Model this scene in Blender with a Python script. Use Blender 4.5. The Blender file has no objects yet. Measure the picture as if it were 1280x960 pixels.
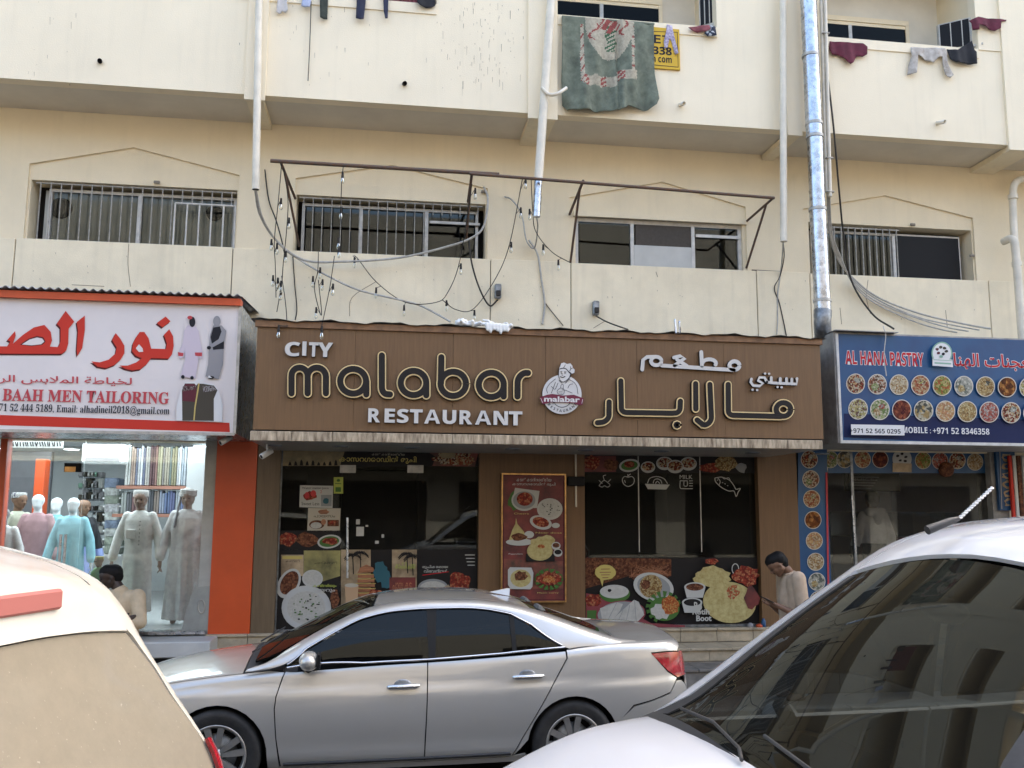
import bpy, bmesh, math, random
from mathutils import Vector, Matrix
from mathutils.geometry import delaunay_2d_cdt
random.seed(7)
sc = bpy.context.scene
COL = sc.collection
RAD = math.radians

# ------------------------------------------------------------------ camera
FPX, CAMH = 1125.0, 2.17
_p, _y, _r = RAD(7.93), RAD(7.95), RAD(.32)
_F = Vector((math.sin(_y)*math.cos(_p), math.cos(_y)*math.cos(_p), math.sin(_p)))
_rt = Vector((math.cos(_y), -math.sin(_y), 0)); _up = _rt.cross(_F)
_R2 = math.cos(_r)*_rt + math.sin(_r)*_up
_U2 = -math.sin(_r)*_rt + math.cos(_r)*_up
cd = bpy.data.cameras.new('camera'); cam = bpy.data.objects.new('camera', cd); COL.objects.link(cam)
cd.sensor_fit = 'HORIZONTAL'; cd.sensor_width = 36.0; cd.lens = 36.0*FPX/1280; cd.clip_end = 500; cd.clip_start = .05
m = Matrix((_R2, _U2, -_F)).transposed().to_4x4(); m.translation = Vector((0, 0, CAMH)); cam.matrix_world = m
sc.camera = cam

# ------------------------------------------------------------------ light
w = bpy.data.worlds.new('World'); sc.world = w; w.use_nodes = True
SUN = Vector((.60, .32, .74)).normalized()          # direction towards the sun: behind the building, to the right
sky = w.node_tree.nodes.new('ShaderNodeTexSky'); sky.sky_type = 'NISHITA'; sky.sun_disc = False
sky.sun_elevation = math.asin(SUN.z); sky.sun_rotation = math.atan2(SUN.x, SUN.y)
sky.dust_density = 5.0; sky.air_density = 1.2; sky.ozone_density = 1.0
bgn = w.node_tree.nodes['Background']; bgn.inputs[1].default_value = .13
w.node_tree.links.new(sky.outputs[0], bgn.inputs[0])
sd = bpy.data.lights.new('sun', 'SUN'); sd.energy = 4.2; sd.angle = RAD(.5); sd.color = (1, .93, .82)
so = bpy.data.objects.new('sun', sd); COL.objects.link(so)
so.rotation_euler = SUN.to_track_quat('Z', 'Y').to_euler()
sc.view_settings.view_transform = 'Standard'; sc.view_settings.look = 'None'
sc.view_settings.exposure = 2.48; sc.view_settings.gamma = 1
sc.view_settings.use_curve_mapping = False
sc.cycles.max_bounces = 7; sc.cycles.transparent_max_bounces = 10; sc.cycles.glossy_bounces = 4
sc.cycles.caustics_reflective = False; sc.cycles.caustics_refractive = False
sc.cycles.sample_clamp_indirect = 6

# ------------------------------------------------------------------ measuring
def P(px, py, Y=None, Z=None, X=None):
    """the point of the plane Y=.. (or Z=.., X=..) seen at a pixel of the 1280x960 photograph"""
    d = (px-640)*_R2 - (py-480)*_U2 + FPX*_F
    k = Y/d.y if Y is not None else ((Z-CAMH)/d.z if Z is not None else X/d.x)
    return Vector((0, 0, CAMH)) + k*d
def zf(ox, oy, s):
    return lambda x, y: (ox+x/s, oy+y/s)
def xz(px, py, Y):
    v = P(px, py, Y=Y); return (v.x, v.z)
def rect(x0, y0, x1, y1, Y):
    a = P(x0, (y0+y1)/2, Y=Y); b = P(x1, (y0+y1)/2, Y=Y); c = P((x0+x1)/2, y0, Y=Y); d = P((x0+x1)/2, y1, Y=Y)
    return a.x, b.x, d.z, c.z

# ------------------------------------------------------------------ objects
OFF = {}
def tag(o, label=None, cat=None, group=None, kind=None):
    if label: o['label'] = label
    if cat: o['category'] = cat
    if group: o['group'] = group
    if kind: o['kind'] = kind
    return o
def thing(name, loc, label=None, cat=None, group=None, kind=None, rz=0):
    o = bpy.data.objects.new(name, None); COL.objects.link(o); o.location = loc; o.rotation_euler = (0, 0, rz)
    o.empty_display_size = .1
    OFF[o] = Vector(loc) if rz == 0 else None
    return tag(o, label, cat, group, kind)
def link_mesh(name, me, parent=None, local=False):
    o = bpy.data.objects.new(name, me); COL.objects.link(o)
    if parent is not None:
        o.parent = parent
        base = OFF.get(parent)
        if not local and base is not None: o.location = -base
        OFF[o] = Vector((0, 0, 0)) if not local else None
        if not local: OFF[o] = Vector((0, 0, 0))
    else:
        OFF[o] = Vector((0, 0, 0))
    return o
def copy_tree(o, parent=None):
    c = o.copy(); COL.objects.link(c)
    if parent is not None: c.parent = parent
    for ch in list(o.children): copy_tree(ch, c)
    return c

def inside(p, poly):
    x, y = p; r = False; n = len(poly); j = n-1
    for i in range(n):
        xi, yi = poly[i]; xj, yj = poly[j]
        if (yi > y) != (yj > y) and x < (xj-xi)*(y-yi)/(yj-yi)+xi: r = not r
        j = i
    return r
def area(poly):
    return sum(poly[i-1][0]*poly[i][1]-poly[i][0]*poly[i-1][1] for i in range(len(poly)))/2
def cdt(outer, holes=(), step=None):
    """triangles filling outer minus holes, optionally with a grid of inner points"""
    vs = []; es = []
    for lp in [outer]+list(holes):
        b = len(vs); vs += [Vector(p) for p in lp]; n = len(lp)
        es += [(b+i, b+(i+1) % n) for i in range(n)]
    if step:
        sx, sy = step if isinstance(step, tuple) else (step, step)
        x0 = min(p[0] for p in outer); x1 = max(p[0] for p in outer); y0 = min(p[1] for p in outer); y1 = max(p[1] for p in outer)
        nx = int((x1-x0)/sx)+1; ny = int((y1-y0)/sy)+1
        for i in range(1, nx+1):
            for j in range(1, ny+1):
                q = (x0+i*sx+(.31 if j % 2 else 0)*sx, y0+j*sy)
                if not inside(q, outer) or any(inside(q, h) for h in holes): continue
                vs.append(Vector(q))
    V, E, Fc, _, _, _ = delaunay_2d_cdt(vs, es, [], 0, 1e-6)
    out = []
    for f in Fc:
        cx = sum(V[i].x for i in f)/len(f); cy = sum(V[i].y for i in f)/len(f)
        if inside((cx, cy), outer) and not any(inside((cx, cy), h) for h in holes):
            if area([tuple(V[i]) for i in f]) < 0: f = list(f)[::-1]
            out.append(list(f))
    return [tuple(v) for v in V], out

class MB:
    def __init__(s): s.v = []; s.f = []; s.m = []; s.sm = []; s.cur = 0; s.smooth = False
    def add(s, vs, fs, mi=None, smooth=None):
        b = len(s.v); s.v += [tuple(v) for v in vs]
        mi = s.cur if mi is None else mi; sm = s.smooth if smooth is None else smooth
        for f in fs: s.f.append([b+i for i in f]); s.m.append(mi); s.sm.append(sm)
        return s
    def box(s, x0, x1, y0, y1, z0, z1, mi=None):
        v = [(x, y, z) for x in (x0, x1) for y in (y0, y1) for z in (z0, z1)]
        return s.add(v, [(0, 1, 3, 2), (4, 6, 7, 5), (0, 4, 5, 1), (2, 3, 7, 6), (0, 2, 6, 4), (1, 5, 7, 3)], mi, False)
    def bbox(s, x0, x1, y0, y1, z0, z1, b=.01, mi=None):
        """box with bevelled edges"""
        vs = []; idx = {}
        bm = bmesh.new(); bmesh.ops.create_cube(bm, size=1)
        for v in bm.verts: v.co = Vector(((x0+x1)/2+v.co.x*(x1-x0), (y0+y1)/2+v.co.y*(y1-y0), (z0+z1)/2+v.co.z*(z1-z0)))
        bmesh.ops.bevel(bm, geom=list(bm.edges), offset=b, segments=1, affect='EDGES', profile=.5)
        bm.verts.index_update()
        s.add([v.co[:] for v in bm.verts], [[v.index for v in f.verts] for f in bm.faces], mi, False); bm.free(); return s
    def prism(s, outer, y0, y1, holes=(), mi=None, side=None, back=True):
        """polygon in (x,z), front face at y0 (towards the street), back at y1"""
        if area(outer) < 0: outer = outer[::-1]
        V, Fs = cdt(outer, holes)
        s.add([(x, y0, z) for x, z in V], Fs, mi, False)
        if y1 is None: return s
        if back: s.add([(x, y1, z) for x, z in V], [f[::-1] for f in Fs], side if side is not None else mi, False)
        for lp, sg in [(outer, 1)]+[(h if area(h) > 0 else h[::-1], -1) for h in holes]:
            n = len(lp)
            vs = [(x, y0, z) for x, z in lp]+[(x, y1, z) for x, z in lp]
            fs = [((i, n+i, n+(i+1) % n, (i+1) % n) if sg > 0 else (i, (i+1) % n, n+(i+1) % n, n+i)) for i in range(n)]
            s.add(vs, fs, side if side is not None else mi, False)
        return s
    def tube(s, pts, r, n=8, mi=None, cap=True, smooth=True):
        pts = [Vector(p) for p in pts]; k = len(pts); rs = r if isinstance(r, (list, tuple)) else [r]*k
        vs = []; up = None
        for i, p in enumerate(pts):
            t = (pts[min(i+1, k-1)]-pts[max(i-1, 0)])
            t = t.normalized() if t.length > 1e-9 else Vector((0, 0, 1))
            if up is None: up = t.orthogonal().normalized()
            else:
                up = up-t*up.dot(t); up = up.normalized() if up.length > 1e-6 else t.orthogonal().normalized()
            b = t.cross(up)
            for j in range(n):
                a = 2*math.pi*j/n; vs.append(p+rs[i]*(math.cos(a)*up+math.sin(a)*b))
        fs = [(i*n+j, i*n+(j+1) % n, (i+1)*n+(j+1) % n, (i+1)*n+j) for i in range(k-1) for j in range(n)]
        s.add(vs, fs, mi, smooth)
        if cap:
            s.add(vs[:n], [list(range(n))[::-1]], mi, False); s.add(vs[-n:], [list(range(n))], mi, False)
        return s
    def lathe(s, prof, c, axis='z', n=24, mi=None, smooth=True, rot=None):
        """prof: (radius, height) pairs; axis direction"""
        ax = {'z': Vector((0, 0, 1)), 'y': Vector((0, 1, 0)), 'x': Vector((1, 0, 0))}[axis] if isinstance(axis, str) else Vector(axis).normalized()
        u = ax.orthogonal().normalized(); v = ax.cross(u); c = Vector(c); vs = []
        for r, h in prof:
            for j in range(n):
                a = 2*math.pi*j/n; vs.append(c+ax*h+r*(math.cos(a)*u+math.sin(a)*v))
        fs = [(i*n+j, i*n+(j+1) % n, (i+1)*n+(j+1) % n, (i+1)*n+j) for i in range(len(prof)-1) for j in range(n)]
        return s.add(vs, fs, mi, smooth)
    def sphere(s, c, r, n=10, mi=None, sz=(1, 1, 1)):
        pr = [(max(1e-4, math.sin(math.pi*i/n)), -math.cos(math.pi*i/n)) for i in range(n+1)]
        b = len(s.v); s.lathe(pr, (0, 0, 0), 'z', n=int(n*1.6), mi=mi)
        for i in range(b, len(s.v)):
            x, y, z = s.v[i]; s.v[i] = (c[0]+x*r*sz[0], c[1]+y*r*sz[1], c[2]+z*r*sz[2])
        return s
    def build(s, name, mats, parent=None, local=False):
        me = bpy.data.meshes.new(name); me.from_pydata(s.v, [], s.f)
        if not isinstance(mats, (list, tuple)): mats = [mats]
        for mt in mats: me.materials.append(mt)
        me.polygons.foreach_set('material_index', [min(i, len(mats)-1) for i in s.m])
        me.polygons.foreach_set('use_smooth', s.sm)
        me.update()
        return link_mesh(name, me, parent, local)

def smooth_path(pts, sub=6):
    """Catmull-Rom through the points"""
    pts = [Vector(p) for p in pts]
    if len(pts) < 3: return pts
    q = [pts[0]*2-pts[1]]+pts+[pts[-1]*2-pts[-2]]; out = []
    for i in range(1, len(q)-2):
        a, b, c, d = q[i-1:i+3]
        for k in range(sub):
            t = k/sub
            out.append(.5*((2*b)+(c-a)*t+(2*a-5*b+4*c-d)*t*t+(3*b-a-3*c+d)*t**3))
    out.append(pts[-1]); return out

# ------------------------------------------------------------------ materials
def nt(name):
    m_ = bpy.data.materials.new(name); m_.use_nodes = True; return m_, m_.node_tree.nodes, m_.node_tree.links, m_.node_tree.nodes['Principled BSDF']
def c4(c): return (c[0], c[1], c[2], 1)
def M(name, col, rough=.6, metal=0, var=.12, scale=4, bump=0, bscale=80, streak=0, coat=0, spec=.5, stretch=None, col2=None, rvar=0):
    m_, N, L, b = nt(name)
    b.inputs['Roughness'].default_value = rough; b.inputs['Metallic'].default_value = metal
    b.inputs['Specular IOR Level'].default_value = spec
    if coat: b.inputs['Coat Weight'].default_value = coat; b.inputs['Coat Roughness'].default_value = .04
    g = N.new('ShaderNodeNewGeometry'); vec = g.outputs['Position']
    if stretch:
        mp = N.new('ShaderNodeMapping'); mp.inputs['Scale'].default_value = stretch; L.new(vec, mp.inputs[0]); vec = mp.outputs[0]
    n = N.new('ShaderNodeTexNoise'); n.inputs['Scale'].default_value = scale; n.inputs['Detail'].default_value = 6; n.inputs['Roughness'].default_value = .62
    L.new(vec, n.inputs['Vector'])
    mx = N.new('ShaderNodeMix'); mx.data_type = 'RGBA'
    d = col2 if col2 else tuple(c*(1-var*2.2) for c in col)
    h = tuple(min(1, c*(1+var*.6)) for c in col)
    mr = N.new('ShaderNodeMapRange'); mr.inputs[1].default_value = .3; mr.inputs[2].default_value = .7; L.new(n.outputs[0], mr.inputs[0])
    mx.inputs[6].default_value = c4(d); mx.inputs[7].default_value = c4(h); L.new(mr.outputs[0], mx.inputs[0])
    out = mx.outputs[2]
    if streak:
        mp = N.new('ShaderNodeMapping'); mp.inputs['Scale'].default_value = (5, 5, .35); L.new(g.outputs['Position'], mp.inputs[0])
        n2 = N.new('ShaderNodeTexNoise'); n2.inputs['Scale'].default_value = 2.2; n2.inputs['Detail'].default_value = 8; L.new(mp.outputs[0], n2.inputs['Vector'])
        r2 = N.new('ShaderNodeMapRange'); r2.inputs[1].default_value = .52; r2.inputs[2].default_value = .8; r2.inputs[3].default_value = 1; r2.inputs[4].default_value = 1-streak
        L.new(n2.outputs[0], r2.inputs[0])
        m2 = N.new('ShaderNodeVectorMath'); m2.operation = 'SCALE'; L.new(out, m2.inputs[0]); L.new(r2.outputs[0], m2.inputs['Scale']); out = m2.outputs[0]
    L.new(out, b.inputs['Base Color'])
    if rvar:
        r3 = N.new('ShaderNodeMapRange'); r3.inputs[3].default_value = rough-rvar; r3.inputs[4].default_value = rough+rvar; L.new(n.outputs[0], r3.inputs[0]); L.new(r3.outputs[0], b.inputs['Roughness'])
    if bump:
        n3 = N.new('ShaderNodeTexNoise'); n3.inputs['Scale'].default_value = bscale; n3.inputs['Detail'].default_value = 5; L.new(g.outputs['Position'], n3.inputs['Vector'])
        bp = N.new('ShaderNodeBump'); bp.inputs['Strength'].default_value = bump; bp.inputs['Distance'].default_value = .01
        L.new(n3.outputs[0], bp.inputs['Height']); L.new(bp.outputs[0], b.inputs['Normal'])
    return m_
def flat(name, col, rough=.45, spec=.15):
    m_, N, L, b = nt(name); b.inputs['Base Color'].default_value = c4(col); b.inputs['Roughness'].default_value = rough
    b.inputs['Specular IOR Level'].default_value = spec; return m_
def glass(name, tint=(.9, .95, .95), minr=.05, rough=.0, dirt=0, ior=1.5, gc=.95):
    m_, N, L, b = nt(name); N.remove(b); out = N['Material Output']
    tr = N.new('ShaderNodeBsdfTransparent'); tr.inputs[0].default_value = c4(tint)
    gl = N.new('ShaderNodeBsdfGlossy'); gl.inputs['Roughness'].default_value = rough; gl.inputs['Color'].default_value = (gc*.94, gc, gc*.98, 1)
    fr = N.new('ShaderNodeFresnel'); fr.inputs[0].default_value = ior
    mr = N.new('ShaderNodeMapRange'); mr.inputs[3].default_value = minr; mr.inputs[4].default_value = 1; L.new(fr.outputs[0], mr.inputs[0])
    mx = N.new('ShaderNodeMixShader'); L.new(mr.outputs[0], mx.inputs[0]); L.new(tr.outputs[0], mx.inputs[1]); L.new(gl.outputs[0], mx.inputs[2])
    res = mx.outputs[0]
    if dirt:
        df = N.new('ShaderNodeBsdfDiffuse'); df.inputs[0].default_value = (.46, .40, .30, 1)
        g = N.new('ShaderNodeNewGeometry'); n = N.new('ShaderNodeTexNoise'); n.inputs['Scale'].default_value = 9; n.inputs['Detail'].default_value = 10; n.inputs['Roughness'].default_value = .78
        L.new(g.outputs['Position'], n.inputs['Vector'])
        r2 = N.new('ShaderNodeMapRange'); r2.inputs[1].default_value = .3; r2.inputs[2].default_value = .75; r2.inputs[3].default_value = dirt*.9; r2.inputs[4].default_value = min(1, dirt*1.08); L.new(n.outputs[0], r2.inputs[0])
        if dirt > .3:      # specks of dried splashes in the dust
            n4 = N.new('ShaderNodeTexNoise'); n4.inputs['Scale'].default_value = 75; n4.inputs['Detail'].default_value = 3; L.new(g.outputs['Position'], n4.inputs['Vector'])
            r4 = N.new('ShaderNodeMapRange'); r4.inputs[1].default_value = .68; r4.inputs[2].default_value = .80; L.new(n4.outputs[0], r4.inputs[0])
            c_ = N.new('ShaderNodeMix'); c_.data_type = 'RGBA'; c_.inputs[6].default_value = (.46, .40, .30, 1); c_.inputs[7].default_value = (.74, .68, .56, 1); L.new(r4.outputs[0], c_.inputs[0]); L.new(c_.outputs[2], df.inputs[0])
        m2 = N.new('ShaderNodeMixShader'); L.new(r2.outputs[0], m2.inputs[0]); L.new(res, m2.inputs[1]); L.new(df.outputs[0], m2.inputs[2]); res = m2.outputs[0]
    L.new(res, out.inputs[0]); return m_
def food(name, cols, scale=55, rough=.5):
    """speckled print: small cells of a few colours"""
    m_, N, L, b = nt(name); b.inputs['Roughness'].default_value = rough; b.inputs['Specular IOR Level'].default_value = .12
    g = N.new('ShaderNodeNewGeometry'); v = N.new('ShaderNodeTexVoronoi'); v.inputs['Scale'].default_value = scale
    n = N.new('ShaderNodeTexNoise'); n.inputs['Scale'].default_value = scale*.5; n.inputs['Detail'].default_value = 4
    L.new(g.outputs['Position'], n.inputs['Vector'])
    ad = N.new('ShaderNodeVectorMath'); ad.operation = 'MULTIPLY_ADD'; ad.inputs[1].default_value = (.03, .03, .03); L.new(n.outputs['Color'], ad.inputs[0]); L.new(g.outputs['Position'], ad.inputs[2])
    L.new(ad.outputs[0], v.inputs['Vector'])
    sp = N.new('ShaderNodeSeparateColor'); L.new(v.outputs['Color'], sp.inputs[0])
    r = N.new('ShaderNodeValToRGB'); el = r.color_ramp.elements; k = len(cols)
    while len(el) < k: el.new(.5)
    for i, c in enumerate(cols): el[i].position = i/k; el[i].color = c4(c)
    r.color_ramp.interpolation = 'CONSTANT' if k > 2 else 'LINEAR'
    L.new(sp.outputs[0], r.inputs[0])
    mx = N.new('ShaderNodeMix'); mx.data_type = 'RGBA'; mx.blend_type = 'MULTIPLY'; mx.inputs[0].default_value = .7
    mr = N.new('ShaderNodeMapRange'); mr.inputs[2].default_value = scale and .5; mr.inputs[3].default_value = 1.15; mr.inputs[4].default_value = .35
    mr.inputs[1].default_value = .0; L.new(v.outputs['Distance'], mr.inputs[0]); L.new(r.outputs[0], mx.inputs[6]); L.new(mr.outputs[0], mx.inputs[7])
    L.new(mx.outputs[2], b.inputs['Base Color']); return m_
def emit(name, col, st):
    m_, N, L, b = nt(name); b.inputs['Base Color'].default_value = c4(col); b.inputs['Emission Color'].default_value = c4(col); b.inputs['Emission Strength'].default_value = st; return m_

# ------------------------------------------------------------------ lettering
_forms = None
def shape_arabic(s):
    """joined forms in visual order"""
    import unicodedata
    global _forms
    if _forms is None:
        _forms = {}
        for cp in range(0xFE70, 0xFEFD):
            d = unicodedata.decomposition(chr(cp)).split()
            if len(d) == 2 and d[0][0] == '<': _forms[(chr(int(d[1], 16)), d[0])] = chr(cp)
            if len(d) == 3 and int(d[1], 16) == 0x644: _forms[('\u0644'+chr(int(d[2], 16)), d[0])] = chr(cp)
    F = _forms; out = []; i = 0; prev = False
    while i < len(s):
        ch = s[i]
        if s[i:i+2] == '\u0644\u0627':
            out.append(F[(s[i:i+2], '<final>' if prev else '<isolated>')]); prev = False; i += 2; continue
        if (ch, '<isolated>') not in F: out.append(ch); prev = False; i += 1; continue
        nx = s[i+1] if i+1 < len(s) else ' '
        nj = (nx, '<final>') in F and (ch, '<initial>') in F
        k = '<medial>' if prev and nj else '<final>' if prev else '<initial>' if nj else '<isolated>'
        out.append(F.get((ch, k)) or F[(ch, '<isolated>')]); prev = nj; i += 1
    return ''.join(reversed(out))
def boldsans(s):
    return ''.join(chr(0x1D5D4+ord(c)-65) if 'A' <= c <= 'Z' else chr(0x1D5EE+ord(c)-97) if 'a' <= c <= 'z' else chr(0x1D7EC+ord(c)-48) if c.isdigit() else c for c in s)
def boldserif(s):
    return ''.join(chr(0x1D400+ord(c)-65) if 'A' <= c <= 'Z' else chr(0x1D41A+ord(c)-97) if 'a' <= c <= 'z' else chr(0x1D7CE+ord(c)-48) if c.isdigit() else c for c in s)
def glyphs(s, depth=0, off=0.0, res=3, space=1.0):
    c = bpy.data.curves.new('t', 'FONT'); c.body = s; c.size = 1; c.extrude = depth; c.offset = off; c.resolution_u = res; c.space_character = space
    o = bpy.data.objects.new('t', c); COL.objects.link(o)
    dg = bpy.context.evaluated_depsgraph_get(); dg.update()
    me = bpy.data.meshes.new_from_object(o.evaluated_get(dg))
    vs = [tuple(v.co) for v in me.vertices]; fs = [list(p.vertices) for p in me.polygons]
    bpy.data.objects.remove(o); bpy.data.curves.remove(c); bpy.data.meshes.remove(me)
    return vs, fs
def text(mb, s, xl, yb, xr, hpx, Y, mi=0, depth=0, off=0.0, z=None, space=1.0):
    """write s on mb: pixel of its left end and base line, pixel of its right end, height in pixels, on plane Y"""
    vs, fs = glyphs(s, 0 if not depth else 1, off, 3, space)
    if not vs: return
    a = P(xl, yb, Y=Y); b = P(xr, yb, Y=Y); t = P(xl, yb-hpx, Y=Y)
    x0 = min(v[0] for v in vs); x1 = max(v[0] for v in vs); y0 = min(v[1] for v in vs); y1 = max(v[1] for v in vs)
    sx = (b.x-a.x)/(x1-x0); sz = (t.z-a.z)/(y1-y0)
    if depth:
        nv = [(a.x+(v[0]-x0)*sx, Y-v[2]*depth/2, a.z+(v[1]-y0)*sz) for v in vs]
    else:
        nv = [(a.x+(v[0]-x0)*sx, Y, a.z+(v[1]-y0)*sz) for v in vs]
    mb.add(nv, fs, mi, False)
def arc(cx, cy, rx, ry, a0, a1, n=16):
    return [(cx+rx*math.cos(RAD(a0+(a1-a0)*i/n)), cy-ry*math.sin(RAD(a0+(a1-a0)*i/n))) for i in range(n+1)]
def ribbon(path, r, n=10):
    """outline of a round-capped stroke as quads: returns verts, faces in the path's own plane"""
    pts = [Vector(p) for p in path]; k = len(pts); vs = []; fs = []
    for i, p in enumerate(pts):
        t = (pts[min(i+1, k-1)]-pts[max(i-1, 0)]).normalized(); nn = Vector((-t.y, t.x))
        vs += [p+nn*r, p-nn*r]
    for i in range(k-1): fs.append((2*i, 2*i+1, 2*i+3, 2*i+2))
    for e, d in ((0, pts[0]-pts[1]), (k-1, pts[-1]-pts[-2])):
        d = d.normalized(); a0 = math.atan2(d.y, d.x); b = len(vs)
        vs += [pts[e]+r*Vector((math.cos(a0+math.pi*(j/n-.5)), math.sin(a0+math.pi*(j/n-.5)))) for j in range(n+1)]
        fs.append(tuple(range(b, b+n+1)))
    return vs, fs
class Print:
    """flat print: shapes laid one over another, each a hair nearer to the street"""
    def __init__(s, Y, step=.0006): s.mb = MB(); s.Y = Y; s.k = 0; s.step = step; s.mats = []
    def mi(s, mt):
        if mt not in s.mats: s.mats.append(mt)
        return s.mats.index(mt)
    def y(s): s.k += 1; return s.Y-s.k*s.step
    def poly(s, pts, mt):
        """pts in pixels"""
        q = [xz(x, y, s.Y) for x, y in pts]; Yc = s.y()
        if area(q) < 0: q = q[::-1]
        V, Fs = cdt(q); s.mb.add([(x, Yc, z) for x, z in V], Fs, s.mi(mt))
    def rect(s, x0, y0, x1, y1, mt):
        a, b, c, d = rect(x0, y0, x1, y1, s.Y); Yc = s.y()
        s.mb.add([(a, Yc, c), (b, Yc, c), (b, Yc, d), (a, Yc, d)], [(0, 1, 2, 3)], s.mi(mt))
    def ell(s, cx, cy, rx, ry, mt, n=28, rot=0):
        c, q = math.cos(RAD(rot)), math.sin(RAD(rot))
        pts = []
        for i in range(n):
            a = 2*math.pi*i/n; u, v = rx*math.cos(a), ry*math.sin(a); pts.append((cx+u*c-v*q, cy+u*q+v*c))
        s.poly(pts, mt)
    def blob(s, cx, cy, rx, ry, mt, n=22, j=.18):
        pts = []
        for i in range(n):
            a = 2*math.pi*i/n; k = 1+random.uniform(-j, j); pts.append((cx+rx*k*math.cos(a), cy+ry*k*math.sin(a)))
        s.poly(pts, mt)
    def line(s, pts, r, mt):
        """stroke of half width r pixels"""
        vs, fs = ribbon(pts, r, 4); Yc = s.y()
        s.mb.add([(lambda q: (q[0], Yc, q[1]))(xz(v[0], v[1], s.Y)) for v in vs], [f[::-1] for f in fs], s.mi(mt))
    def text(s, t, xl, yb, xr, h, mt, off=0.0, space=1.0):
        Yk = s.y(); text(s.mb, t, xl, yb, xr, h, Yk, s.mi(mt), 0, off, space=space)
    def build(s, name, parent): return s.mb.build(name, s.mats, parent)

# ------------------------------------------------------------------ soft bodies (people, mannequins, clothes)
def blob_mesh(name, parts, voxel, mats, parent, smooth=4, xf=None):
    """one continuous surface grown round capsule chains and ellipsoids; parts: ('c',[(x,y,z,r)..]) or ('e',(x,y,z),(rx,ry,rz))"""
    mb = MB()
    for p in parts:
        if p[0] == 'c':
            pts = p[1]
            for i in range(len(pts)):
                mb.sphere(pts[i][:3], pts[i][3], 8)
                if i: mb.tube([pts[i-1][:3], pts[i][:3]], [pts[i-1][3], pts[i][3]], 12)
        elif p[0] == 'e': mb.sphere(p[1], 1, 14, sz=p[2])
        elif p[0] == 'l':      # loft of (x,y,z,rx,ry[,fold amplitude, fold count])
            n = 40; vs = []
            for q in p[1]:
                fa = q[5] if len(q) > 5 else 0; fn = q[6] if len(q) > 6 else 9
                for j in range(n):
                    a = 2*math.pi*j/n; k = 1+fa*math.sin(fn*a+q[2]*1.5)+fa*.5*math.sin((fn+4)*a+1)
                    vs.append((q[0]+q[3]*k*math.cos(a), q[1]+q[4]*k*math.sin(a), q[2]))
            L_ = len(p[1]); mb.add(vs, [(i*n+j, i*n+(j+1) % n, (i+1)*n+(j+1) % n, (i+1)*n+j) for i in range(L_-1) for j in range(n)]+[list(range(n))[::-1], list(range((L_-1)*n, L_*n))])
    me = bpy.data.meshes.new(name); me.from_pydata(mb.v, [], mb.f)
    bm = bmesh.new(); bm.from_mesh(me); bmesh.ops.recalc_face_normals(bm, faces=bm.faces); bm.to_mesh(me); bm.free()
    o = bpy.data.objects.new('tmp', me); COL.objects.link(o)
    rm = o.modifiers.new('r', 'REMESH'); rm.mode = 'VOXEL'; rm.voxel_size = voxel; rm.use_smooth_shade = True
    if smooth:
        sm = o.modifiers.new('s', 'SMOOTH'); sm.iterations = smooth; sm.factor = .5
    dg = bpy.context.evaluated_depsgraph_get(); dg.update()
    me2 = bpy.data.meshes.new_from_object(o.evaluated_get(dg)); bpy.data.objects.remove(o); bpy.data.meshes.remove(me)
    if xf: me2.transform(xf)
    me2.name = name; me2.materials.clear()
    for mt in (mats if isinstance(mats, (list, tuple)) else [mats]): me2.materials.append(mt)
    for pl in me2.polygons: pl.use_smooth = True; pl.material_index = 0
    return link_mesh(name, me2, parent)
# ------------------------------------------------------------------ palette
m_wall = M('stucco_cream', (.84, .725, .52), .85, var=.04, scale=1.3, bump=.25, bscale=90, streak=.05)
m_band = M('stucco_pale', (.87, .765, .56), .85, var=.05, scale=2.6, bump=.2, bscale=90, streak=.10)
m_para = M('stucco_white', (.89, .785, .59), .85, var=.03, scale=.9, bump=.2, bscale=70, streak=.05)
m_soff = M('soffit_paint', (.74, .68, .57), .9, var=.05, scale=2, bump=.1)
m_joint = flat('joint_grey', (.25, .22, .18), .9)
m_road = M('asphalt', (.055, .053, .05), .9, var=.25, scale=3, bump=.6, bscale=160)
m_pave = M('paving_grey', (.33, .31, .28), .8, var=.15, scale=3, bump=.3)
m_kerb = M('kerb_concrete', (.45, .43, .39), .8, var=.15, scale=5, bump=.4)
m_tile = M('beige_stone_tile', (.50, .42, .30), .45, var=.16, scale=7, bump=.08)
m_tileg = M('grey_stone_tile', (.22, .20, .175), .6, var=.2, scale=9, bump=.2)
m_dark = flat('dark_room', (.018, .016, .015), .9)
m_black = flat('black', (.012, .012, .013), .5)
m_alu = M('aluminium_frame', (.50, .48, .44), .45, .35, var=.15, scale=12)
m_aluw = M('white_frame', (.66, .64, .60), .5, 0, var=.12, scale=9)
m_bar = M('grille_bar_paint', (.40, .38, .34), .55, .1, var=.2, scale=20)
m_rust = M('rusty_steel', (.085, .075, .07), .7, .4, var=.3, scale=25, col2=(.16, .08, .04))
m_pvc = M('white_pvc', (.76, .70, .58), .5, var=.08, scale=6)
m_duct = M('galvanised_steel', (.60, .63, .68), .28, .95, var=.22, scale=14, rvar=.12)
m_ductd = M('dull_galvanised', (.30, .32, .34), .45, .8, var=.25, scale=14)
m_wood = M('woodgrain_cladding', (.175, .092, .037), .5, var=.10, scale=3.2, stretch=(14, 14, .7), bump=.05)
m_woodd = M('dark_wood_cladding', (.15, .09, .05), .5, var=.17, scale=3.2, stretch=(14, 14, .7))
m_olive = M('olive_cladding', (.16, .108, .06), .5, var=.12, scale=4, stretch=(10, 10, .8))
m_trimw = M('wood_trim_edge', (.25, .13, .06), .6, var=.2, scale=10)
m_orange = M('orange_panel', (.62, .085, .018), .4, var=.05, scale=3)
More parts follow.
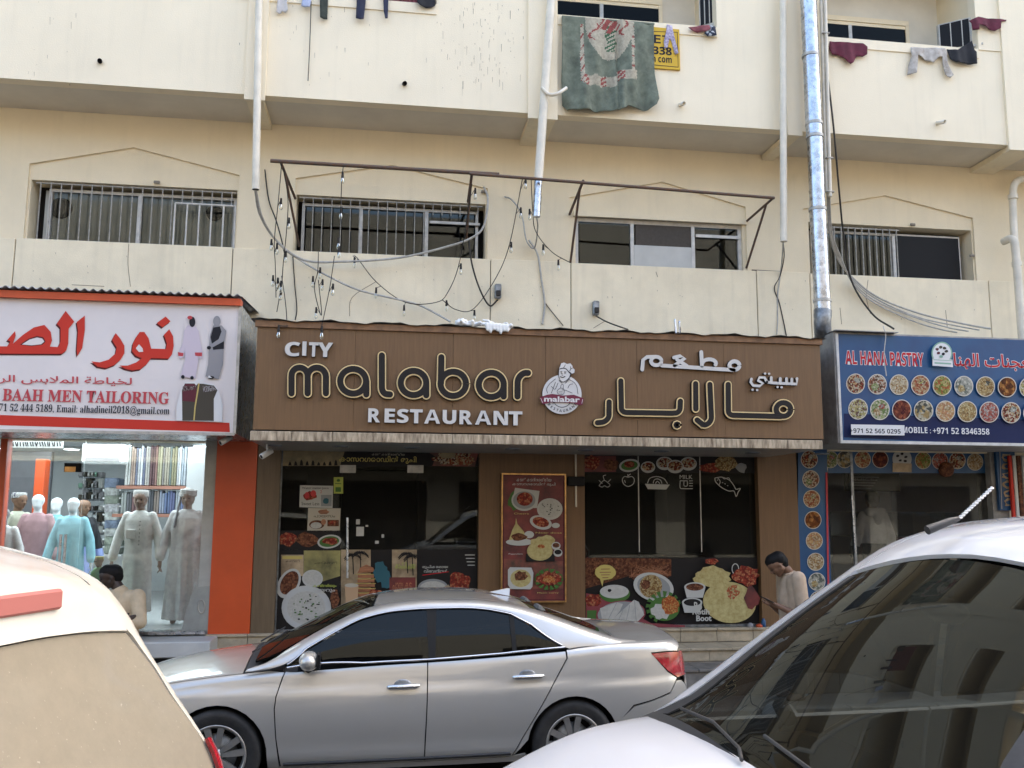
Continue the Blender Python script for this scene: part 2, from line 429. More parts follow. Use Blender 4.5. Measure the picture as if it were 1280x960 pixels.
m_marb = M('veined_marble_trim', (.52, .43, .31), .3, var=.3, scale=2.2, col2=(.10, .065, .04))
_mp = m_marb.node_tree.nodes.new('ShaderNodeMapping'); _mp.inputs['Rotation'].default_value = (0, RAD(-38), 0); _mp.inputs['Scale'].default_value = (12, 4, 2.2)
_g = m_marb.node_tree.nodes['Geometry']; _n = m_marb.node_tree.nodes['Noise Texture']; m_marb.node_tree.links.new(_g.outputs['Position'], _mp.inputs[0]); m_marb.node_tree.links.new(_mp.outputs[0], _n.inputs['Vector'])
m_ceil = M('canopy_soffit_panel', (.36, .37, .35), .3, .3, var=.1, scale=4)
m_shopglass = glass('shop_glass', (.80, .84, .84), .0, gc=.9)
m_filmglass = glass('film_glass', (.55, .56, .56), .0, gc=.75, dirt=.02)
m_pastglass = glass('pastry_glass', (.82, .84, .86), .0, gc=.8, dirt=.03)
m_winglass = glass('window_glass', (.35, .38, .38), .0, .02)
m_balglass = glass('balcony_glass', (.2, .2, .2), .0, .05, ior=1.2)
m_sheet = M('galvanised_sheet', (.40, .42, .44), .5, .6, var=.25, scale=8, col2=(.2, .17, .15))
m_white = flat('white_plastic', (.78, .78, .76), .5)

# ------------------------------------------------------------------ ground
ZN = .32                                   # the near side of the street lies a little higher
mb = MB(); xs = [-140, 150]; prof = [(-140, ZN), (5.1, ZN), (5.7, .25), (6.5, .04), (7.0, 0), (9.25, 0), (160, 0)]
for (y0, z0), (y1, z1) in zip(prof, prof[1:]):
    b = len(mb.v); mb.add([(xs[0], y0, z0), (xs[1], y0, z0), (xs[1], y1, z1), (xs[0], y1, z1)], [(0, 1, 2, 3)])
tag(mb.build('road', m_road), kind='structure')
mb = MB(); mb.box(-14, 26, 9.38, 30, -.05, .12)
pave = tag(mb.build('pavement', m_pave), kind='structure')
k0 = MB().bbox(0, .98, 9.24, 9.376, -.05, .135, .012).build('kerb_stone', m_kerb, pave)
for i in range(14):
    c = k0 if i == 0 else k0.copy()
    if i: COL.objects.link(c); c.parent = pave
    c.location.x = -4+i*.99

# steps of stone tiles in front of the shops
def Zp(px, py, Y): return P(px, py, Y=Y).z
ZF = .76
st = tag(MB().box(-1.95, 8.2, 10.37, 11.05, .1, .585).box(-1.95, 8.2, 10.0, 10.37, .1, .415).box(-1.95, 8.2, 10.78, 11.05, .585, ZF-.012).build('steps', m_pave), kind='structure')
def tiles(name, x0, x1, wd, y0, y1, z0, z1, mt, par, jit=0):
    """a row of slightly uneven slabs"""
    n = int((x1-x0)/wd); me = None
    for i in range(n):
        o = MB().bbox(0, wd-.006, 0, y1-y0, 0, z1-z0, .004).build(name, mt, par) if me is None else None
        if o is None:
            o = bpy.data.objects.new(name, me); COL.objects.link(o); o.parent = par
        me = o.data
        o.location = (x0+i*wd, y0+random.uniform(-.002, .002), z0+random.uniform(-.001, .001))
tiles('tile', -1.95, 8.2, .46, 10.765, 10.785, .60, ZF-.03, m_tile, st)          # top riser
tiles('tile', -1.95, 8.2, .46, 10.74, 10.86, ZF-.028, ZF, m_tile, st)            # top slab edge
tiles('tile', -1.72, 8.2, .50, 10.355, 10.37, .44, .56, m_tile, st)
tiles('tile', -1.95, 8.2, .50, 10.33, 10.775, .562, .592, m_tile, st)
tiles('tile', -1.95, 8.2, .31, 9.985, 10.0, .125, .39, m_tileg, st)
tiles('tile', -1.95, 8.2, .42, 9.96, 10.36, .39, .42, m_tileg, st)

# ------------------------------------------------------------------ the apartment building
BX0, BX1 = -13.0, 25.0
YW, YO = 10.9, 10.1
bld = thing('apartment_building', (4, 10.9, 0), 'cream apartment building with shops below and laundry hung on its balconies', 'building')
ZS = 6.87                                  # underside of the overhanging storeys
def x_at(px, py, Y): return P(px, py, Y=Y).x

# windows of the first floor: pixel corners (left,top) (right,top) and bottom
W1 = [((40, 225), (297, 238), 300), ((371, 243), (607, 256), 318), ((719, 272), (927, 281), 335), ((1010, 277), (1213, 289), 345)]
wins = []
for (a, b, bot) in W1:
    xa, za = xz(a[0], a[1], YW+.04); xb, zb = xz(b[0], b[1], YW+.04); wins.append((xa, xb, 5.22, (za+zb)/2))
peds = [((37, 303), (37, 202), (167, 184), (298, 221)), ((370, 318), (370, 222), (490, 206), (609, 236)),
        ((712, 332), (712, 245), (828, 227), (932, 260)), ((1004, 340), (1004, 260), (1107, 244), (1215, 273))]
ped_polys = []
for q, wn in zip(peds, wins):
    l, lt, ap, rt_ = [xz(x, y, YW) for x, y in q]
    zt = (lt[1]+rt_[1])/2
    xl, xr = min(lt[0], wn[0]-.015), max(rt_[0], wn[1]+.02)
    ped_polys.append([(xl, 5.262), (xr, 5.262), (xr, zt), (ap[0], ap[1]), (xl, zt)])
GROUND_TOP = 2.93
mb = MB(); mb.prism([(BX0, 5.262), (BX1, 5.262), (BX1, ZS+.3), (BX0, ZS+.3)], YW, YW+.045, ped_polys, back=False)
mb.build('wall', m_wall, bld)
mb = MB(); mb.prism([(BX0, GROUND_TOP), (BX1, GROUND_TOP), (BX1, ZS+.2), (BX0, ZS+.2)], YW+.03, YW+.30, [[(a, c), (b, c), (b, d), (a, d)] for a, b, c, d in wins])
mb.build('wall', m_wall, bld)
# pale band under the windows, in panels parted by dark joints
jx = [BX0, x_at(18, 325, 10.86), x_at(290, 340, 10.86), x_at(613, 350, 10.86), x_at(713.5, 360, 10.86), x_at(946, 370, 10.86), x_at(1013, 375, 10.86), x_at(1237, 385, 10.86), BX1]
mb = MB(); mb.box(BX0, BX1, 10.872, 10.925, GROUND_TOP, 5.25); mb.build('joint_backing', m_joint, bld)
for i in range(len(jx)-1):
    MB().bbox(jx[i]+.006, jx[i+1]-.006, 10.85-random.uniform(0, .004), 10.88, GROUND_TOP, 5.263+(.006 if i % 2 else 0), .004).build('panel', m_band, bld)

# first floor windows
def blobs_panel():
    m_, N, L, b = nt('frosted_pane'); b.inputs['Roughness'].default_value = .35; b.inputs['Base Color'].default_value = (.5, .5, .48, 1)
    g = N.new('ShaderNodeNewGeometry'); n = N.new('ShaderNodeTexNoise'); n.inputs['Scale'].default_value = 1.5; L.new(g.outputs['Position'], n.inputs['Vector'])
    r = N.new('ShaderNodeValToRGB'); r.color_ramp.elements[0].color = (.40, .41, .38, 1); r.color_ramp.elements[1].color = (.66, .67, .63, 1); r.color_ramp.elements[0].position = .35; r.color_ramp.elements[1].position = .65
    L.new(n.outputs[0], r.inputs[0]); L.new(r.outputs[0], b.inputs['Base Color']); return m_
m_frost = blobs_panel()
m_blind = M('white_board', (.55, .55, .52), .5, var=.06, scale=3)
m_screen = M('brown_fly_screen', (.075, .062, .05), .8, var=.1, scale=30)
def window(x0, x1, z0, z1, mull, frame_mat, glass_mats, yf=11.0, t=.035, name='window', hrails=()):
    """frame with mullions; panes and rails are its own pieces"""
    w_ = MB()
    w_.box(x0, x1, yf, yf+.06, z0, z0+t); w_.box(x0, x1, yf, yf+.06, z1-t, z1)
    w_.box(x0, x0+t, yf+.001, yf+.059, z0+t, z1-t); w_.box(x1-t, x1, yf+.001, yf+.059, z0+t, z1-t)
    fr = w_.build(name, frame_mat, bld)
    xs = [x0+t]+list(mull)+[x1-t]
    for mx_ in mull: MB().box(mx_-.022, mx_+.022, yf-.012, yf+.05, z0+t, z1-t).build('mullion', frame_mat, fr)
    for i in range(len(xs)-1):
        MB().box(xs[i]+.018, xs[i+1]-.018, yf+.022+.012*(i % 2), yf+.028+.012*(i % 2), z0+t-.005, z1-t+.005).build('pane', glass_mats[i % len(glass_mats)], fr)
    return fr
def grille(x0, x1, z0, z1, n, y=10.965, r=.008, skip=None, parent=None):
    g_ = MB().box(x0, x1, y-.004, y+.008, z1-.02, z1-.004).box(x0, x1, y-.004, y+.008, z0+.004, z0+.02)
    g = g_.build('window_grille', m_bar, bld); proto = None
    for i in range(n):
        x = x0+(x1-x0)*(i+.5)/n
        zz0 = z0
        if skip and skip[0] < x < skip[1]: zz0 = skip[2]
        b_ = MB().tube([(x, y-.006, zz0), (x, y-.006, z1)], r, 6).build('bar', m_bar, g)
    return g
a = wins[0]; mid = x_at(171, 290, 11.0)
MB().box(a[0]+.10, a[1], 11.125, 11.16, 5.2, a[3]-.06).build('backing_board', m_frost, bld)
fr = window(a[0]+.16, a[1]-.02, a[2], a[3]-.055, [mid], m_aluw, [glass('clear_window_glass', (.8, .8, .77), .0, gc=.5)], yf=11.06)
for px, py, rr in ((76, 260, .13), (268, 266, .10)):
    c = P(px, py, Y=11.11); MB().lathe([(.001, -.01), (rr*.5, -.012), (rr, -.004), (rr, .012)], (c.x, 11.112, c.z), 'y', 20).build('exhaust_fan', m_black, bld)
sk = (x_at(218, 280, 10.96), x_at(294, 280, 10.96), Zp(250, 256, 10.96))
g = grille(a[0]+.04, a[1]-.01, a[2], a[3]-.01, 20, skip=sk)
for x in (sk[0], sk[1]): MB().tube([(x, 10.945, a[2]), (x, 10.945, sk[2])], .012, 6).build('bar', m_aluw, g)
MB().tube([(sk[0], 10.945, sk[2]), (sk[1], 10.945, sk[2])], .013, 6).build('bar', m_aluw, g)
for i in range(1, 5):
    x = sk[0]+(sk[1]-sk[0])*i/5; MB().tube([(x, 10.945, a[2]), (x, 10.945, sk[2])], .011, 6).build('bar', m_aluw, g)
a = wins[1]
window(a[0]+.06, a[1]-.08, a[2], a[3]-.06, [x_at(451, 280, 11.06), x_at(533, 290, 11.06)], m_alu, [m_winglass], yf=11.06)
MB().box(x_at(537, 278, 11.02), x_at(600, 278, 11.02), 11.02, 11.055, Zp(565, 279, 11.02)-.012, Zp(565, 279, 11.02)+.02).build('window_rail', m_alu, bld)
grille(a[0]+.03, x_at(603, 270, 10.96), a[2], a[3]-.01, 20, r=.006, skip=(x_at(538, 280, 10.96), 99, Zp(560, 270, 10.96)))
a = wins[2]
fr = window(a[0], a[1], a[2], a[3], [x_at(790, 300, 10.97), x_at(866, 300, 10.97)], m_aluw, [m_winglass], yf=10.97, t=.045)
r_ = rect(792, 309, 864, 340, 11.0); MB().box(r_[0], r_[1], 10.962, 10.99, 5.22, Zp(828, 308, 10.97)).build('white_board', m_blind, fr)
r_ = rect(792, 280, 863, 309, 11.0); MB().box(r_[0]+.02, r_[1], 10.975, 10.99, Zp(828, 308, 10.97), a[3]-.045).build('fly_screen', m_screen, fr)
z_ = Zp(900, 296, 10.96); MB().box(x_at(870, 296, 10.96), a[1]-.03, 10.955, 10.975, z_-.02, z_+.02).build('rail', m_aluw, fr)
MB().box(a[0]-.03, a[1]+.06, 10.885, 10.95, a[3], a[3]+.07).build('lintel_strip', m_wall, bld)
a = wins[3]; mid = x_at(1117, 310, 11.06)
fr = window(a[0]+.1, a[1]-.09, a[2], a[3]-.06, [mid], m_aluw, [m_winglass], yf=11.06)
MB().box(mid+.03, a[1]-.12, 11.04, 11.05, a[2]+.02, a[3]-.09).build('fly_screen', m_black, fr)
grille(x_at(1030, 300, 10.96), x_at(1125, 300, 10.96), a[2], a[3]-.03, 11, r=.009)
# dark rooms behind the panes
for i, a in enumerate(wins):
    if i == 0: continue
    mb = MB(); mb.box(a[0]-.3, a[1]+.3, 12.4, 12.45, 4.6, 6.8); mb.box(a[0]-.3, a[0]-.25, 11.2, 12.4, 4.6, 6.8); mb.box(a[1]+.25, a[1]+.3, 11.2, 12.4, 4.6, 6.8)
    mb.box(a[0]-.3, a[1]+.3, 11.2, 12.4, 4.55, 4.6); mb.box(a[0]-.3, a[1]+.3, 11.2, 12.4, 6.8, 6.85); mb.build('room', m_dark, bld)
    cw = a[1]-a[0]; cb = MB()
    for k in range(14):
        x = a[0]+cw*.03+k*.05; cb.tube([(x, 11.7+.02*math.sin(k*2.1), 4.7), (x, 11.7+.02*math.sin(k*2.1), 6.5)], .03, 6)
    cb.build('curtain', M('curtain_%d' % i, (.12, .11, .12), .9), bld)

# overhanging storeys
def hole(x0, x1, z0, z1): return [(x0, z0), (x1, z0), (x1, z1), (x0, z1)]
ZP = 8.16                                  # parapet top in the balcony openings
nx = [(x_at(332, 10, YO), x_at(545.5, 18, YO)), (x_at(697, 25, YO), x_at(896, 35, YO)), (x_at(1033, 60, YO), x_at(1222, 60, YO)), (x_at(70, 0, YO), x_at(311, 0, YO))]
pitch = 3.42
# beyond the frame the bays go on at the same rhythm
bays = nx+[(x-3.35*k, x-3.35*k+2.35) for k, x in ((1, nx[3][0]), (2, nx[3][0]), (3, nx[3][0]))]+[(nx[2][0]+3.35*k, nx[2][0]+3.35*k+2.1) for k in (1, 2, 3, 4, 5)]
bays = [b for b in bays if b[0] > BX0+.2 and b[1] < BX1-.2]
floors = 3
ZT = ZS+floors*pitch
for fl in range(floors):
    z0 = ZS+fl*pitch
    holes = [hole(a, b, z0+ZP-ZS, z0+pitch-.75) for a, b in bays]
    mb = MB(); mb.prism([(BX0, z0+(.001 if fl else 0)), (BX1, z0+(.001 if fl else 0)), (BX1, z0+pitch), (BX0, z0+pitch)], YO, YO+.14, holes)
    mb.build('parapet_wall' if fl == 0 else 'upper_wall', m_para, bld)
    mb = MB(); mb.box(BX0, BX1, YO+.142, YW+2.5, z0+.004, z0+.12); mb.box(BX0, BX1, YW+.02, YW+.2, z0+.12, z0+pitch); mb.build('floor_slab', m_soff, bld)
    for a, b in bays:
        vis = fl == 0
        for x in (a-.14, b+.02): MB().box(x, x+.12, YO+.142, YW+.02, z0+.12, z0+pitch-.004).build('side_wall', m_wall, bld)
        cap = MB().box(a, b, YO-.015, YO+.16, z0+ZP-ZS-.13, z0+ZP-ZS-.002); cap.build('parapet_cap', m_para, bld)
        xa, xb = (a+.1, b-.45)
        f_ = MB(); zt_ = z0+ZP-ZS+.72; zb_ = z0+ZP-ZS-.35
        f_.box(xa, xb, YW-.03, YW+.015, zt_, zt_+.07); f_.box(xa+.04, xb-.04, YW-.015, YW+.015, zt_-.05, zt_-.002)
        for x in (xa, xb-.05): f_.box(x, x+.05, YW-.028, YW+.013, zb_, zt_-.001)
        wf = f_.build('balcony_window', m_wall, bld)
        MB().box(xa+.05, xb-.05, YW-.01, YW+.0, zb_, zt_-.05).build('pane', m_balglass, wf)
        MB().box(xa+.05, xb-.05, YW+.004, YW+.018, zb_, zt_-.05).build('dark_backing', m_dark, wf)
        MB().box((xa+xb)/2-.12, (xa+xb)/2-.07, YW-.02, YW+.0, zb_, zt_-.05).build('mullion', m_alu, wf)
# unseen taller block right of the frame, added to shade the white car
MB().box(13.5, BX1, YO+.3, 20, ZT+.002, ZT+6).build('shade_block', m_para, bld)
MB().box(BX0, BX1, YW+.05, 20, ZT-.002, ZT+.5).build('roof', m_para, bld)
MB().box(BX0, BX0+.2, YW+.32, 20, 0, ZT-.01).build('end_wall', m_para, bld)
MB().box(BX1-.2, BX1, YW+.32, 20, 0, ZT-.01).build('end_wall', m_para, bld)
# pilasters with the beams under the soffit
pil = [(305, 331, 122), (660, 697, 151), (985, 1003, 170), (1262, 1296, 189)]
for xa, xb, yb in pil:
    x0, z0 = xz(xa, yb, YO-.03); x1, _ = xz(xb, yb, YO-.03)
    MB().box(x0, x1, YO-.035, YO-.001, ZS-.075, ZT-.1).build('pilaster', m_para, bld)
    MB().box(x0+.02, x1-.02, YO+.002, YW-.002, ZS-.075, ZS-.003).build('beam', m_band, bld)
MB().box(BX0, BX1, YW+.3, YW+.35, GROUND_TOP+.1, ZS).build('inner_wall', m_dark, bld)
# spouts in the parapet
for px, py, L_ in ((125, 77, .05), (505, 105, .05), (850, 131, .10), (1171, 154, .13)):
    c = P(px, py, Y=YO); MB().lathe([(.001, 0), (.016, 0), (.026, -.004), (.026, -L_), (.024, -L_), (.02, -L_+.02), (.019, -.01), (.001, -.01)][::-1], (c.x, YO, c.z), (-.25, 1, .25), 12).build('drain_spout', m_pvc if L_ > .06 else m_black, bld)

# ------------------------------------------------------------------ ground floor piers of the shops
YG = 10.9
def xs_(px, py=680, Y=YG): return P(px, py, Y=Y).x
piers = [((260, 796), (271, 553), (322, 553), (312, 796), m_orange, 10.80), ((312.5, 796), (323, 560), (352, 560), (341, 796), m_olive, 10.81),
         ((597.5, 790), (599, 560), (730, 560), (732.5, 790), m_wood, 10.81), ((950.5, 785), (949, 560), (996, 560), (1002, 785), m_wood, 10.81)]
for bl, tl, tr, br, mt, Y in piers:
    x0 = (xz(*bl, Y)[0]+xz(*tl, Y)[0])/2; x1 = (xz(*br, Y)[0]+xz(*tr, Y)[0])/2
    MB().box(x0, x1, Y, 11.1, ZF+.001 if Y > 10.8 else ZF-.05, 2.95).build('pier', mt, bld)
# party walls and back rooms
XT0 = -7.0; XTR = xs_(266, 680, 10.85)
XRA, XRB = xs_(346), xs_(951)
XP0, XP1 = xs_(1001), xs_(1238)
m_shopwhite = M('shop_wall_white', (.74, .76, .77), .5, var=.03)
m_shopfloor = M('shop_floor', (.55, .56, .55), .2, var=.05)
m_purple = M('shop_wall_lilac', (.60, .59, .74), .7, var=.06, scale=2)
def room(x0, x1, y1, mats, z1=2.93, zf_=ZF):
    MB().box(x0, x1, YG, y1, zf_-.06, zf_-.006).build('room_floor', mats[0], bld)
    MB().box(x0-.1, x1+.1, y1, y1+.1, zf_-.2, z1+.3).build('room_wall', mats[1], bld)
    MB().box(x0-.1, x0, YG+.11, y1-.001, zf_-.2, z1+.3).build('room_wall', mats[1], bld)
    MB().box(x1, x1+.1, YG+.11, y1-.001, zf_-.2, z1+.3).build('room_wall', mats[1], bld)
    MB().box(x0, x1, YG+.1, y1, z1+.18, z1+.28).build('room_ceiling', mats[2], bld)
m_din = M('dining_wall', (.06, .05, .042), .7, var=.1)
room(XT0, XTR+.25, 16.5, (m_shopfloor, m_shopwhite, m_shopwhite))
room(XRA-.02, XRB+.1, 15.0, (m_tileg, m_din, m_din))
room(XP0-.1, 8.6, 14.5, (m_tileg, m_purple, m_purple))

# the building across the street, behind the camera: seen in the reflections of paint and glass
opp = thing('apartment_building', (0, -9, 0), 'sunlit sand coloured apartment building across the street, mirrored in the car doors', 'building')
m_opp = M('sand_render', (.30, .275, .24), .85, var=.06, scale=1)
OH = 12.5
hs = [hole(-33+k*3.3, -31.6+k*3.3, ZN+z, ZN+z+1.3) for k in range(20) for z in (4.6, 7.8, 11.0-.3)]
MB().prism([(-35, ZN), (35, ZN), (35, OH), (-35, OH)], -9.0, -9.25, [h for h in hs if h[2][1] < OH-.2]).build('wall', m_opp, opp)
MB().box(-35, 35, -9.6, -9.5, ZN, OH-.1).build('dark_backing', m_dark, opp)
for k in range(20):
    for z in (4.6, 7.8):
        MB().box(-33+k*3.3-.1, -31.6+k*3.3+.1, -9.0, -8.9, ZN+z-.09, ZN+z-.01).build('sill', m_para, opp)
        MB().box(-33+k*3.3+.68, -33+k*3.3+.72, -9.2, -9.16, ZN+z, ZN+z+1.3).build('mullion', m_alu, opp)
MB().box(-35, 35, -8.99, -8.2, 3.6, 3.75).build('canopy', m_para, opp)
for k in range(17): MB().box(-33.5+k*4, -33.5+k*4+2.9, -9.02, -8.98, ZN+.35, 3.1).build('shop_window', m_black, opp)
# ------------------------------------------------------------------ restaurant sign box
YC = 9.40
cx0, _ = xz(322, 404, YC); cx1, _ = xz(1024.5, 425, YC)
CZ1 = (P(322, 406, Y=YC).z+P(1024, 427, Y=YC).z)/2; CZ0 = 2.96
sgn = thing('restaurant_sign', ((cx0+cx1)/2, YC, CZ0), 'long brown wood grain sign box reading city malabar restaurant in English and Arabic', 'shop sign')
pw = [cx0, x_at(443, 470, YC), x_at(566, 470, YC), x_at(682, 470, YC), x_at(796, 470, YC), x_at(905, 470, YC), cx1]
for i in range(6):
    MB().bbox(pw[i]+.0009, pw[i+1]-.0009, YC-random.uniform(0, .003), YC+.02, CZ0, CZ1-.03, .002).build('cladding_panel', m_wood, sgn)
mb = MB(); mb.box(cx0+.01, cx1-.01, YC+.021, YW-.06, CZ0, CZ1-.04)
mb.build('box_body', m_woodd, sgn)
MB().box(cx0-.02, cx1+.02, YC-.025, YC+.03, CZ1-.03, CZ1+.035).build('top_trim', m_trimw, sgn)
# marble edge under the panels, cut in slabs
tx0, tx1 = x_at(312.5, 543, YC-.1), x_at(1028.5, 555, YC-.1); tz1 = P(640, 544, Y=YC-.1).z; tz0 = P(640, 555.5, Y=YC-.1).z
n = 15
for i in range(n):
    a, b = tx0+(tx1-tx0)*i/n, tx0+(tx1-tx0)*(i+1)/n
    MB().bbox(a+.0015, b-.0015, YC-.10, YC-.06, tz0, tz1, .003).build('marble_slab', m_marb, sgn)
MB().box(tx0+.005, tx1-.005, YC-.059, YW-.02, tz0-.001, tz1-.012).build('canopy_underside', m_ceil, sgn)
for i, px in enumerate((354, 430, 512, 628, 712, 800, 905, 985)):
    c = P(px, 563+(px-354)*.014, Z=tz0); lt = MB().lathe([(.001, -.004), (.062, -.006), (.085, -.012), (.09, 0)], (c.x, YC+.55, tz0-.002), 'z', 18).build('recessed_lamp', m_ductd, sgn)
# buckled roofing sheet on top
mb = MB(); nxs, nys = 70, 4; vs = []
for i in range(nxs+1):
    x = cx0-.06+(cx1-cx0+.12)*i/nxs
    for j in range(nys+1):
        y = YC-.05+(YW-.04-YC)*j/nys
        vs.append((x, y, CZ1+.045+.07*j/nys+.012*math.sin(i*.9+j)*(1 if j == 0 else .4)+.008*math.sin(i*2.3)))
mb.add(vs, [(i*(nys+1)+j, (i+1)*(nys+1)+j, (i+1)*(nys+1)+j+1, i*(nys+1)+j+1) for i in range(nxs) for j in range(nys)])
mb.add([(x, y, z-.006) for x, y, z in vs], [(i*(nys+1)+j+1, (i+1)*(nys+1)+j+1, (i+1)*(nys+1)+j, i*(nys+1)+j) for i in range(nxs) for j in range(nys)])
mb.build('roof_sheet', m_sheet, sgn)

m_letw = M('letter_acrylic_white', (.60, .58, .55), .4, var=.05, scale=5)
m_gold = M('letter_gold_edge', (.74, .56, .28), .4, .1, var=.08, scale=6)
m_lblk = flat('letter_black_face', (.014, .012, .012), .5, .25)
m_lside = flat('letter_side', (.03, .025, .022), .6)
# black round letters with a gold line
def neon(name, strokes, f, scale_px, R=(23, 20.5, 14.5)):
    """strokes in zoomed pixels; R = outer radii of the black case, gold line and black face"""
    case, gold, face = MB(), MB(), MB()
    for k, st_ in enumerate(strokes):
        for mbx, rr, yy in ((case, R[0], YC-.038), (gold, R[1], YC-.042), (face, R[2], YC-.046)):
            vs, fs = ribbon(st_, rr, 8)
            if math.dist(st_[0], st_[-1]) < .01: fs = fs[:-2]
            vv = []
            for v in vs:
                px, py = f(v[0], v[1]); x, z = xz(px, py, YC-.04); vv.append((x, yy-k*.0005, z))
            mbx.add(vv, [t[::-1] for t in fs], smooth=False)
            if mbx is case:
                # side walls back to the panel
                k2 = len(st_)
                if math.dist(st_[0], st_[-1]) < .01:
                    for o_, sg in ((0, 1), (1, -1)):
                        lp = [vv[2*i+o_] for i in range(k2-1)]; m_n = len(lp)
                        mbx.add(lp+[(x, YC+.001, z) for x, y, z in lp], [(i, m_n+i, m_n+(i+1) % m_n, (i+1) % m_n)[::sg] for i in range(m_n)], smooth=False)
                    continue
                bd = [2*i+1 for i in range(k2)]+list(range(2*k2+9, 2*k2+18))+[2*i for i in range(k2-1, -1, -1)]+list(range(2*k2, 2*k2+9))
                lp = [vv[i] for i in bd]; m_n = len(lp)
                mbx.add(lp+[(x, YC+.001, z) for x, y, z in lp], [(i, m_n+i, m_n+(i+1) % m_n, (i+1) % m_n) for i in range(m_n)]+[((i+1) % m_n, m_n+(i+1) % m_n, m_n+i, i) for i in range(0)], smooth=False)
    o = case.build(name, m_lside, sgn); gold.build('gold_line', m_gold, o); face.build('face', m_lblk, o)
f2 = zf(310, 390, 3.765); f3 = zf(640, 390, 3.2)
neon('letter', [[(205, 383), (205, 305)]+arc(243, 300, 38, 38, 180, 0, 12)[1:]+[(281, 383)], [(281, 383), (281, 305)]+arc(324, 305, 43, 43, 180, 0, 12)[1:]+[(367, 383)]], f2, 1)
neon('letter', [arc(495, 326, 61, 58, 0, 360, 30), [(557, 326), (557, 388)]], f2, 1)
neon('letter', [[(630, 205), (630, 355)]+arc(655, 355, 25, 32, 180, 270, 6)[1:]+[(668, 388)]], f2, 1)
neon('letter', [arc(779, 334, 60, 57, 0, 360, 30), [(839, 334), (839, 392)]], f2, 1)
neon('letter', [[(910, 213), (908, 335)], arc(966, 338, 60, 57, 0, 360, 30)], f2, 1)
neon('letter', [arc(1145, 343, 59, 57, 0, 360, 30), [(1203, 343), (1203, 398)]], f2, 1)
neon('letter', [[(22, 338), (22, 285)]+arc(60, 285, 38, 42, 180, 100, 8)[1:]+[(64, 244)]], f3, 1, (19.5, 17.4, 12.3))
RA = (17.5, 15.5, 10.5)
neon('letter', [[(341, 443)]+arc(352, 410, 36, 32, 270, 350, 8)+[(388, 360)]], f3, 1, RA)
neon('letter', [[(435, 276), (437, 385)]+arc(457, 385, 20, 17, 180, 270, 5)[1:]+[(640, 405)]+arc(650, 383, 22, 22, 270, 360, 5)[1:]+[(673, 357)], arc(660, 452, 4, 4, 0, 360, 8)], f3, 1, RA)
neon('letter', [[(734, 287), (735, 388)]], f3, 1, RA)
neon('letter', [[(791, 290), (797, 420)]+arc(767, 420, 30, 32, 0, -95, 8)[1:]+[(740, 432)]], f3, 1, RA)
neon('letter', [[(864, 290), (865, 395)]+arc(883, 396, 18, 17, 180, 270, 5)[1:]+[(1075, 418)], arc(1085, 390, 29, 27, 0, 360, 24)], f3, 1, RA)
# white channel letters
def channel(s, xl, yb, xr, h, off=0.0, f=boldsans, depth=.05):
    mb_ = MB(); text(mb_, f(s), xl, yb, xr, h, YC-depth/2, 0, depth, 0 if s == 'A' else .018)
    # only the faces that look at the street are white; the returns are dark
    for i, fc in enumerate(mb_.f):
        a, b_, c = [Vector(mb_.v[j]) for j in fc[:3]]; nn = (b_-a).cross(c-a)
        mb_.m[i] = 0 if abs(nn.y) > .9*nn.length else 1
    return mb_.build('letter', [m_letw, m_lside], sgn)
xs4 = [(356, 375, 'C'), (378, 384, 'I'), (386, 398, 'T'), (397, 416, 'Y')]
for i, (a, b, ch) in enumerate(xs4):
    if ch != 'I': channel(ch, a, 445.5+i*.3, b, 18, .0)
    else:
        a_, b_, c_, d_ = rect(a+.3, 427.8, b-.3, 445.8, YC); MB().box(a_, b_, YC-.05, YC-.0005, c_, d_, 1).box(a_+.001, b_-.001, YC-.0515, YC-.0505, c_+.001, d_-.001, 0).build('letter', [m_letw, m_lside], sgn)
rs = 'RESTAURANT'; rx = [460.0, 480.5, 496, 512, 530, 553, 574, 593.5, 616.5, 635.5]; rw = [15, 13, 14.5, 16, 20, 17, 16, 20, 18, 17]
for i, ch in enumerate(rs): channel(ch, rx[i], 528+i*.42, rx[i]+rw[i], 17.5, .0)
def white_strokes(strokes, f, r, name='letter', depth=.045):
    mb_ = MB()
    for k, st_ in enumerate(strokes):
        vs, fs = ribbon(st_, r, 6); fs = fs[:-2] if math.dist(st_[0], st_[-1]) < .01 else fs; vv = [xz(*f(v[0], v[1]), YC-depth) for v in vs]
        mb_.add([(x, YC-depth-k*.0004, z) for x, z in vv], [t[::-1] for t in fs], 0, False)
        k2 = len(st_)
        if math.dist(st_[0], st_[-1]) < .01:
            for o_, sg in ((0, 1), (1, -1)):
                lp = [vv[2*i+o_] for i in range(k2-1)]; q = len(lp)
                mb_.add([(x, YC-depth, z) for x, z in lp]+[(x, YC, z) for x, z in lp], [(i, q+i, q+(i+1) % q, (i+1) % q)[::sg] for i in range(q)], 1, False)
            continue
        bd = [2*i+1 for i in range(k2)]+list(range(2*k2+7, 2*k2+14))+[2*i for i in range(k2-1, -1, -1)]+list(range(2*k2, 2*k2+7))
        lp = [vv[i] for i in bd]; q = len(lp)
        mb_.add([(x, YC-depth-k*.0004, z) for x, z in lp]+[(x, YC, z) for x, z in lp], [(i, q+i, q+(i+1) % q, (i+1) % q) for i in range(q)], 1, False)
    return mb_.build(name, [m_letw, m_lside], sgn)
white_strokes([arc(890, 214, 20, 17, 0, 360, 16)], f3, 8)
white_strokes([[(888, 232), (600, 214)]], f3, 7.5)
white_strokes([[(757, 160), (760, 215)], arc(789, 205, 27, 16, 175, -20, 10)], f3, 7.5)
white_strokes([[(650, 214), (692, 184), (672, 176), (648, 182)], [(660, 190), (700, 216)]], f3, 7)
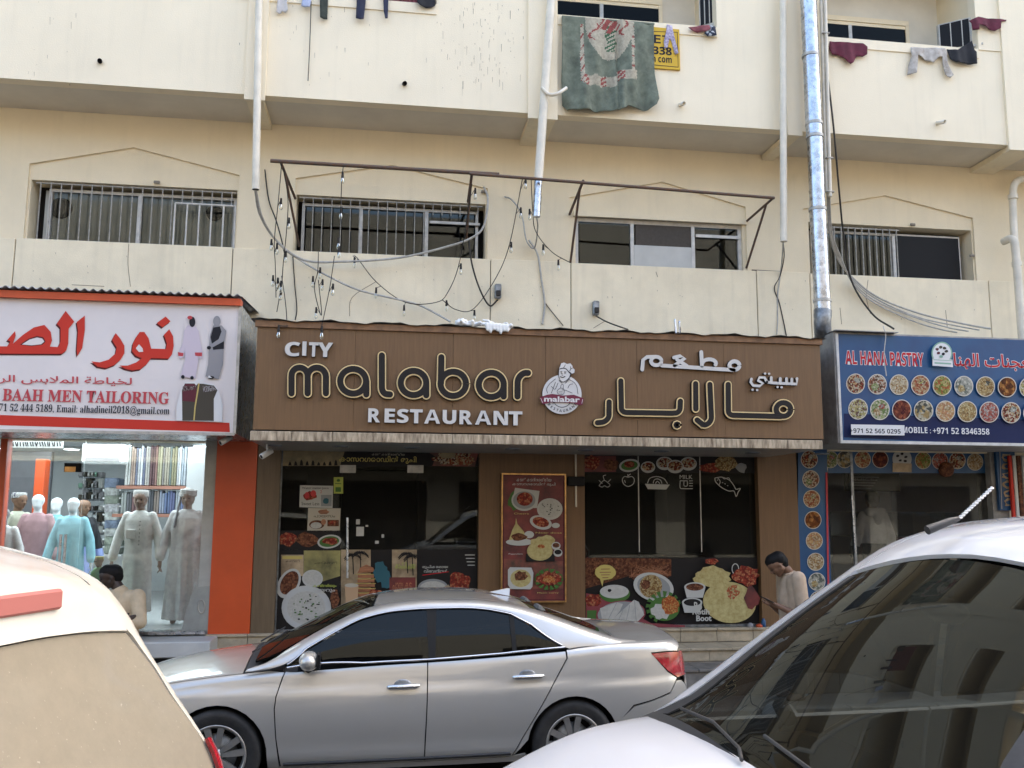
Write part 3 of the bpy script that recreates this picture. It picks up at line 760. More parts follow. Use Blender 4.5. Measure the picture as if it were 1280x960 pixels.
white_strokes([arc(577, 196, 21, 17, 0, 360, 16), [(577, 179), (540, 180), (524, 192), (521, 230)]], f3, 7.5)
white_strokes([[(1140, 266), (1139, 288), (1050, 284), (1020, 280)], [(1119, 268), (1119, 288)], [(1098, 266), (1098, 287)], [(1073, 266), (1073, 286)], [(1037, 262), (1037, 283)]], f3, 5.5)
white_strokes([[(1020, 280), (1010, 262), (990, 262), (984, 274), (1004, 286), (990, 296), (965, 294), (955, 280), (958, 268)]], f3, 5.5)
for x, y in ((1012, 246), (1028, 247), (962, 311), (980, 312), (1062, 300), (1078, 301)): white_strokes([[(x, y), (x+1, y)]], f3, 4.5)

# emblem: white disc, ribbon and a chef drawn in black lines
fe = zf(640, 430, 9.6)
m_emw = flat('emblem_white', (.66, .64, .62), .4); m_emr = flat('emblem_maroon', (.17, .035, .06), .4); m_eml = flat('emblem_line', (.04, .035, .035), .5)
emb = MB(); cpts = [xz(*fe(600+235*math.cos(2*math.pi*i/48), 605+235*math.sin(2*math.pi*i/48)), YC-.04) for i in range(48)]
emb.prism(cpts, YC-.04, YC, mi=0, side=1)
hat = [(565, 300), (580, 262), (590, 232), (625, 222), (660, 240), (700, 232), (725, 262), (728, 285), (752, 310), (748, 345), (715, 358), (700, 395), (690, 440), (600, 465), (570, 440), (562, 380)]
emb.prism([xz(*fe(*q), YC-.042) for q in hat], YC-.043, YC, mi=0, side=1)
emo = emb.build('emblem', [m_emw, m_lside], sgn)
class EP(Print):
    def y(s): s.k += 1; return s.Y-s.k*.0004
ep = EP(YC-.044)
def L(pts, r=3.2, mt=None): ep.line([fe(*q) for q in smooth_path2(pts)], r/9.6, mt or m_eml)
def smooth_path2(pts): return [(v.x, v.y) for v in smooth_path([(p[0], p[1], 0) for p in pts], 4)] if len(pts) > 2 else pts
L([(575, 300), (610, 290), (650, 300), (690, 345), (712, 352)], 5)                # hat band
L([(620, 285), (640, 250)]); L([(690, 325), (705, 300), (700, 270)]); L([(700, 300), (725, 290)])
L([(565, 300), (560, 380), (575, 430), (610, 455), (650, 440), (690, 400), (700, 370)], 3.5)  # face
L([(690, 340), (705, 360), (695, 395)], 7); L([(580, 335), (600, 332)], 4); L([(625, 335), (650, 335)], 4)
ep.ell(*fe(592, 350), .7, .8, m_eml); ep.ell(*fe(635, 350), .7, .8, m_eml)
L([(605, 350), (598, 375), (612, 380)], 2.5); L([(580, 392), (605, 402), (635, 390)], 5)
L([(640, 470), (690, 415)], 4); L([(600, 470), (565, 440)], 4); L([(520, 420), (450, 480), (415, 540), (425, 590)])
L([(690, 430), (740, 460), (775, 510), (790, 600)]); L([(670, 530), (690, 490), (730, 480)]); L([(600, 550), (650, 560), (720, 590)])
L([(470, 510), (500, 540)]); L([(520, 460), (490, 540), (470, 590)]); L([(550, 470), (530, 520), (510, 550)])
L([(545, 555), (580, 530), (620, 545), (618, 600), (560, 605), (540, 575), (545, 555)], 3); L([(580, 530), (590, 490), (612, 490), (612, 540)], 3)
L([(555, 570), (600, 572)], 2); L([(555, 588), (600, 590)], 2)
L([(490, 715)]+[(600+115*math.cos(RAD(a)), 640+120*math.sin(RAD(a))) for a in range(150, 20, -15)]+[(720, 715)], 4)
band = [(330, 640), (420, 610), (480, 600), (610, 620), (740, 610), (860, 655), (845, 730), (800, 735), (730, 710), (600, 702), (470, 700), (370, 725), (350, 700)]
ep.poly([fe(*q) for q in band], m_emr)
ep.line([fe(345, 655), fe(365, 705)], .25, m_emw); ep.line([fe(845, 665), fe(835, 715)], .25, m_emw)
ep.text('malabar', fe(385, 0)[0], fe(0, 692)[1], fe(815, 0)[0], 7.0, m_emw, .03)
chars = 'RESTAURANT'
for i, ch in enumerate(chars):
    a = RAD(142-i*(104/9)); cx_, cy_ = 600+198*math.cos(a), 605+198*math.sin(a); an = -(math.pi/2-a)
    vs, fs = glyphs(boldsans(ch)); w_ = max(v[0] for v in vs)
    ca, sa = math.cos(an), math.sin(an); vv = []; yk = ep.y()
    for v in vs:
        u, t = (v[0]-w_/2)*44, (v[1]-.35)*44; q = fe(cx_+u*ca+t*sa, cy_+u*sa-t*ca); X_, Z_ = xz(*q, YC-.044); vv.append((X_, yk, Z_))
    ep.mb.add(vv, fs, ep.mi(m_eml))
ep.mb.build('drawing', ep.mats, emo)

# ------------------------------------------------------------------ tailor's sign
YT = 9.70
sx0, sx1 = -5.9, x_at(296.5, 460, YT); sz1 = P(296, 383, Y=YT).z; sz0 = P(290, 541, Y=YT).z
m_banner = M('backlit_banner', (.74, .68, .66), .5, var=.03, scale=2)
m_red = flat('print_red', (.56, .045, .03), .45); m_redd = flat('print_dark_red', (.10, .02, .02), .5); m_reds = flat('print_crimson', (.50, .07, .08), .5)
m_pblk = flat('print_black', (.02, .02, .025), .5); m_pwht = flat('print_white', (.72, .71, .70), .5)
ts = thing('tailor_sign', ((sx0+sx1)/2, YT, sz0), 'white tailor shop sign with big red Arabic lettering and pictures of robes', 'shop sign')
MB().box(sx0, sx1, YT, YT+.01, sz0, sz1).build('face_panel', m_banner, ts)
mb = MB(); mb.box(sx0, sx1+.02, YT+.011, YW-.06, sz0-.01, sz1+.01)
mb.build('box_body', m_duct, ts)
MB().box(sx0, sx1+.006, YT-.012, YT+.006, sz0-.03, sz0-.001).build('edge_profile', m_alu, ts)
MB().box(sx1-.012, sx1+.02, YT-.01, YT+.0105, sz0, sz1).build('edge_profile', m_alu, ts)
MB().box(sx0, sx1+.01, YT-.05, YT+.10, sz1+.001, sz1+.075).build('red_fascia', m_orange, ts)
# corrugated sheet
mb = MB(); n = 330; vs = []; zt = sz1+.10
for i in range(n+1):
    x = sx0+(sx1+.03-sx0)*i/n; dz = .013*math.sin(2*math.pi*x/.085)
    for y, dd in ((YT-.10, 0), (YW-.05, .10)): vs += [(x, y, zt+dz+dd), (x, y, zt+dz+dd-.004)]
fs = []
for i in range(n):
    a = i*4; b = a+4; fs += [(a, b, b+2, a+2), (a+3, b+3, b+1, a+1), (a, a+1, b+1, b)]
mb.add(vs, fs, smooth=True); mb.build('corrugated_sheet', m_sheet, ts)
ft = zf(0, 350, 3.765)
pt = Print(YT-.001)
ptR = lambda x0, y0, x1, y1, mt: pt.poly([ft(x0, y0), ft(x1, y0), ft(x1, y1), ft(x0, y1)], mt)
pt.poly([ft(-600, 590), ft(-600, 632), ft(1082, 716), ft(1080, 672)], m_orange) if False else pt.poly([ft(-500, 618), ft(1080, 672), ft(1082, 716), ft(-500, 668)], m_red)
glyph_red = [
    [(780, 172), (803, 195), (765, 223), (738, 203)],
    [(797, 232), (815, 265), (818, 310), (810, 350), (795, 370), (712, 368), (692, 395), (662, 420), (625, 426), (590, 418), (562, 403), (602, 403), (642, 388), (668, 368), (640, 357), (622, 335), (626, 300), (642, 268), (658, 245), (680, 245), (700, 275), (712, 323), (782, 325), (786, 298), (772, 258)],
    [(545, 250), (568, 278), (586, 310), (586, 345), (568, 375), (540, 400), (500, 415), (460, 408), (430, 383), (470, 388), (512, 375), (545, 345), (550, 318), (528, 283)],
    [(400, 168), (400, 235), (388, 320), (365, 358), (362, 330), (368, 240), (362, 198)],
    [(310, 146), (350, 196), (324, 230), (322, 300), (313, 332), (292, 348), (-560, 345), (-560, 305), (35, 313), (50, 290), (35, 283), (72, 241), (75, 262), (62, 300), (110, 258), (160, 224), (210, 212), (240, 245), (246, 285), (236, 314), (275, 316), (286, 290), (286, 225), (268, 206)],
]
for g_ in glyph_red: pt.poly([ft(x-6, y+7) for x, y in g_], m_redd)
for g_ in glyph_red: pt.poly([ft(*q) for q in g_], m_red)
pt.poly([ft(*q) for q in [(95, 305), (135, 277), (175, 264), (205, 270), (216, 290), (200, 306), (150, 312)]], m_redd)
pt.poly([ft(*q) for q in [(105, 304), (140, 281), (175, 271), (200, 276), (210, 290), (195, 303), (150, 308)]], m_banner)
pt.poly([ft(*q) for q in [(640, 322), (655, 303), (672, 322), (675, 338), (655, 340)]], m_banner)
pt.text(shape_arabic('لخياطة الملابس الر'), ft(0, 0)[0]-2, ft(0, 488)[1], ft(620, 0)[0], 11.5, m_reds, .012)
pt.text(boldserif('BAAH MEN TAILORING'), ft(10, 0)[0], ft(0, 565)[1]+1, ft(795, 0)[0], 15.5, m_reds, .01)
pt.text(boldserif('AL SA'), ft(10, 0)[0]-52, ft(0, 560)[1]-1, ft(-20, 0)[0], 15.5, m_reds, .01)
pt.text(boldserif('+971 52 444 5189, Email: alhadineil2018@gmail.com'), ft(-48, 0)[0], ft(0, 630)[1]-1, ft(797, 0)[0], 12.5, m_pblk, .0)
m_lil = flat('print_pale_lilac', (.60, .52, .58), .5); m_gry = flat('print_grey', (.30, .29, .30), .5); m_mar = flat('print_maroon', (.12, .03, .04), .5)
m_brn = flat('print_olive_brown', (.075, .065, .05), .5); m_gld = flat('print_gold', (.55, .42, .15), .5)
tp = lambda pts, mt: pt.poly([ft(*q) for q in pts], mt)
tp([(882, 215), (868, 240), (860, 300), (838, 345), (845, 372), (865, 365), (870, 330), (872, 380), (850, 455), (920, 465), (935, 380), (930, 330), (938, 372), (952, 370), (955, 345), (945, 300), (935, 240), (918, 215)], m_lil)
tp([(838, 340), (865, 345), (862, 360), (840, 358)], m_reds); tp([(918, 342), (952, 342), (952, 360), (920, 358)], m_reds)
pt.ell(*ft(906, 198), 3.8, 6.5, m_pblk); pt.ell(*ft(895, 178), 3.2, 2.2, m_reds); pt.ell(*ft(862, 457), 2.2, 2.4, m_pblk); pt.ell(*ft(905, 461), 2.2, 2.2, m_pblk)
tp([(1005, 215), (990, 260), (985, 310), (975, 320), (985, 328), (980, 400), (968, 455), (1030, 468), (1050, 400), (1052, 325), (1058, 290), (1066, 240), (1045, 215)], m_gry)
tp([(1005, 225), (992, 270), (1000, 310), (1005, 330), (1055, 325), (1056, 280), (1036, 220)], m_pblk)
tp([(1050, 228), (1064, 240), (1054, 290), (990, 325), (985, 310), (1030, 280)], m_gry)
pt.ell(*ft(1022, 196), 4.6, 6.8, m_gry); pt.ell(*ft(985, 320), 2.6, 2.2, m_pblk); pt.ell(*ft(995, 460), 4, 2, m_pblk)
tp([(920, 478), (870, 485), (850, 530), (832, 600), (832, 662), (1046, 668), (1050, 590), (1030, 520), (1010, 495), (960, 482)], m_pwht)
tp([(925, 488), (872, 488), (858, 520), (860, 662), (1008, 664), (1008, 560), (1025, 520), (1008, 498), (960, 490)], m_brn)
tp([(925, 490), (874, 490), (860, 520), (860, 570), (925, 575)], m_mar)
tp([(862, 502), (925, 500), (915, 518), (860, 525)], food('embroidery', [(.3, .2, .2), (.08, .02, .02), (.45, .4, .38), (.1, .05, .05)], 150))
tp([(955, 500), (1008, 500), (1022, 520), (960, 530)], food('embroidery_pale', [(.4, .38, .36), (.08, .02, .02), (.5, .48, .45)], 150))
pt.line([ft(938, 490), ft(920, 600), ft(915, 660)], .9, m_gld)
tp([(930, 470), (965, 470), (955, 486), (940, 482), (925, 498), (915, 486)], m_pwht)
tp([(985, 450), (1000, 462), (980, 462)], m_pwht)
pt.build('lettering', ts)

# ------------------------------------------------------------------ pastry shop sign
YP = 9.70
px0 = x_at(1050, 480, YP); px1 = 9.2; pz1 = P(1100, 419, Y=YP).z; pz0 = P(1100, 551, Y=YP).z
m_blue = M('banner_blue', (.008, .085, .21), .4, var=.1, scale=1.5, col2=(.01, .05, .15)); m_navy = flat('print_navy', (.014, .022, .075), .4)
m_greysheet = M('grey_flashing', (.36, .35, .33), .6, .2, var=.2, scale=6)
ps = thing('pastry_sign', ((px0+px1)/2, YP, pz0), 'blue pastry shop sign with two rows of round food pictures', 'shop sign')
mb = MB(); mb.box(px0, px1, YP, YP+.01, pz0, pz1); mb.build('face_panel', m_blue, ps)
mb = MB(); mb.box(px0-.05, px1, YP+.011, YW-.06, pz0-.03, pz1+.02); mb.build('box_body', m_greysheet, ps)
MB().box(px0-.03, px1, YP-.012, YP+.0095, pz0-.035, pz0-.001).build('edge_profile', m_aluw, ps)
MB().box(px0-.03, px0-.001, YP-.011, YP+.009, pz0, pz1).build('edge_profile', m_aluw, ps)
mb = MB(); q = [P(1040, 412, Y=YP-.06), P(1138, 416.5, Y=YP-.06), P(1130, 402, Y=YW-.1), P(1050, 400, Y=YW-.1)]
q = [(px0-.06, YP-.07, pz1+.035), (px0+.72, YP-.07, pz1+.03), (px0+.70, YW-.06, pz1+.07), (px0-.02, YW-.06, pz1+.07)]
mb.add(q+[(x, y, z-.008) for x, y, z in q], [(0, 1, 2, 3), (7, 6, 5, 4), (0, 4, 5, 1), (0, 3, 7, 4), (1, 5, 6, 2)]); mb.build('flashing', m_greysheet, ps)
fp = zf(940, 400, 3.765)
pp = Print(YP-.001); pR = lambda pts, mt: pp.poly([fp(*q) for q in pts], mt)
a_, b_, c_, d_ = rect(1050, 500, 1280, 551, YP)
pp.rect(1046, 508, 1420, 560, m_navy) if False else pp.poly([fp(432, 440), fp(1900, 490), fp(1900, 620), fp(432, 552)], m_navy)
m_redp = flat('print_bright_red', (.50, .02, .03), .4)
for off_, mt in ((.045, m_pwht), (.0, m_redp)):
    pp.text(boldsans('AL HANA PASTRY'), fp(441, 0)[0]-(.7 if off_ else 0), fp(0, 208)[1]+(.7 if off_ else 0), fp(808, 0)[0]+(.7 if off_ else 0), 17+(1.4 if off_ else 0), mt, off_)
    pp.text(shape_arabic('معجنات الهنا'), fp(952, 0)[0]-(.6 if off_ else 0), fp(0, 226)[1]+(.6 if off_ else 0)+2.0, fp(1345, 0)[0]+(.6 if off_ else 0), 21+(1.2 if off_ else 0), mt, .04 if off_ else .012)
fds = {}
def F(nm, cols, sc_=55):
    if nm not in fds: fds[nm] = food('food_'+nm, cols, sc_)
    return fds[nm]
FOODS = [F('meat_mix', [(.35, .06, .03), (.6, .4, .2), (.12, .03, .02), (.65, .55, .4)]), F('rice_mix', [(.6, .5, .38), (.35, .12, .06), (.7, .62, .5), (.15, .07, .04)]),
         F('flat_bread', [(.62, .48, .28), (.7, .6, .42), (.42, .24, .1)]), F('pizza', [(.55, .3, .15), (.65, .5, .3), (.4, .1, .05)]),
         F('greens', [(.42, .40, .12), (.55, .48, .2), (.2, .25, .05), (.5, .15, .06)]), F('dumplings', [(.5, .5, .42), (.2, .22, .18), (.62, .6, .5)], 35),
         F('samosa', [(.55, .38, .16), (.62, .48, .25), (.3, .16, .06)]), F('tea', [(.25, .08, .02), (.5, .22, .06), (.12, .04, .015)], 25),
         F('salad', [(.6, .5, .25), (.2, .1, .08), (.45, .42, .15), (.7, .65, .5)]), F('peas', [(.4, .45, .2), (.65, .62, .45), (.2, .28, .1)]),
         F('kebab', [(.2, .05, .03), (.35, .1, .05), (.1, .02, .02)], 30), F('wraps', [(.6, .55, .4), (.12, .12, .1), (.5, .35, .15)], 30),
         F('fries', [(.7, .45, .2), (.6, .3, .15), (.75, .6, .4)]), F('stack', [(.55, .4, .18), (.4, .25, .1), (.65, .55, .3)]), F('shrimp', [(.6, .2, .15), (.5, .45, .4), (.35, .08, .06)])]
m_ring = flat('picture_ring', (.62, .58, .50), .5)
def dish(pr_, cx_, cy_, r_, i, ry=None, ring=1.0):
    ry = ry or r_*1.08
    pr_.ell(cx_, cy_, r_, ry, m_ring); pr_.ell(cx_, cy_, r_-ring, ry-ring, FOODS[i % len(FOODS)])
    if i % 3 == 0: pr_.blob(cx_+r_*.2, cy_-ry*.3, r_*.35, ry*.28, FOODS[(i+5) % len(FOODS)], 10)
    if i % 4 == 1: pr_.blob(cx_-r_*.25, cy_+ry*.25, r_*.4, ry*.35, FOODS[(i+8) % len(FOODS)], 10)
for i in range(13):
    x, y = 487+i*101, 300+i*2.4; dish(pp, *fp(x, y), 11.8, i)
    x, y = 498+i*102, 419+i*2.6; dish(pp, *fp(x, y), 12.2, i+8)
# round logo with a scroll
m_pgrn = flat('print_pale_green', (.25, .42, .32), .5)
pp.ell(*fp(883, 160), 13, 14.5, m_pgrn); pp.ell(*fp(883, 160), 11.4, 12.8, m_pwht)
for dx, dy, mt in ((-28, -18, m_mar), (-8, -30, m_brn), (15, -25, m_brn), (-20, 5, m_mar), (8, 10, m_pblk), (25, -5, m_brn), (-5, 25, m_pgrn)): pp.blob(*fp(883+dx*.8, 155+dy*.8), 2.2, 1.8, mt, 8)
pR([(838, 185), (932, 190), (934, 225), (838, 218)], m_pwht); pp.line([fp(850, 205), fp(922, 209)], .9, m_pgrn); pp.line([fp(842, 190), fp(930, 195)], .35, m_pgrn)
pp.poly([fp(455, 493), fp(706, 497), fp(706, 545), fp(457, 542)], m_pwht)
pp.text(boldsans('+971 52 565 0295'), fp(461, 0)[0], fp(0, 531)[1], fp(700, 0)[0], 5.8, m_pblk, .0)
pp.text(boldsans('MOBILE :'), fp(708, 0)[0], fp(0, 531)[1], fp(842, 0)[0], 7.6, m_pwht)
pp.text(boldsans('+971 52 8346358'), fp(852, 0)[0], fp(0, 535)[1], fp(1118, 0)[0], 7.8, m_pwht)
pp.build('lettering', ps)
for px in (1100, 1170, 1240):
    c = P(px, 556+(px-1100)*.02, Z=pz0-.03); MB().lathe([(.001, -.004), (.05, -.006), (.07, 0)], (c.x, YP+.5, pz0-.031), 'z', 16).build('recessed_lamp', m_ductd, ps)
# ------------------------------------------------------------------ restaurant glazing and its posters
YGL = 10.91
def pane_obj(name, bl, tl, tr, br, Y, mt, par, th=.008):
    q = [xz(*bl, Y), xz(*br, Y), xz(*tr, Y), xz(*tl, Y)]
    return MB().prism(q, Y, Y+th).build(name, mt, par)
sf1 = thing('restaurant_glass_front', (P(470, 780, Y=YGL).x, YGL, ZF), 'dark glass front with double door and food posters left of the brown pier', 'shopfront')
sf2 = thing('restaurant_glass_front', (P(840, 780, Y=YGL).x, YGL, ZF), 'dark glass window with big food poster right of the brown pier', 'shopfront')
gx0, gx1, gx2, gx3 = xs_(346), xs_(598), xs_(730.5), xs_(950.5)
GZ1 = 2.94
def sheet(x0, x1, z0, z1, par, name='pane', Y=YGL, mt=None): return MB().box(x0, x1, Y, Y+.008, z0, z1).build(name, mt or {sf1: m_filmglass, sf2: m_filmglass}.get(par, m_pastglass if par['category'] == 'shopfront' and 'pastry' in par.name else m_shopglass), par)
da, db = xs_(425), xs_(520)
sheet(gx0, da-.004, ZF+.03, GZ1, sf1); sheet(da, db-.004, ZF+.03, 2.62, sf1, 'door'); sheet(da, db-.004, 2.63, GZ1, sf1); sheet(db, gx1, ZF+.03, GZ1, sf1)
MB().box(gx0, gx1, YGL-.03, YGL+.05, ZF, ZF+.028).build('sill', m_ductd, sf1)
MB().box(gx0, gx0+.03, YGL-.01, YGL+.04, ZF+.029, GZ1).build('frame', m_ductd, sf1)
va, vb = xs_(799), xs_(877)
sheet(gx2, va-.004, ZF+.03, GZ1, sf2); sheet(va, vb-.004, ZF+.03, GZ1, sf2); sheet(vb, gx3, ZF+.03, GZ1, sf2)
MB().box(gx2, gx3, YGL-.03, YGL+.05, ZF, ZF+.028).build('sill', m_ductd, sf2)
f6 = zf(320, 550, 3.765); f7 = zf(600, 550, 3.765); f8 = zf(880, 550, 3.2)
def patch(par, f, x0, y0, x1, y1, mt, name='door_clamp', dy=.02):
    a, b, c, d = rect(*f(x0, y0), *f(x1, y1), YGL); MB().bbox(a, b, YGL-dy, YGL-.001, c, d, .003).build(name, mt, par)
patch(sf1, f6, 395, 118, 470, 155, m_alu); patch(sf1, f6, 712, 118, 788, 155, m_alu)
h_ = [P(*f6(430, y), Y=YGL-.055) for y in (365, 650)]
hd = MB().tube(h_, .013, 8).tube([h_[0]+Vector((0, 0, -.12)), h_[0]+Vector((0, .055, -.12))], .008, 6).tube([h_[1]+Vector((0, 0, .12)), h_[1]+Vector((0, .055, .12))], .008, 6).build('door_handle', m_duct, sf1)
# colours of the prints
fl = lambda n, c: flat('ink_'+n, c, .5)
i_tan = M('ink_dusk', (.40, .30, .16), .5, var=.3, scale=3.5, col2=(.10, .09, .05)); i_drk = fl('near_black', (.02, .018, .018)); i_yel = fl('yellow', (.55, .45, .14)); i_cream = fl('cream', (.47, .43, .35))
i_redc = M('ink_red_haze', (.26, .06, .04), .5, var=.4, scale=6, col2=(.05, .03, .02)); i_wht = fl('white', (.50, .50, .47)); i_grn = fl('leaf_green', (.07, .16, .04)); i_lime = fl('lime', (.42, .48, .10))
i_sep = M('ink_sepia', (.50, .38, .24), .5, var=.3, scale=4, col2=(.12, .08, .04)); i_cop = M('ink_copper', (.42, .17, .08), .4, var=.3, scale=5, stretch=(1, 1, 12)); i_tea = fl('milky_tea', (.50, .33, .20))
i_mar = M('ink_wine', (.19, .03, .025), .5, var=.4, scale=5, col2=(.06, .015, .015)); i_pk = fl('tablecloth_rose', (.25, .06, .07)); i_org = food('food_carrot', [(.65, .2, .06), (.5, .12, .04), (.7, .35, .12)], 60)
i_rice = M('food_white_rice', (.50, .49, .45), .6, var=.1, scale=40); i_curry = food('food_curry', [(.22, .09, .05), (.3, .12, .06), (.14, .05, .03)], 40)
i_roti = M('food_roti', (.50, .44, .20), .6, var=.16, scale=22, col2=(.36, .27, .09)); i_redm = food('food_red_meat', [(.42, .07, .04), (.25, .04, .03), (.55, .2, .1)], 45)
i_blu = fl('teal', (.04, .12, .15)); i_olive = M('ink_olive_glow', (.45, .40, .14), .5, var=.4, scale=2.2, col2=(.07, .065, .03)); i_gry = fl('grey', (.28, .29, .29)); i_appam = M('food_appam', (.52, .51, .47), .6, var=.1, scale=14)
def poster(name, label, YY, fn, mats_draw, cat='poster', group=None, loc=None, kindname='print'):
    p_ = Print(YY); mats_draw(p_, fn); xs__ = [v[0] for v in p_.mb.v]; zs__ = [v[2] for v in p_.mb.v]
    t = thing(name, ((min(xs__)+max(xs__))/2, YY, min(zs__)), label, cat, group)
    p_.build(kindname, t); return t, p_
def R(p, f, x0, y0, x1, y1, mt): p.poly([f(x0, y0), f(x1, y0), f(x1, y1), f(x0, y1)], mt)
YD = YGL-.002
def d1(p, f):
    R(p, f, 125, 38, 1050, 124, i_drk); p.poly([f(125, 40), f(420, 45), (f(395, 122)), f(125, 122)], i_tan); p.poly([f(800, 48), f(1048, 50), f(1030, 125), f(830, 122), f(845, 80)], i_redc)
    for k in range(9): x = 160+k*27; h = random.uniform(10, 24); p.poly([f(x-8, 120), f(x-5, 120-h), f(x, 112-h), f(x+5, 120-h), f(x+8, 120)], i_drk)
    p.blob(*f(930, 85), 24, 9, FOODS[0], 20); p.blob(*f(985, 100), 12, 5, FOODS[3], 14); p.blob(*f(900, 70), 10, 5, i_tan, 12)
    p.text('കാസറഗോഡിൻ രുചി', f(390, 0)[0], f(0, 108)[1], f(755, 0)[0], 9.5, i_yel, .02); p.text('കടൽ കടന്നെത്തിയ', f(545, 0)[0], f(0, 72)[1], f(700, 0)[0], 3.2, i_cream, .01)
poster('window_banner', 'dusk coloured banner strip with yellow Malayalam words along the top of the door glass', YD, f6, d1)
def d2(p, f):
    R(p, f, 366, 175, 410, 252, i_lime); R(p, f, 374, 222, 400, 244, i_grn); p.line([f(374, 205), f(400, 206)], .5, i_grn); p.ell(*f(388, 190), 2.2, 1.8, i_grn)
poster('sticker', 'narrow lime green sticker on the door glass', YD, f6, d2, 'sticker')
def d3(p, f):
    p.poly([f(207, 213), f(363, 216), f(360, 320), f(204, 316)], i_wht); p.blob(*f(252, 262), 8.5, 5.5, i_redm, 16); p.ell(*f(270, 252), 3.5, 4.2, fl('cut_melon', (.55, .06, .06))); p.ell(*f(240, 260), 3, 4, fl('melon', (.5, .05, .05)))
    p.text('Water melon Juice', f(216, 0)[0], f(0, 233)[1], f(342, 0)[0], 3.4, i_drk); p.text('Sweet Less', f(214, 0)[0], f(0, 307)[1], f(298, 0)[0], 4.2, i_drk); R(p, f, 306, 258, 356, 312, i_gry); p.blob(*f(330, 288), 3.5, 3.8, i_blu, 9)
    p.text('2', f(302, 0)[0], f(0, 250)[1], f(310, 0)[0], 3.6, m_redp)
poster('paper_notice', 'white juice notice with red melon, upper of two papers on the door glass', YD, f6, d3, 'notice', 'paper notices taped to the door glass')
def d4(p, f):
    p.poly([f(246, 320), f(398, 322), f(394, 430), f(241, 428)], i_cream); p.blob(*f(318, 338), 6.5, 3.2, i_cop, 12); p.text('പായസം', f(272, 0)[0], f(0, 364)[1], f(372, 0)[0], 3.0, i_drk)
    p.ell(*f(286, 398), 9.5, 5.5, i_curry); p.ell(*f(283, 402), 7, 4, i_rice); p.ell(*f(318, 386), 3, 3.6, i_cop); R(p, f, 336, 376, 390, 406, i_curry); p.blob(*f(360, 388), 5, 2.6, i_redm, 9)
poster('paper_notice', 'cream notice with brown bowls, lower of two papers on the door glass', YD, f6, d4, 'notice', 'paper notices taped to the door glass')
def d5(p, f):
    R(p, f, 106, 426, 398, 516, i_drk); p.blob(*f(150, 465), 12, 9, i_redm, 18); p.blob(*f(240, 470), 14, 9, i_curry, 18); p.ell(*f(345, 478), 15, 8.5, i_wht, rot=-8); p.ell(*f(345, 478), 12.5, 6.6, i_grn, rot=-8); p.blob(*f(348, 476), 9, 4.6, i_redm, 14)
poster('food_poster', 'narrow dark poster strip with an oval dish of red meat above the big white plate', YD, f6, d5)
def d6(p, f):
    p.poly([f(106, 517), f(400, 517), f(388, 905), f(84, 905)], i_drk); p.poly([f(225, 520), f(398, 520), f(396, 640), f(300, 670), f(225, 640)], i_olive); R(p, f, 118, 540, 224, 640, i_sep); R(p, f, 124, 546, 218, 560, i_yel)
    p.text('കഞ്ഞി', f(140, 0)[0], f(0, 575)[1], f(205, 0)[0], 3, i_drk)
    p.ell(*f(155, 675), 13, 20, i_wht, rot=30); p.ell(*f(157, 672), 10, 16, i_curry, rot=30); p.ell(*f(266, 652), 13, 11, i_wht); p.ell(*f(266, 650), 11, 8.5, i_rice)
    p.ell(*f(237, 790), 31, 28, i_wht); p.ell(*f(237, 790), 30, 27, flat('plate_shade', (.5, .51, .50), .4)); p.ell(*f(237, 790), 24, 21, i_rice)
    for k in range(34):
        a = random.uniform(0, 6.28); r = random.uniform(0, 1)**.5*20; p.blob(f(237, 790)[0]+r*math.cos(a), f(237, 790)[1]-1+r*.85*math.sin(a), random.uniform(.8, 1.7), random.uniform(.6, 1.2), i_grn if k % 3 else i_drk, 7)
    p.blob(*f(370, 750), 6, 12, i_curry, 12); p.text('പാൽ കഞ്ഞി', f(275, 0)[0], f(0, 583)[1], f(380, 0)[0], 2.8, i_drk); p.text('കഞ്ഞിയും', f(268, 0)[0], f(0, 695)[1], f(378, 0)[0], 4.4, i_lime, .015); p.text('പയറും', f(268, 0)[0], f(0, 718)[1], f(372, 0)[0], 4.4, i_wht, .015)
poster('food_poster', 'poster with a big white plate of rice at the left end of the glass', YD, f6, d6, group='food posters on the restaurant glass')
def d7(p, f):
    R(p, f, 400, 516, 757, 800, i_sep); R(p, f, 540, 516, 640, 800, i_drk)
    for cx_, cy_ in ((455, 540), (490, 530), (710, 535), (735, 545)):
        for k in range(9): a = RAD(200-k*26); p.line([f(cx_, cy_), f(cx_+26*math.cos(a), cy_-16*math.sin(a)+6), f(cx_+40*math.cos(a), cy_-16*math.sin(a)+20)], .6, i_drk)
        p.line([f(cx_, cy_), f(cx_+4, cy_+90)], .6, i_drk)
    for k in range(6): R(p, f, 470+k*2, 740-k*22, 565-k*2, 758-k*22, i_cop); p.line([f(470, 741-k*22), f(563, 741-k*22)], .35, i_yel)
    p.poly([f(478, 625), f(560, 620), f(552, 600), f(520, 585), f(490, 600)], i_cop); p.poly([f(418, 685), f(482, 680), f(478, 775), f(424, 775)], i_tea); p.ell(*f(450, 683), 8.6, 2.6, i_cream)
    p.blob(*f(585, 620), 8, 13, i_blu, 16); p.blob(*f(610, 655), 7, 12, i_blu, 14); p.blob(*f(565, 720), 10, 5, i_redm, 14); R(p, f, 628, 645, 750, 715, i_mar)
    p.text('ചായ കട', f(640, 0)[0], f(0, 705)[1], f(732, 0)[0], 9, i_cop, .01); p.text('കാപ്പി ചായ', f(655, 0)[0], f(0, 605)[1], f(750, 0)[0], 8, i_lime, .01)
poster('food_poster', 'sepia poster with palms, a glass of milky tea and copper pots beside the door handle', YD, f6, d7, group='food posters on the restaurant glass')
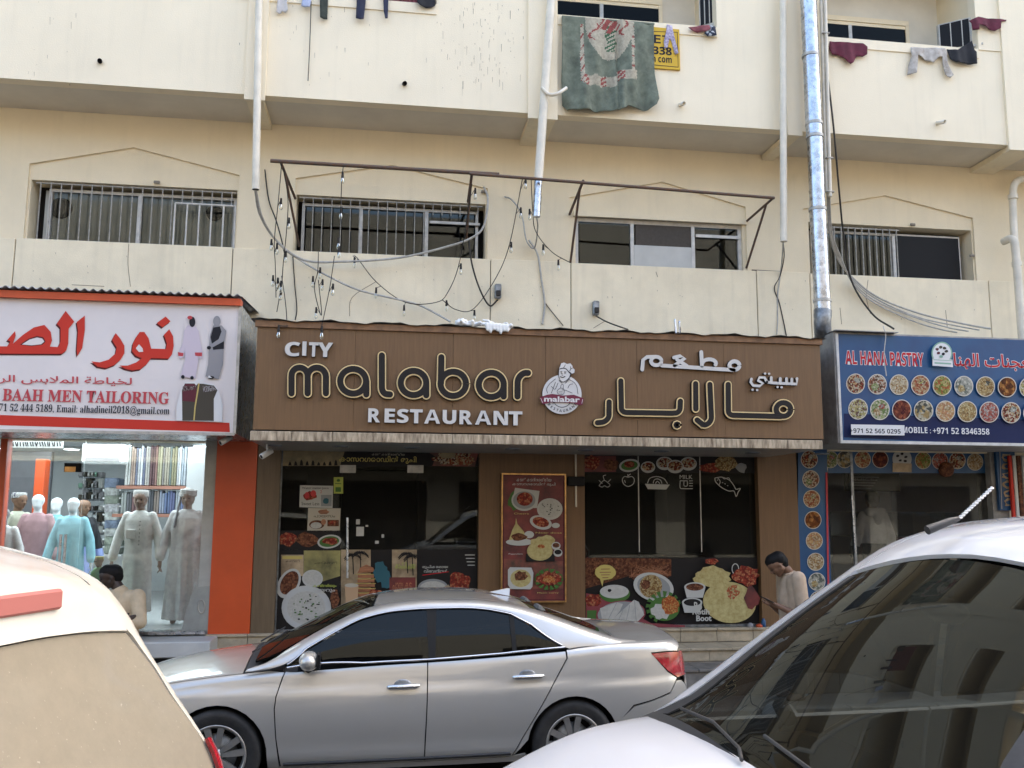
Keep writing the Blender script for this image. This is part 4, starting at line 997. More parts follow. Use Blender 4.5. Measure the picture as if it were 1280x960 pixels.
def d8(p, f):
    R(p, f, 758, 516, 1046, 800, i_drk); p.text('രുചികരമായ', f(783, 0)[0], f(0, 606)[1], f(903, 0)[0], 4.4, i_wht, .01); p.text('വിഭവങ്ങൾ', f(790, 0)[0], f(0, 624)[1], f(900, 0)[0], 4.2, i_wht, .01); p.line([f(785, 636), f(905, 620)], .5, m_redp)
    p.ell(*f(833, 695), 19, 11, i_gry); p.ell(*f(833, 698), 17, 9, i_rice); p.blob(*f(958, 668), 14, 12, i_redm, 20); p.poly([f(870, 700), f(905, 680), f(930, 718), f(870, 718)], i_sep)
    for k in range(4): p.line([f(985+k*4, 541+k*16), f(1028, 541+k*16)], .55, i_wht)
poster('food_poster', 'black poster with red meat dish and white Malayalam words next to the brown pier', YD, f6, d8, group='food posters on the restaurant glass')
for x, y, a, b in ((480, 385, 9, 12), (490, 430, 18, 22), (522, 404, 6, 4), (597, 452, 6, 8), (569, 481, 9, 7)):
    patch(sf1, f6, x-a, y-b, x+a, y+b, m_blind, 'sticker_scrap', .002)
# window B
def d9(p, f):
    R(p, f, 487, 70, 1310, 157, i_drk); R(p, f, 490, 75, 640, 150, i_mar); p.blob(*f(525, 105), 10, 9, i_redm, 16); p.blob(*f(615, 118), 10, 7, i_curry, 16)
    p.ell(*f(703, 120), 13, 8, i_wht, rot=-8); p.ell(*f(703, 120), 10.5, 5.8, i_grn, rot=-8); p.blob(*f(700, 116), 7, 4, i_redm, 12)
    for cx_, cy_, r in ((790, 128, 9), (868, 110, 10.5), (980, 112, 10.5), (918, 125, 10.5)): p.ell(*f(cx_, cy_), r, r*.8, i_wht); p.ell(*f(cx_, cy_-3), r*.86, r*.56, FOODS[(cx_//7) % 4 if cx_ < 900 else 0])
    p.blob(*f(1085, 130), 14, 6, i_redm, 16); p.blob(*f(1160, 110), 14, 9, FOODS[6], 18); p.blob(*f(1228, 130), 6.5, 7, i_gry, 12)
poster('window_banner', 'dark strip with bowls of food along the top of the right restaurant window', YD, f7, d9)
def icon(lbl, draw):
    poster('window_decal', lbl, YD, f7, draw, 'decal', 'white line drawings stuck on the window')
def lines(p, f, ls, r=.45):
    for l in ls: p.line([f(*q) for q in smooth_path2(l)], r, i_wht)
icon('white line drawing of fruit, leftmost on the dark window', lambda p, f: lines(p, f, [[(560, 215), (572, 200), (585, 190), (600, 200), (612, 212), (600, 222), (585, 215), (575, 222), (560, 215)], [(585, 190), (580, 170), (592, 165)], [(600, 200), (615, 185)], [(575, 205), (560, 190)]], .35))
icon('white line drawing of an apple on the dark window', lambda p, f: lines(p, f, [[(697, 175), (680, 172), (670, 185), (675, 205), (690, 217), (705, 217), (722, 205), (726, 185), (715, 172), (697, 175)], [(697, 175), (695, 162)], [(697, 168), (708, 160)], [(680, 190), (684, 200)]]))
def ib(p, f):
    p.poly([f(776, 206), f(893, 210), f(876, 233), f(790, 231)], i_wht); lines(p, f, [[(788, 203), (800, 180), (832, 172), (865, 182), (882, 205)], [(815, 203), (820, 188), (835, 183), (850, 190), (856, 204)], [(826, 204), (834, 194), (845, 204)]])
icon('white drawing of a heaped bowl on the dark window', ib)
def im(p, f):
    p.text('MILK', f(940, 0)[0], f(0, 183)[1], f(1000, 0)[0], 5, i_wht); lines(p, f, [[(942, 192), (942, 225), (960, 229), (1000, 229)], [(960, 192), (960, 215), (975, 215), (975, 192)], [(985, 192), (1000, 192)], [(985, 204), (1000, 204)], [(985, 216), (1000, 216)], [(942, 192), (975, 192)]])
icon('white milk drawing with the word MILK on the dark window', im)
icon('white line drawing of a fish, rightmost on the dark window', lambda p, f: lines(p, f, [[(1105, 180), (1115, 177), (1140, 175), (1175, 190), (1195, 215), (1205, 232), (1225, 228), (1215, 245), (1205, 266), (1195, 240), (1170, 240), (1135, 222), (1110, 198), (1105, 180)], [(1140, 175), (1150, 183), (1170, 178), (1178, 192)], [(1118, 177), (1130, 195), (1125, 212)], [(1116, 188), (1118, 190)], [(1140, 200), (1142, 201)], [(1152, 206), (1154, 207)], [(1164, 214), (1166, 215)]]))
def d10(p, f):
    R(p, f, 496, 553, 1318, 880, i_drk); p.poly([f(496, 555), f(640, 555), f(900, 560), f(900, 640), f(780, 700), f(700, 640), f(496, 700)], i_curry)
    for k in range(60): p.line([f(700+random.uniform(-5, 190), 640+random.uniform(-8, 8)), f(705+random.uniform(0, 185), 600+random.uniform(-10, 25))], .35, i_cop)
    p.poly([f(496, 720), f(560, 730), f(800, 860), f(960, 870), f(960, 880), f(496, 880)], i_pk); p.blob(*f(530, 755), 11, 8, i_redm, 18); p.poly([f(500, 800), f(545, 800), f(545, 878), f(500, 860)], i_grn)
    p.blob(*f(586, 622), 13, 9.5, i_yel, 30, .03); p.poly([f(560, 650), f(580, 650), f(572, 688)], i_yel)
    for y in (607, 622, 634, 647): p.line([f(560+abs(620-y)*.5, y), f(612-abs(620-y)*.5, y-1)], .5, i_cop)
    p.ell(*f(630, 722), 19, 11, i_grn); p.ell(*f(628, 712), 18, 8.5, i_wht); p.ell(*f(626, 708), 15, 6.5, i_appam); p.blob(*f(605, 706), 2.5, 2, i_drk, 8)
    p.ell(*f(658, 818), 31, 17, i_pk, rot=-5); p.ell(*f(658, 815), 29, 15, i_gry, rot=-5); p.poly([f(560, 790), f(640, 762), f(668, 770), f(655, 800), f(620, 845), f(570, 840)], i_appam); p.poly([f(610, 850), f(665, 800), f(720, 750), f(742, 760), f(768, 820), f(740, 850), (f(660, 868))], i_appam)
    for a_, b_2 in (((640, 762), (600, 840)), ((668, 800), (640, 860)), ((700, 775), (680, 862)), ((722, 752), (730, 850))): p.line([f(*a_), f(*b_2)], .35, i_gry)
    p.ell(*f(811, 690), 25.5, 17.5, i_wht, rot=15); p.ell(*f(812, 690), 21, 14, i_gry, rot=15); p.ell(*f(798, 686), 14, 14.5, FOODS[6], rot=30); p.blob(*f(775, 680), 6, 6, i_curry, 12)
    for k in range(11):
        a = RAD(20+k*22); cx_, cy_ = f(858, 785); p.poly([(cx_+8*math.cos(a), cy_-8*math.sin(a)), (cx_+22*math.cos(a-.12), cy_-20*math.sin(a-.12)), (cx_+22.5*math.cos(a+.12), cy_-20.5*math.sin(a+.12))], i_grn)
    p.ell(*f(860, 792), 19, 15, i_grn); p.blob(*f(845, 805), 12, 9.5, i_rice, 18); p.blob(*f(888, 775), 11, 11.5, i_org, 18)
    def cup(x, y, r, mt): p.poly([f(x-r, y), f(x+r, y), f(x+r*.75, y+r*1.0), f(x-r*.75, y+r*1.0)], i_wht); p.ell(*f(x, y), r/3.765, r*.45/3.765, i_wht); p.ell(*f(x, y), r*.82/3.765, r*.34/3.765, mt)
    p.blob(*f(1035, 650), 10, 8, i_roti, 16, .2); p.blob(*f(1090, 640), 21, 13, i_roti, 20, .14); cup(1003, 690, 50, i_curry); p.ell(*f(1165, 762), 33, 25.5, i_roti, 40, rot=8); p.blob(*f(1178, 712), 8, 8, food('food_red_powder', [(.62, .2, .08), (.6, .5, .25), (.55, .12, .06)], 70), 14, .3)
    cup(990, 762, 48, i_drk)
    p.ell(*f(1192, 605), 4.6, 7, i_wht); p.ell(*f(1192, 605), 3.6, 5.8, i_drk); p.blob(*f(1245, 635), 16, 13, i_redm, 22, .2); p.blob(*f(1080, 570), 8, 4, i_redm, 12); p.blob(*f(1270, 740), 9, 14, i_mar, 12)
    p.text('Bo', f(1008, 0)[0], f(0, 800)[1], f(1045, 0)[0], 10, i_wht, .02); p.text('Rotih', f(1000, 0)[0], f(0, 822)[1], f(1080, 0)[0], 7, i_wht, .03); p.text('Boot', f(1018, 0)[0], f(0, 853)[1], f(1090, 0)[0], 7.4, i_wht, .03)
poster('food_poster', 'wide poster of flat breads, bowls and a round yellow roti across the right window', YD, f7, d10, group='food posters on the restaurant glass')
for x in (f7(748, 0)[0], f7(1040, 0)[0]):
    q = P(x, 650, Y=YGL); MB().box(q.x-.006, q.x+.006, YGL-.004, YGL-.0005, ZF+.9, GZ1-.02).build('joint_seal', m_alu, sf2)
# framed menu board on the pier
YM = 10.80
a, b, c, d = rect(*f7(106, 165), *f7(398, 757), YM-.04)
mbd = thing('menu_board', ((a+b)/2, YM, c), 'tall brass framed menu board with pictures of dishes on the brown pier', 'menu board')
MB().box(a, b, YM-.04, YM-.001, c, d).build('panel', m_mar, mbd)
m_brass = M('brass_frame', (.62, .36, .14), .3, .8, var=.2, scale=12)
for x0, x1, z0, z1 in ((a-.018, a, c-.018, d+.018), (b, b+.018, c-.018, d+.018), (a, b, c-.018, c), (a, b, d, d+.018)): MB().box(x0, x1, YM-.06, YM-.001, z0, z1).build('frame', m_brass, mbd)
p = Print(YM-.041); f = f7
R(p, f, 112, 170, 392, 750, i_mar); p.poly([f(112, 560), f(392, 570), f(392, 700), f(112, 700)], i_redc)
p.text('കടൽ കടന്നെത്തിയ', f(172, 0)[0], f(0, 194)[1], f(336, 0)[0], 4.6, i_wht, .01); p.text('കാസറഗോഡിൻ രുചി', f(152, 0)[0], f(0, 216)[1], f(356, 0)[0], 4.6, i_wht, .01)
p.blob(*f(165, 285), 9, 12, i_grn, 14); p.poly([f(165, 225), f(280, 240), f(268, 320), f(180, 320), f(150, 290)], i_wht); p.ell(*f(208, 283), 16, 13.5, i_wht); p.ell(*f(208, 283), 14, 11, i_gry); p.ell(*f(210, 278), 10, 8.5, i_redm)
p.ell(*f(328, 325), 16, 13.5, i_wht); p.ell(*f(328, 323), 13.5, 11, i_rice)
for k in range(18): a_ = random.uniform(0, 6.28); r = random.uniform(0, 12); p.blob(f(328, 322)[0]+r*math.cos(a_), f(328, 322)[1]+r*.75*math.sin(a_), .9, .6, i_drk, 6)
p.ell(*f(285, 388), 14, 8.5, i_wht, rot=15); p.ell(*f(285, 386), 10.5, 6, i_redm, rot=15); p.ell(*f(355, 402), 5, 3.2, i_wht)
p.ell(*f(185, 480), 17, 4.5, i_wht); p.poly([f(168, 365), f(175, 395), f(205, 430), f(222, 465), f(135, 470), f(150, 425), f(165, 395)], i_roti); p.ell(*f(230, 445), 6, 4.5, i_wht); p.blob(*f(180, 455), 10, 5, i_curry, 12)
R(p, f, 215, 535, 350, 572, i_drk); p.blob(*f(300, 480), 15, 8, i_roti, 18); p.ell(*f(280, 522), 16, 12, i_roti); p.blob(*f(285, 500), 5, 2.5, i_org, 10)
for x, y in ((356, 498), (365, 530)): p.ell(*f(x, y), 5.6, 5, i_wht); p.ell(*f(x, y-3), 4.4, 3, i_curry if y < 510 else i_drk)
p.poly([f(130, 610), f(140, 598), f(240, 600), f(250, 625), f(245, 690), f(235, 702), f(142, 700), f(130, 680)], i_wht); p.ell(*f(190, 650), 13, 11, i_roti); p.blob(*f(190, 640), 8.5, 6, i_curry, 14)
for k in range(14): a_ = RAD(k*26); cx_, cy_ = f(322, 655); p.poly([(cx_+7*math.cos(a_), cy_+6*math.sin(a_)), (cx_+18*math.cos(a_-.2), cy_+13*math.sin(a_-.2)), (cx_+18*math.cos(a_+.15), cy_+14*math.sin(a_+.15))], i_grn)
p.blob(*f(322, 652), 14, 9, i_redm, 18); p.blob(*f(322, 655), 8, 5, i_org, 12)
p.text('Pappadam', f(135, 0)[0], f(0, 541)[1], f(200, 0)[0], 2.2, i_wht); p.text('Cheera', f(160, 0)[0], f(0, 350)[1], f(230, 0)[0], 2.2, i_yel)
p.text('Neer dosa', f(262, 0)[0], f(0, 440)[1], f(385, 0)[0], 2.0, i_yel); p.text('Meen curry', f(270, 0)[0], f(0, 724)[1], f(370, 0)[0], 2.0, i_yel)
p.build('print', mbd)
# wall socket box with a dark cloth beside the window, drip pipe
q = P(*f7(450, 180), Y=10.79); MB().tube([P(*f7(450, 20), Y=10.77), P(*f7(452, 315), Y=10.77)], .012, 6).build('drip_pipe', m_pvc, bld)
a, b, c, d = rect(*f7(412, 172), *f7(492, 216), 10.75); hb = MB().bbox(a, b, 10.72, 10.80, c, d, .01).build('speaker', m_black); tag(hb, 'small black speaker box on the brown pier beside the right window', 'speaker')
# dining room: a few tables and chairs in the dark
m_tab = M('table_top_dark', (.12, .06, .03), .3)
for i, (x, y) in enumerate(((.3, 12.6), (1.2, 13.8), (3.4, 12.4), (4.4, 13.6))):
    t = thing('dining_table', (x, y, ZF), ['dark dining table nearest the door glass', 'dark dining table at the back of the room behind the door', 'dark dining table behind the left part of the right window', 'dark dining table behind the right part of the right window'][i], 'table', 'dining tables inside the restaurant')
    MB().bbox(x-.45, x+.45, y-.35, y+.35, ZF+.72, ZF+.75, .01).build('table_top', m_tab, t)
    for sx in (-.4, .4):
        for sy in (-.3, .3): MB().tube([(x+sx, y+sy, ZF), (x+sx, y+sy, ZF+.72)], .02, 6).build('leg', m_ductd, t)

# ------------------------------------------------------------------ pastry shop front
sf3 = thing('pastry_glass_front', (P(1120, 700, Y=YGL).x, YGL, ZF), 'glass front of the pastry shop under the blue sign', 'shopfront')
bx0, bx1 = xs_(1001, 650), xs_(1032, 650)
pd = xs_(1068, 650)
sheet(bx1, pd-.003, ZF+.03, GZ1+.04, sf3); sheet(pd, XP1, ZF+.03, GZ1+.04, sf3, 'door')
MB().box(pd-.02, pd+.015, YGL-.01, YGL+.03, ZF, GZ1+.03).build('door_frame', m_ductd, sf3)
h1, h2 = P(*f8(591, 222), Y=YGL-.06), P(*f8(606, 455), Y=YGL-.06)
MB().tube([h1, h2], .011, 8).tube([h1+Vector((0, 0, -.1)), h1+Vector((0, .06, -.1))], .008, 6).build('door_handle', m_duct, sf3)
MB().box(XP1, xs_(1256, 650), 10.8, 11.1, ZF-.05, 2.98).build('pier', m_greysheet, bld)
MB().box(xs_(1256, 650), xs_(1300, 650)+1.5, 10.9, 11.1, ZF-.05, 2.98).build('pier', m_band, bld)
tv = thing('menu_screen', (P(1090, 600, Y=11.9).x, 11.9, 2.5), 'black hanging menu screen inside the pastry shop', 'screen')
a, b, c, d = rect(*f8(562, 128), *f8(782, 205), 11.9); MB().bbox(a, b, 11.88, 11.93, c, d, .01).build('housing', m_black, tv); MB().box(a+.03, b-.03, 11.874, 11.879, c+.03, d-.03).build('glass_face', flat('screen_glass', (.02, .02, .025), .15), tv)
p = Print(11.872)
for k in range(5): p.line([f8(590, 148+k*11), f8(700-k*8, 150+k*11)], .5, i_gry)
p.text('JUICE', f8(600, 0)[0], f8(0, 165)[1], f8(680, 0)[0], 4, i_gry); p.build('print', tv)
def d11(p, f):
    R(p, f, 376, 30, 492, 640, m_blue)
    for (x, y, k) in ((421, 78, 0), (427, 157, 1), (430, 236, 3), (435, 320, 7), (440, 403, 12), (445, 487, 2), (450, 566, 5), (455, 640, 8)): dish(p, *f(x, y), 10.6, k, 11.2, .8)
    p.poly([f(484, 130), f(492, 130), f(500, 640), f(493, 640)], m_reds)
poster('picture_strip', 'blue upright strip of round food pictures beside the brown pier', YD-.09, f8, d11)
MB().box(bx0, bx1, YD-.088, 11.08, ZF, 2.97).build('pier', m_blue, bld)
def d12(p, f):
    R(p, f, 496, 34, 1140, 133, m_blue)
    for (x, y, k) in ((505, 78, 9), (562, 78, 11), (634, 78, 3), (704, 78, 10), (875, 82, 4), (943, 84, 14), (1012, 82, 0), (1082, 88, 2)): dish(p, *f(x, y), 10.2, k, 10.8, .7)
    p.ell(*f(790, 76), 12, 12.5, i_wht); p.poly([f(752, 92), f(828, 94), f(828, 130), f(752, 128)], i_sep)
    for dx, dy in ((-18, -12), (0, -20), (15, -8), (-8, 6), (12, 8)): p.blob(*f(790+dx, 76+dy), 2, 1.6, i_drk, 8)
poster('picture_strip', 'blue strip of round food pictures along the top of the pastry shop glass', YD, f8, d12)
q = P(*f8(970, 118), Y=YD-.03); MB().lathe([(.001, -.03), (.08, -.035), (.095, -.02), (.1, 0), (.1, .03)], q, 'y', 24).build('exhaust_cover', m_curt if False else i_curry, sf3)
vs_ = thing('upright_sign', (P(*f8(1212, 160), Y=10.74).x, 10.74, 2.2), 'dark blue upright sign with golden marks right of the pastry glass', 'sign')
a, b, c, d = rect(*f8(1176, 42), *f8(1252, 282), 10.74); MB().bbox(a, b, 10.74, 10.79, c, d, .004).build('panel', m_blue, vs_)
p = Print(10.738)
for k in range(6): p.blob(*f8(1211+k*1.5, 70+k*36), 6.5, 4.6, i_sep, 14, .3); p.blob(*f8(1211+k*1.5, 70+k*36), 4.0, 2.4, m_blue, 9, .3)
p.line([f8(1182, 48), f8(1190, 275)], .35, i_cream); p.line([f8(1246, 48), f8(1248, 275)], .35, i_cream)
p.build('print', vs_)
for k, (x0, x1, mt) in enumerate(((1228, 1240, m_red), (1243, 1256, m_blind), (1260, 1276, i_curry), (1280, 1300, m_blind))):
    a, b, c, d = rect(*f8(x0, 62), *f8(x1, 300+k*7), 10.68); o = MB().bbox(a, b, 10.68, 10.72, c-.4, d, .006).build('rolled_mat', mt)
    tag(o, ['red rolled mat leaning nearest the upright blue sign', 'pale rolled mat second from the upright blue sign', 'brown rolled mat third from the upright blue sign', 'pale rolled mat furthest right by the pastry shop'][k], 'rolled mat', 'rolled mats leaning by the pastry shop')
ct = thing('display_counter', (7.2, 12.3, ZF), 'glass display counter with red panels inside the pastry shop', 'counter')
MB().bbox(6.6, 8.2, 12.1, 12.8, ZF, ZF+1.05, .02).build('cabinet', m_redp if False else M('cabinet_red', (.10, .02, .03), .4), ct); MB().box(6.6, 8.2, 12.05, 12.8, ZF+1.06, ZF+1.4).build('glass_top', glass('counter_glass', (.6, .62, .65), .06), ct)
a, b, c, d = rect(*f8(1040, 212), *f8(1125, 320), 13.9); o = MB().bbox(a, b, 13.85, 13.95, c, d, .01).build('wall_panel', M('dark_red_panel', (.11, .03, .04), .6)); tag(o, 'dark red panel on the lilac wall inside the pastry shop', 'panel')

# ------------------------------------------------------------------ tailor's shop
f5 = zf(0, 540, 3.556)
sf4 = thing('tailor_glass_front', (-3.6, YGL, ZF), 'clear glass front with glass door of the lit tailor shop', 'shopfront')
tx = xs_(97, 700)
sheet(tx, XTR, ZF+.03, GZ1+.03, sf4); sheet(xs_(3, 700), tx-.006, ZF+.03, GZ1+.03, sf4, 'door'); sheet(XT0, xs_(-8, 700), ZF+.03, GZ1+.03, sf4)
MB().box(xs_(-9, 700), xs_(4, 650), 10.85, 11.0, ZF, 2.97).build('pier', m_orange, bld)
MB().box(XT0, XTR, YGL-.04, YGL+.06, ZF-.02, ZF+.028).build('sill', m_duct, sf4)
MB().box(XTR-.13, XTR-.002, 10.83, YGL-.001, ZF+.03, 2.97).build('frame', M('frame_grey_panel', (.48, .48, .44), .5), sf4)
q = [f5(800, 905), f5(830, 790), f5(850, 730), f5(870, 690), f5(945, 682), f5(950, 905)]
MB().prism([xz(x, y, 10.82) for x, y in q], 10.815, 10.828).build('lower_panel', M('lower_panel_grey', (.36, .37, .34), .5), sf4)
MB().tube([P(x, y, Y=10.812) for x, y in [f5(*v) for v in arc(895, 775, 15, 30, 0, 360, 16)]], .008, 5).build('ring_mark', m_alu, sf4)
a, b, c, d = rect(*f5(285, 138), *f5(362, 178), YGL-.02); MB().bbox(a, b, YGL-.025, YGL+.03, c, d, .004).build('door_clamp', m_black, sf4); MB().box(a+.01, b-.06, YGL-.030, YGL-.026, c, c+.06).build('clamp_label', m_brass, sf4)
for x0, x1 in ((262, 270), (282, 292)):
    h1, h2 = P(*f5(x1, 455), Y=YGL-.06), P(*f5(x0, 605), Y=YGL-.06); MB().tube([h1, h2], .016, 8).build('door_handle', m_duct, sf4)
# lights, shelves, air conditioner
m_lit = emit('ceiling_light', (.86, .94, 1), 3)
n_ = 0
for y_ in (11.3, 12.4, 13.8, 15.0):
    for x_ in (-6, -4.9, -3.8, -2.7):
        t = thing('ceiling_light', (x_, y_, 3.08), 'round white downlight, %s from the left in the %s row of the tailor shop ceiling' % (['first', 'second', 'third', 'fourth'][n_ % 4], ['front', 'second', 'third', 'back'][n_//4]), 'ceiling light', 'downlights of the tailor shop')
        MB().lathe([(.001, -.02), (.13, -.02), (.14, -.012), (.14, .02)], (x_, y_, 3.085), 'z', 20).build('trim', m_white, t); MB().lathe([(.11, -.001), (.001, -.0012)], (x_, y_, 3.063), 'z', 20).build('lamp', m_lit, t); n_ += 1
tl = bpy.data.lights.new('shop_light', 'AREA'); tl.energy = 42; tl.size = 3.8; tl.size_y = 2.6; tl.shape = 'RECTANGLE'; tl.color = (.86, .94, 1)
to = bpy.data.objects.new('shop_light', tl); COL.objects.link(to); to.location = (-4.2, 12.35, 3.04); to['kind'] = 'structure'
dt = thing('mannequin_fill', (-3.6, 10.99, 2.98), 'added fill strip brightening the mannequins inside the tailor glass', 'light')  # added fitting for the fill light on the mannequins
MB().box(-5.6, -2.15, 10.97, 11.03, 2.985, 3.02).build('housing', m_white, dt); MB().box(-5.55, -2.2, 10.975, 11.025, 2.975, 2.984).build('tube', m_lit, dt)
t2 = bpy.data.lights.new('mannequin_fill_light', 'AREA'); t2.energy = 95; t2.shape = 'RECTANGLE'; t2.size = 3.3; t2.size_y = .06; t2.color = (.86, .94, 1)  # added fill lamp, tilted back to brighten the robes
t2o = bpy.data.objects.new('mannequin_fill_light', t2); COL.objects.link(t2o); t2o.location = (-3.85, 11.0, 2.96); t2o.rotation_euler = (RAD(38), 0, 0); t2o['kind'] = 'structure'
ac = thing('air_conditioner', (-3.9, 13.5, 2.5), 'white split air conditioner on the tailor shop wall', 'air conditioner')
a, b, c, d = rect(*f5(395, 75), *f5(548, 140), 13.2); MB().bbox(a-.1, b, 13.2, 13.5, c, d+.1, .03).build('casing', m_white, ac); MB().box(a-.05, b-.05, 13.19, 13.199, c+.03, c+.08).build('air_slot', m_gry, ac)
bolt_cols = [(.62, .62, .58), (.55, .35, .25), (.2, .22, .35), (.65, .65, .68), (.12, .14, .25), (.5, .45, .4), (.16, .06, .07), (.3, .12, .1), (.45, .4, .2), (.25, .22, .2), (.5, .42, .28), (.15, .2, .18), (.4, .35, .15), (.6, .6, .62), (.35, .42, .5), (.5, .55, .62), (.6, .62, .65), (.3, .38, .48), (.48, .48, .5)]
bolt_cols2 = [(.3, .32, .3), (.12, .12, .14), (.25, .1, .1), (.2, .2, .3), (.4, .38, .36), (.1, .1, .12), (.35, .25, .2), (.3, .35, .5), (.12, .2, .45), (.1, .12, .3), (.5, .55, .62), (.15, .22, .5)]
def bolts(px0_, px1_, y0_, y1_, Y, cols, n, row):
    sh = thing('fabric_shelf', (P(px0_, y1_, Y=Y).x, Y, P(px0_, y1_, Y=Y).z), ['shelf carrying the upper row of standing fabric bolts', 'shelf carrying the lower row of standing fabric bolts'][row], 'shelf')
    a, b, c, d = rect(px0_, y0_, px1_, y1_, Y)
    MB().box(a-.1, b+.1, Y-.03, Y+.5, c-.05, c-.005).build('board', M('shelf_wood_%d' % row, (.30, .13, .09), .5), sh)
    for i in range(n):
        x0 = a+(b-a)*i/n; x1 = a+(b-a)*(i+1)/n-.006; cc = cols[i*len(cols)//n]; g0 = sum(cc)/3; s0 = random.uniform(.75, 1.15); cc = tuple(max(.01, (v*.62+g0*.38)*s0*.8) for v in cc)
        o = MB().bbox(x0, x1, Y+random.uniform(0, .03), Y+.25, c, d-random.uniform(0, .06), min(.012, (x1-x0)*.3)).build('fabric_bolt', M('fabric_%d_%d' % (row, i), cc, .9, var=.1, scale=20))
        cn_ = 'white' if min(cc) > .5 else 'dark' if max(cc) < .22 else 'red brown' if cc[0] > 1.6*cc[2] and cc[1] < .6*cc[0] else 'yellowish' if cc[0] > 1.3*cc[2] else 'blue' if cc[2] > 1.25*cc[0] else 'grey'
        tag(o, '%s bolt of cloth standing in the %s shelf row of the tailor shop' % (cn_, ['upper', 'lower'][row]), 'fabric bolt', ['fabric bolts, upper row', 'fabric bolts, lower row'][row])
bolts(157, 248, 556, 607, 13.6, bolt_cols, 30, 0)
bolts(151, 232, 612, 642, 13.6, bolt_cols2, 24, 1)
MB().box(-2.55, -2.0, 12.2, 16.4, ZF, 2.95).build('side_cabinet', m_shopwhite, bld)
# packed shirts rack behind the figures
rk = thing('shirt_rack', (P(140, 690, Y=14.4).x, 14.4, ZF), 'white rack with folded packed shirts in the middle of the tailor shop', 'rack')
for k in range(9):
    a, b, c, d = rect(*f5(465, 255+k*36), *f5(545, 262+k*36), 14.4); MB().box(a, b, 14.3, 14.7, c, d).build('board', m_shopwhite, rk)
    MB().bbox(a+.02, b-.03, 14.28, 14.6, d+.002, d+.17, .02).build('folded_shirt', M('packed_shirt_%d' % k, random.choice([(.5, .52, .5), (.3, .34, .28), (.6, .6, .62), (.2, .25, .35)]), .6, var=.3, scale=16), rk)
rk2 = thing('display_rack', (P(115, 650, Y=15.4).x, 15.4, ZF), 'wire display rack of small goods on the back wall', 'rack')
for k in range(7):
    a, b, c, d = rect(*f5(360, 200+k*50), *f5(455, 206+k*50), 15.4); MB().box(a, b, 15.3, 15.6, c, d).build('board', m_ductd, rk2)
    for j in range(6):
        x_ = a+(b-a)*(j+.5)/6; MB().bbox(x_-.05, x_+.05, 15.32, 15.5, d, d+.08+.08*((j*k) % 3)/2, .01).build('packet', random.choice([m_blind, m_brn, m_gry, m_shopwhite, m_pgrn]), rk2)
# dark mirror-like display and sign letters to the left
dl = thing('door_lettering', (P(*f5(150, 50), Y=11.6).x, 11.6, 2.7), 'white and grey notice strip hanging inside above the tailor shop door', 'notice')
a, b, c, d = rect(*f5(30, 35), *f5(280, 70), 11.6); MB().box(a, b, 11.6, 11.62, c, d).build('panel', m_white, dl)
p = Print(11.598)
for k in range(22): x = 35+k*11+random.uniform(-2, 2); p.line([f5(x, 45), f5(x+random.uniform(-4, 6), 62)], .7, m_pblk)
p.build('print', dl)
a, b, c, d = rect(*f5(25, 85), *f5(215, 560), 14.0); o = MB().bbox(a, b, 14.0, 14.1, c, d, .01).build('wardrobe', M('wardrobe_dark', (.12, .12, .13), .3)); tag(o, 'dark glossy wardrobe behind the left mannequins', 'wardrobe')
a, b, c, d = rect(*f5(150, 120), *f5(195, 330), 13.4); o = MB().bbox(a, b, 13.4, 13.6, ZF, d, .01).build('column', m_orange); tag(o, 'orange column inside the tailor shop', 'column')
# step of white metal in front of the tailor's door
tsx1 = x_at(262, 812, 10.3)
mst = thing('door_step', (-3.2, 10.3, 0), 'white metal box step in front of the tailor shop', 'step')
z1_ = P(200, 803, Y=10.3).z; z0_ = P(200, 823, Y=10.3).z
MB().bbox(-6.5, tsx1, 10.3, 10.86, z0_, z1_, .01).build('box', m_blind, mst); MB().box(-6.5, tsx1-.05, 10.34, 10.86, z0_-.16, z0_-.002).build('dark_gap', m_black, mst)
MB().box(-6.5, XTR-.02, 10.75, 10.865, z1_+.02, z1_+.05).build('edge_strip', m_duct, mst)
MB().bbox(-7, -1.96, 9.95, 10.86, .115, z0_-.17, .01).build('base', m_tileg, mst)
# ------------------------------------------------------------------ pipes on the front
def pts_(l): return [P(x, y, Y=Y_) for x, y, Y_ in l]
def single(name, mb_, mt, label, cat, group=None): return tag(mb_.build(name, mt), label, cat, group)
def collar(mb_, a, b, r, h=.05):
    d = (b-a).normalized(); mb_.tube([a-d*h/2, a+d*h/2], r, 12); return mb_
a, b = P(324.5, -40, Y=10.0), P(319.6, 237, Y=10.0)
t = thing('drain_pipe', b, 'white drain pipe hanging before the left pilaster, ending above the restaurant sign', 'pipe', 'white drain pipes hanging down the front')
MB().tube([a, b], .042, 12, cap=False).tube([b, b+(a-b)*.01], .038, 12, mi=1).build('pipe', [m_pvc, m_black], t)
a2, b2 = P(691, -30, Y=9.98), P(673, 224, Y=9.98); b3 = P(670.5, 271, Y=9.98)
t = thing('drain_pipe', b3, 'leaning white drain pipe with a silver lower end beside the green blanket', 'pipe', 'white drain pipes hanging down the front')
MB().tube([a2, b2], .052, 12).build('pipe', m_pvc, t); MB().tube([b2, b3], .046, 12).build('lower_pipe', m_duct, t)
MB().tube(smooth_path([P(677, 110, Y=9.93), P(686, 118, Y=9.91), P(697, 117, Y=9.9), P(708, 110, Y=9.95)], 4), .022, 8).build('strap', m_pvc, t)
a, b = P(978.5, -30, Y=9.98), P(979.5, 302, Y=9.98)
t = thing('drain_pipe', b, 'thin white drain pipe left of the silver duct', 'pipe', 'white drain pipes hanging down the front')
MB().tube([a, b], .042, 12).build('pipe', m_pvc, t)
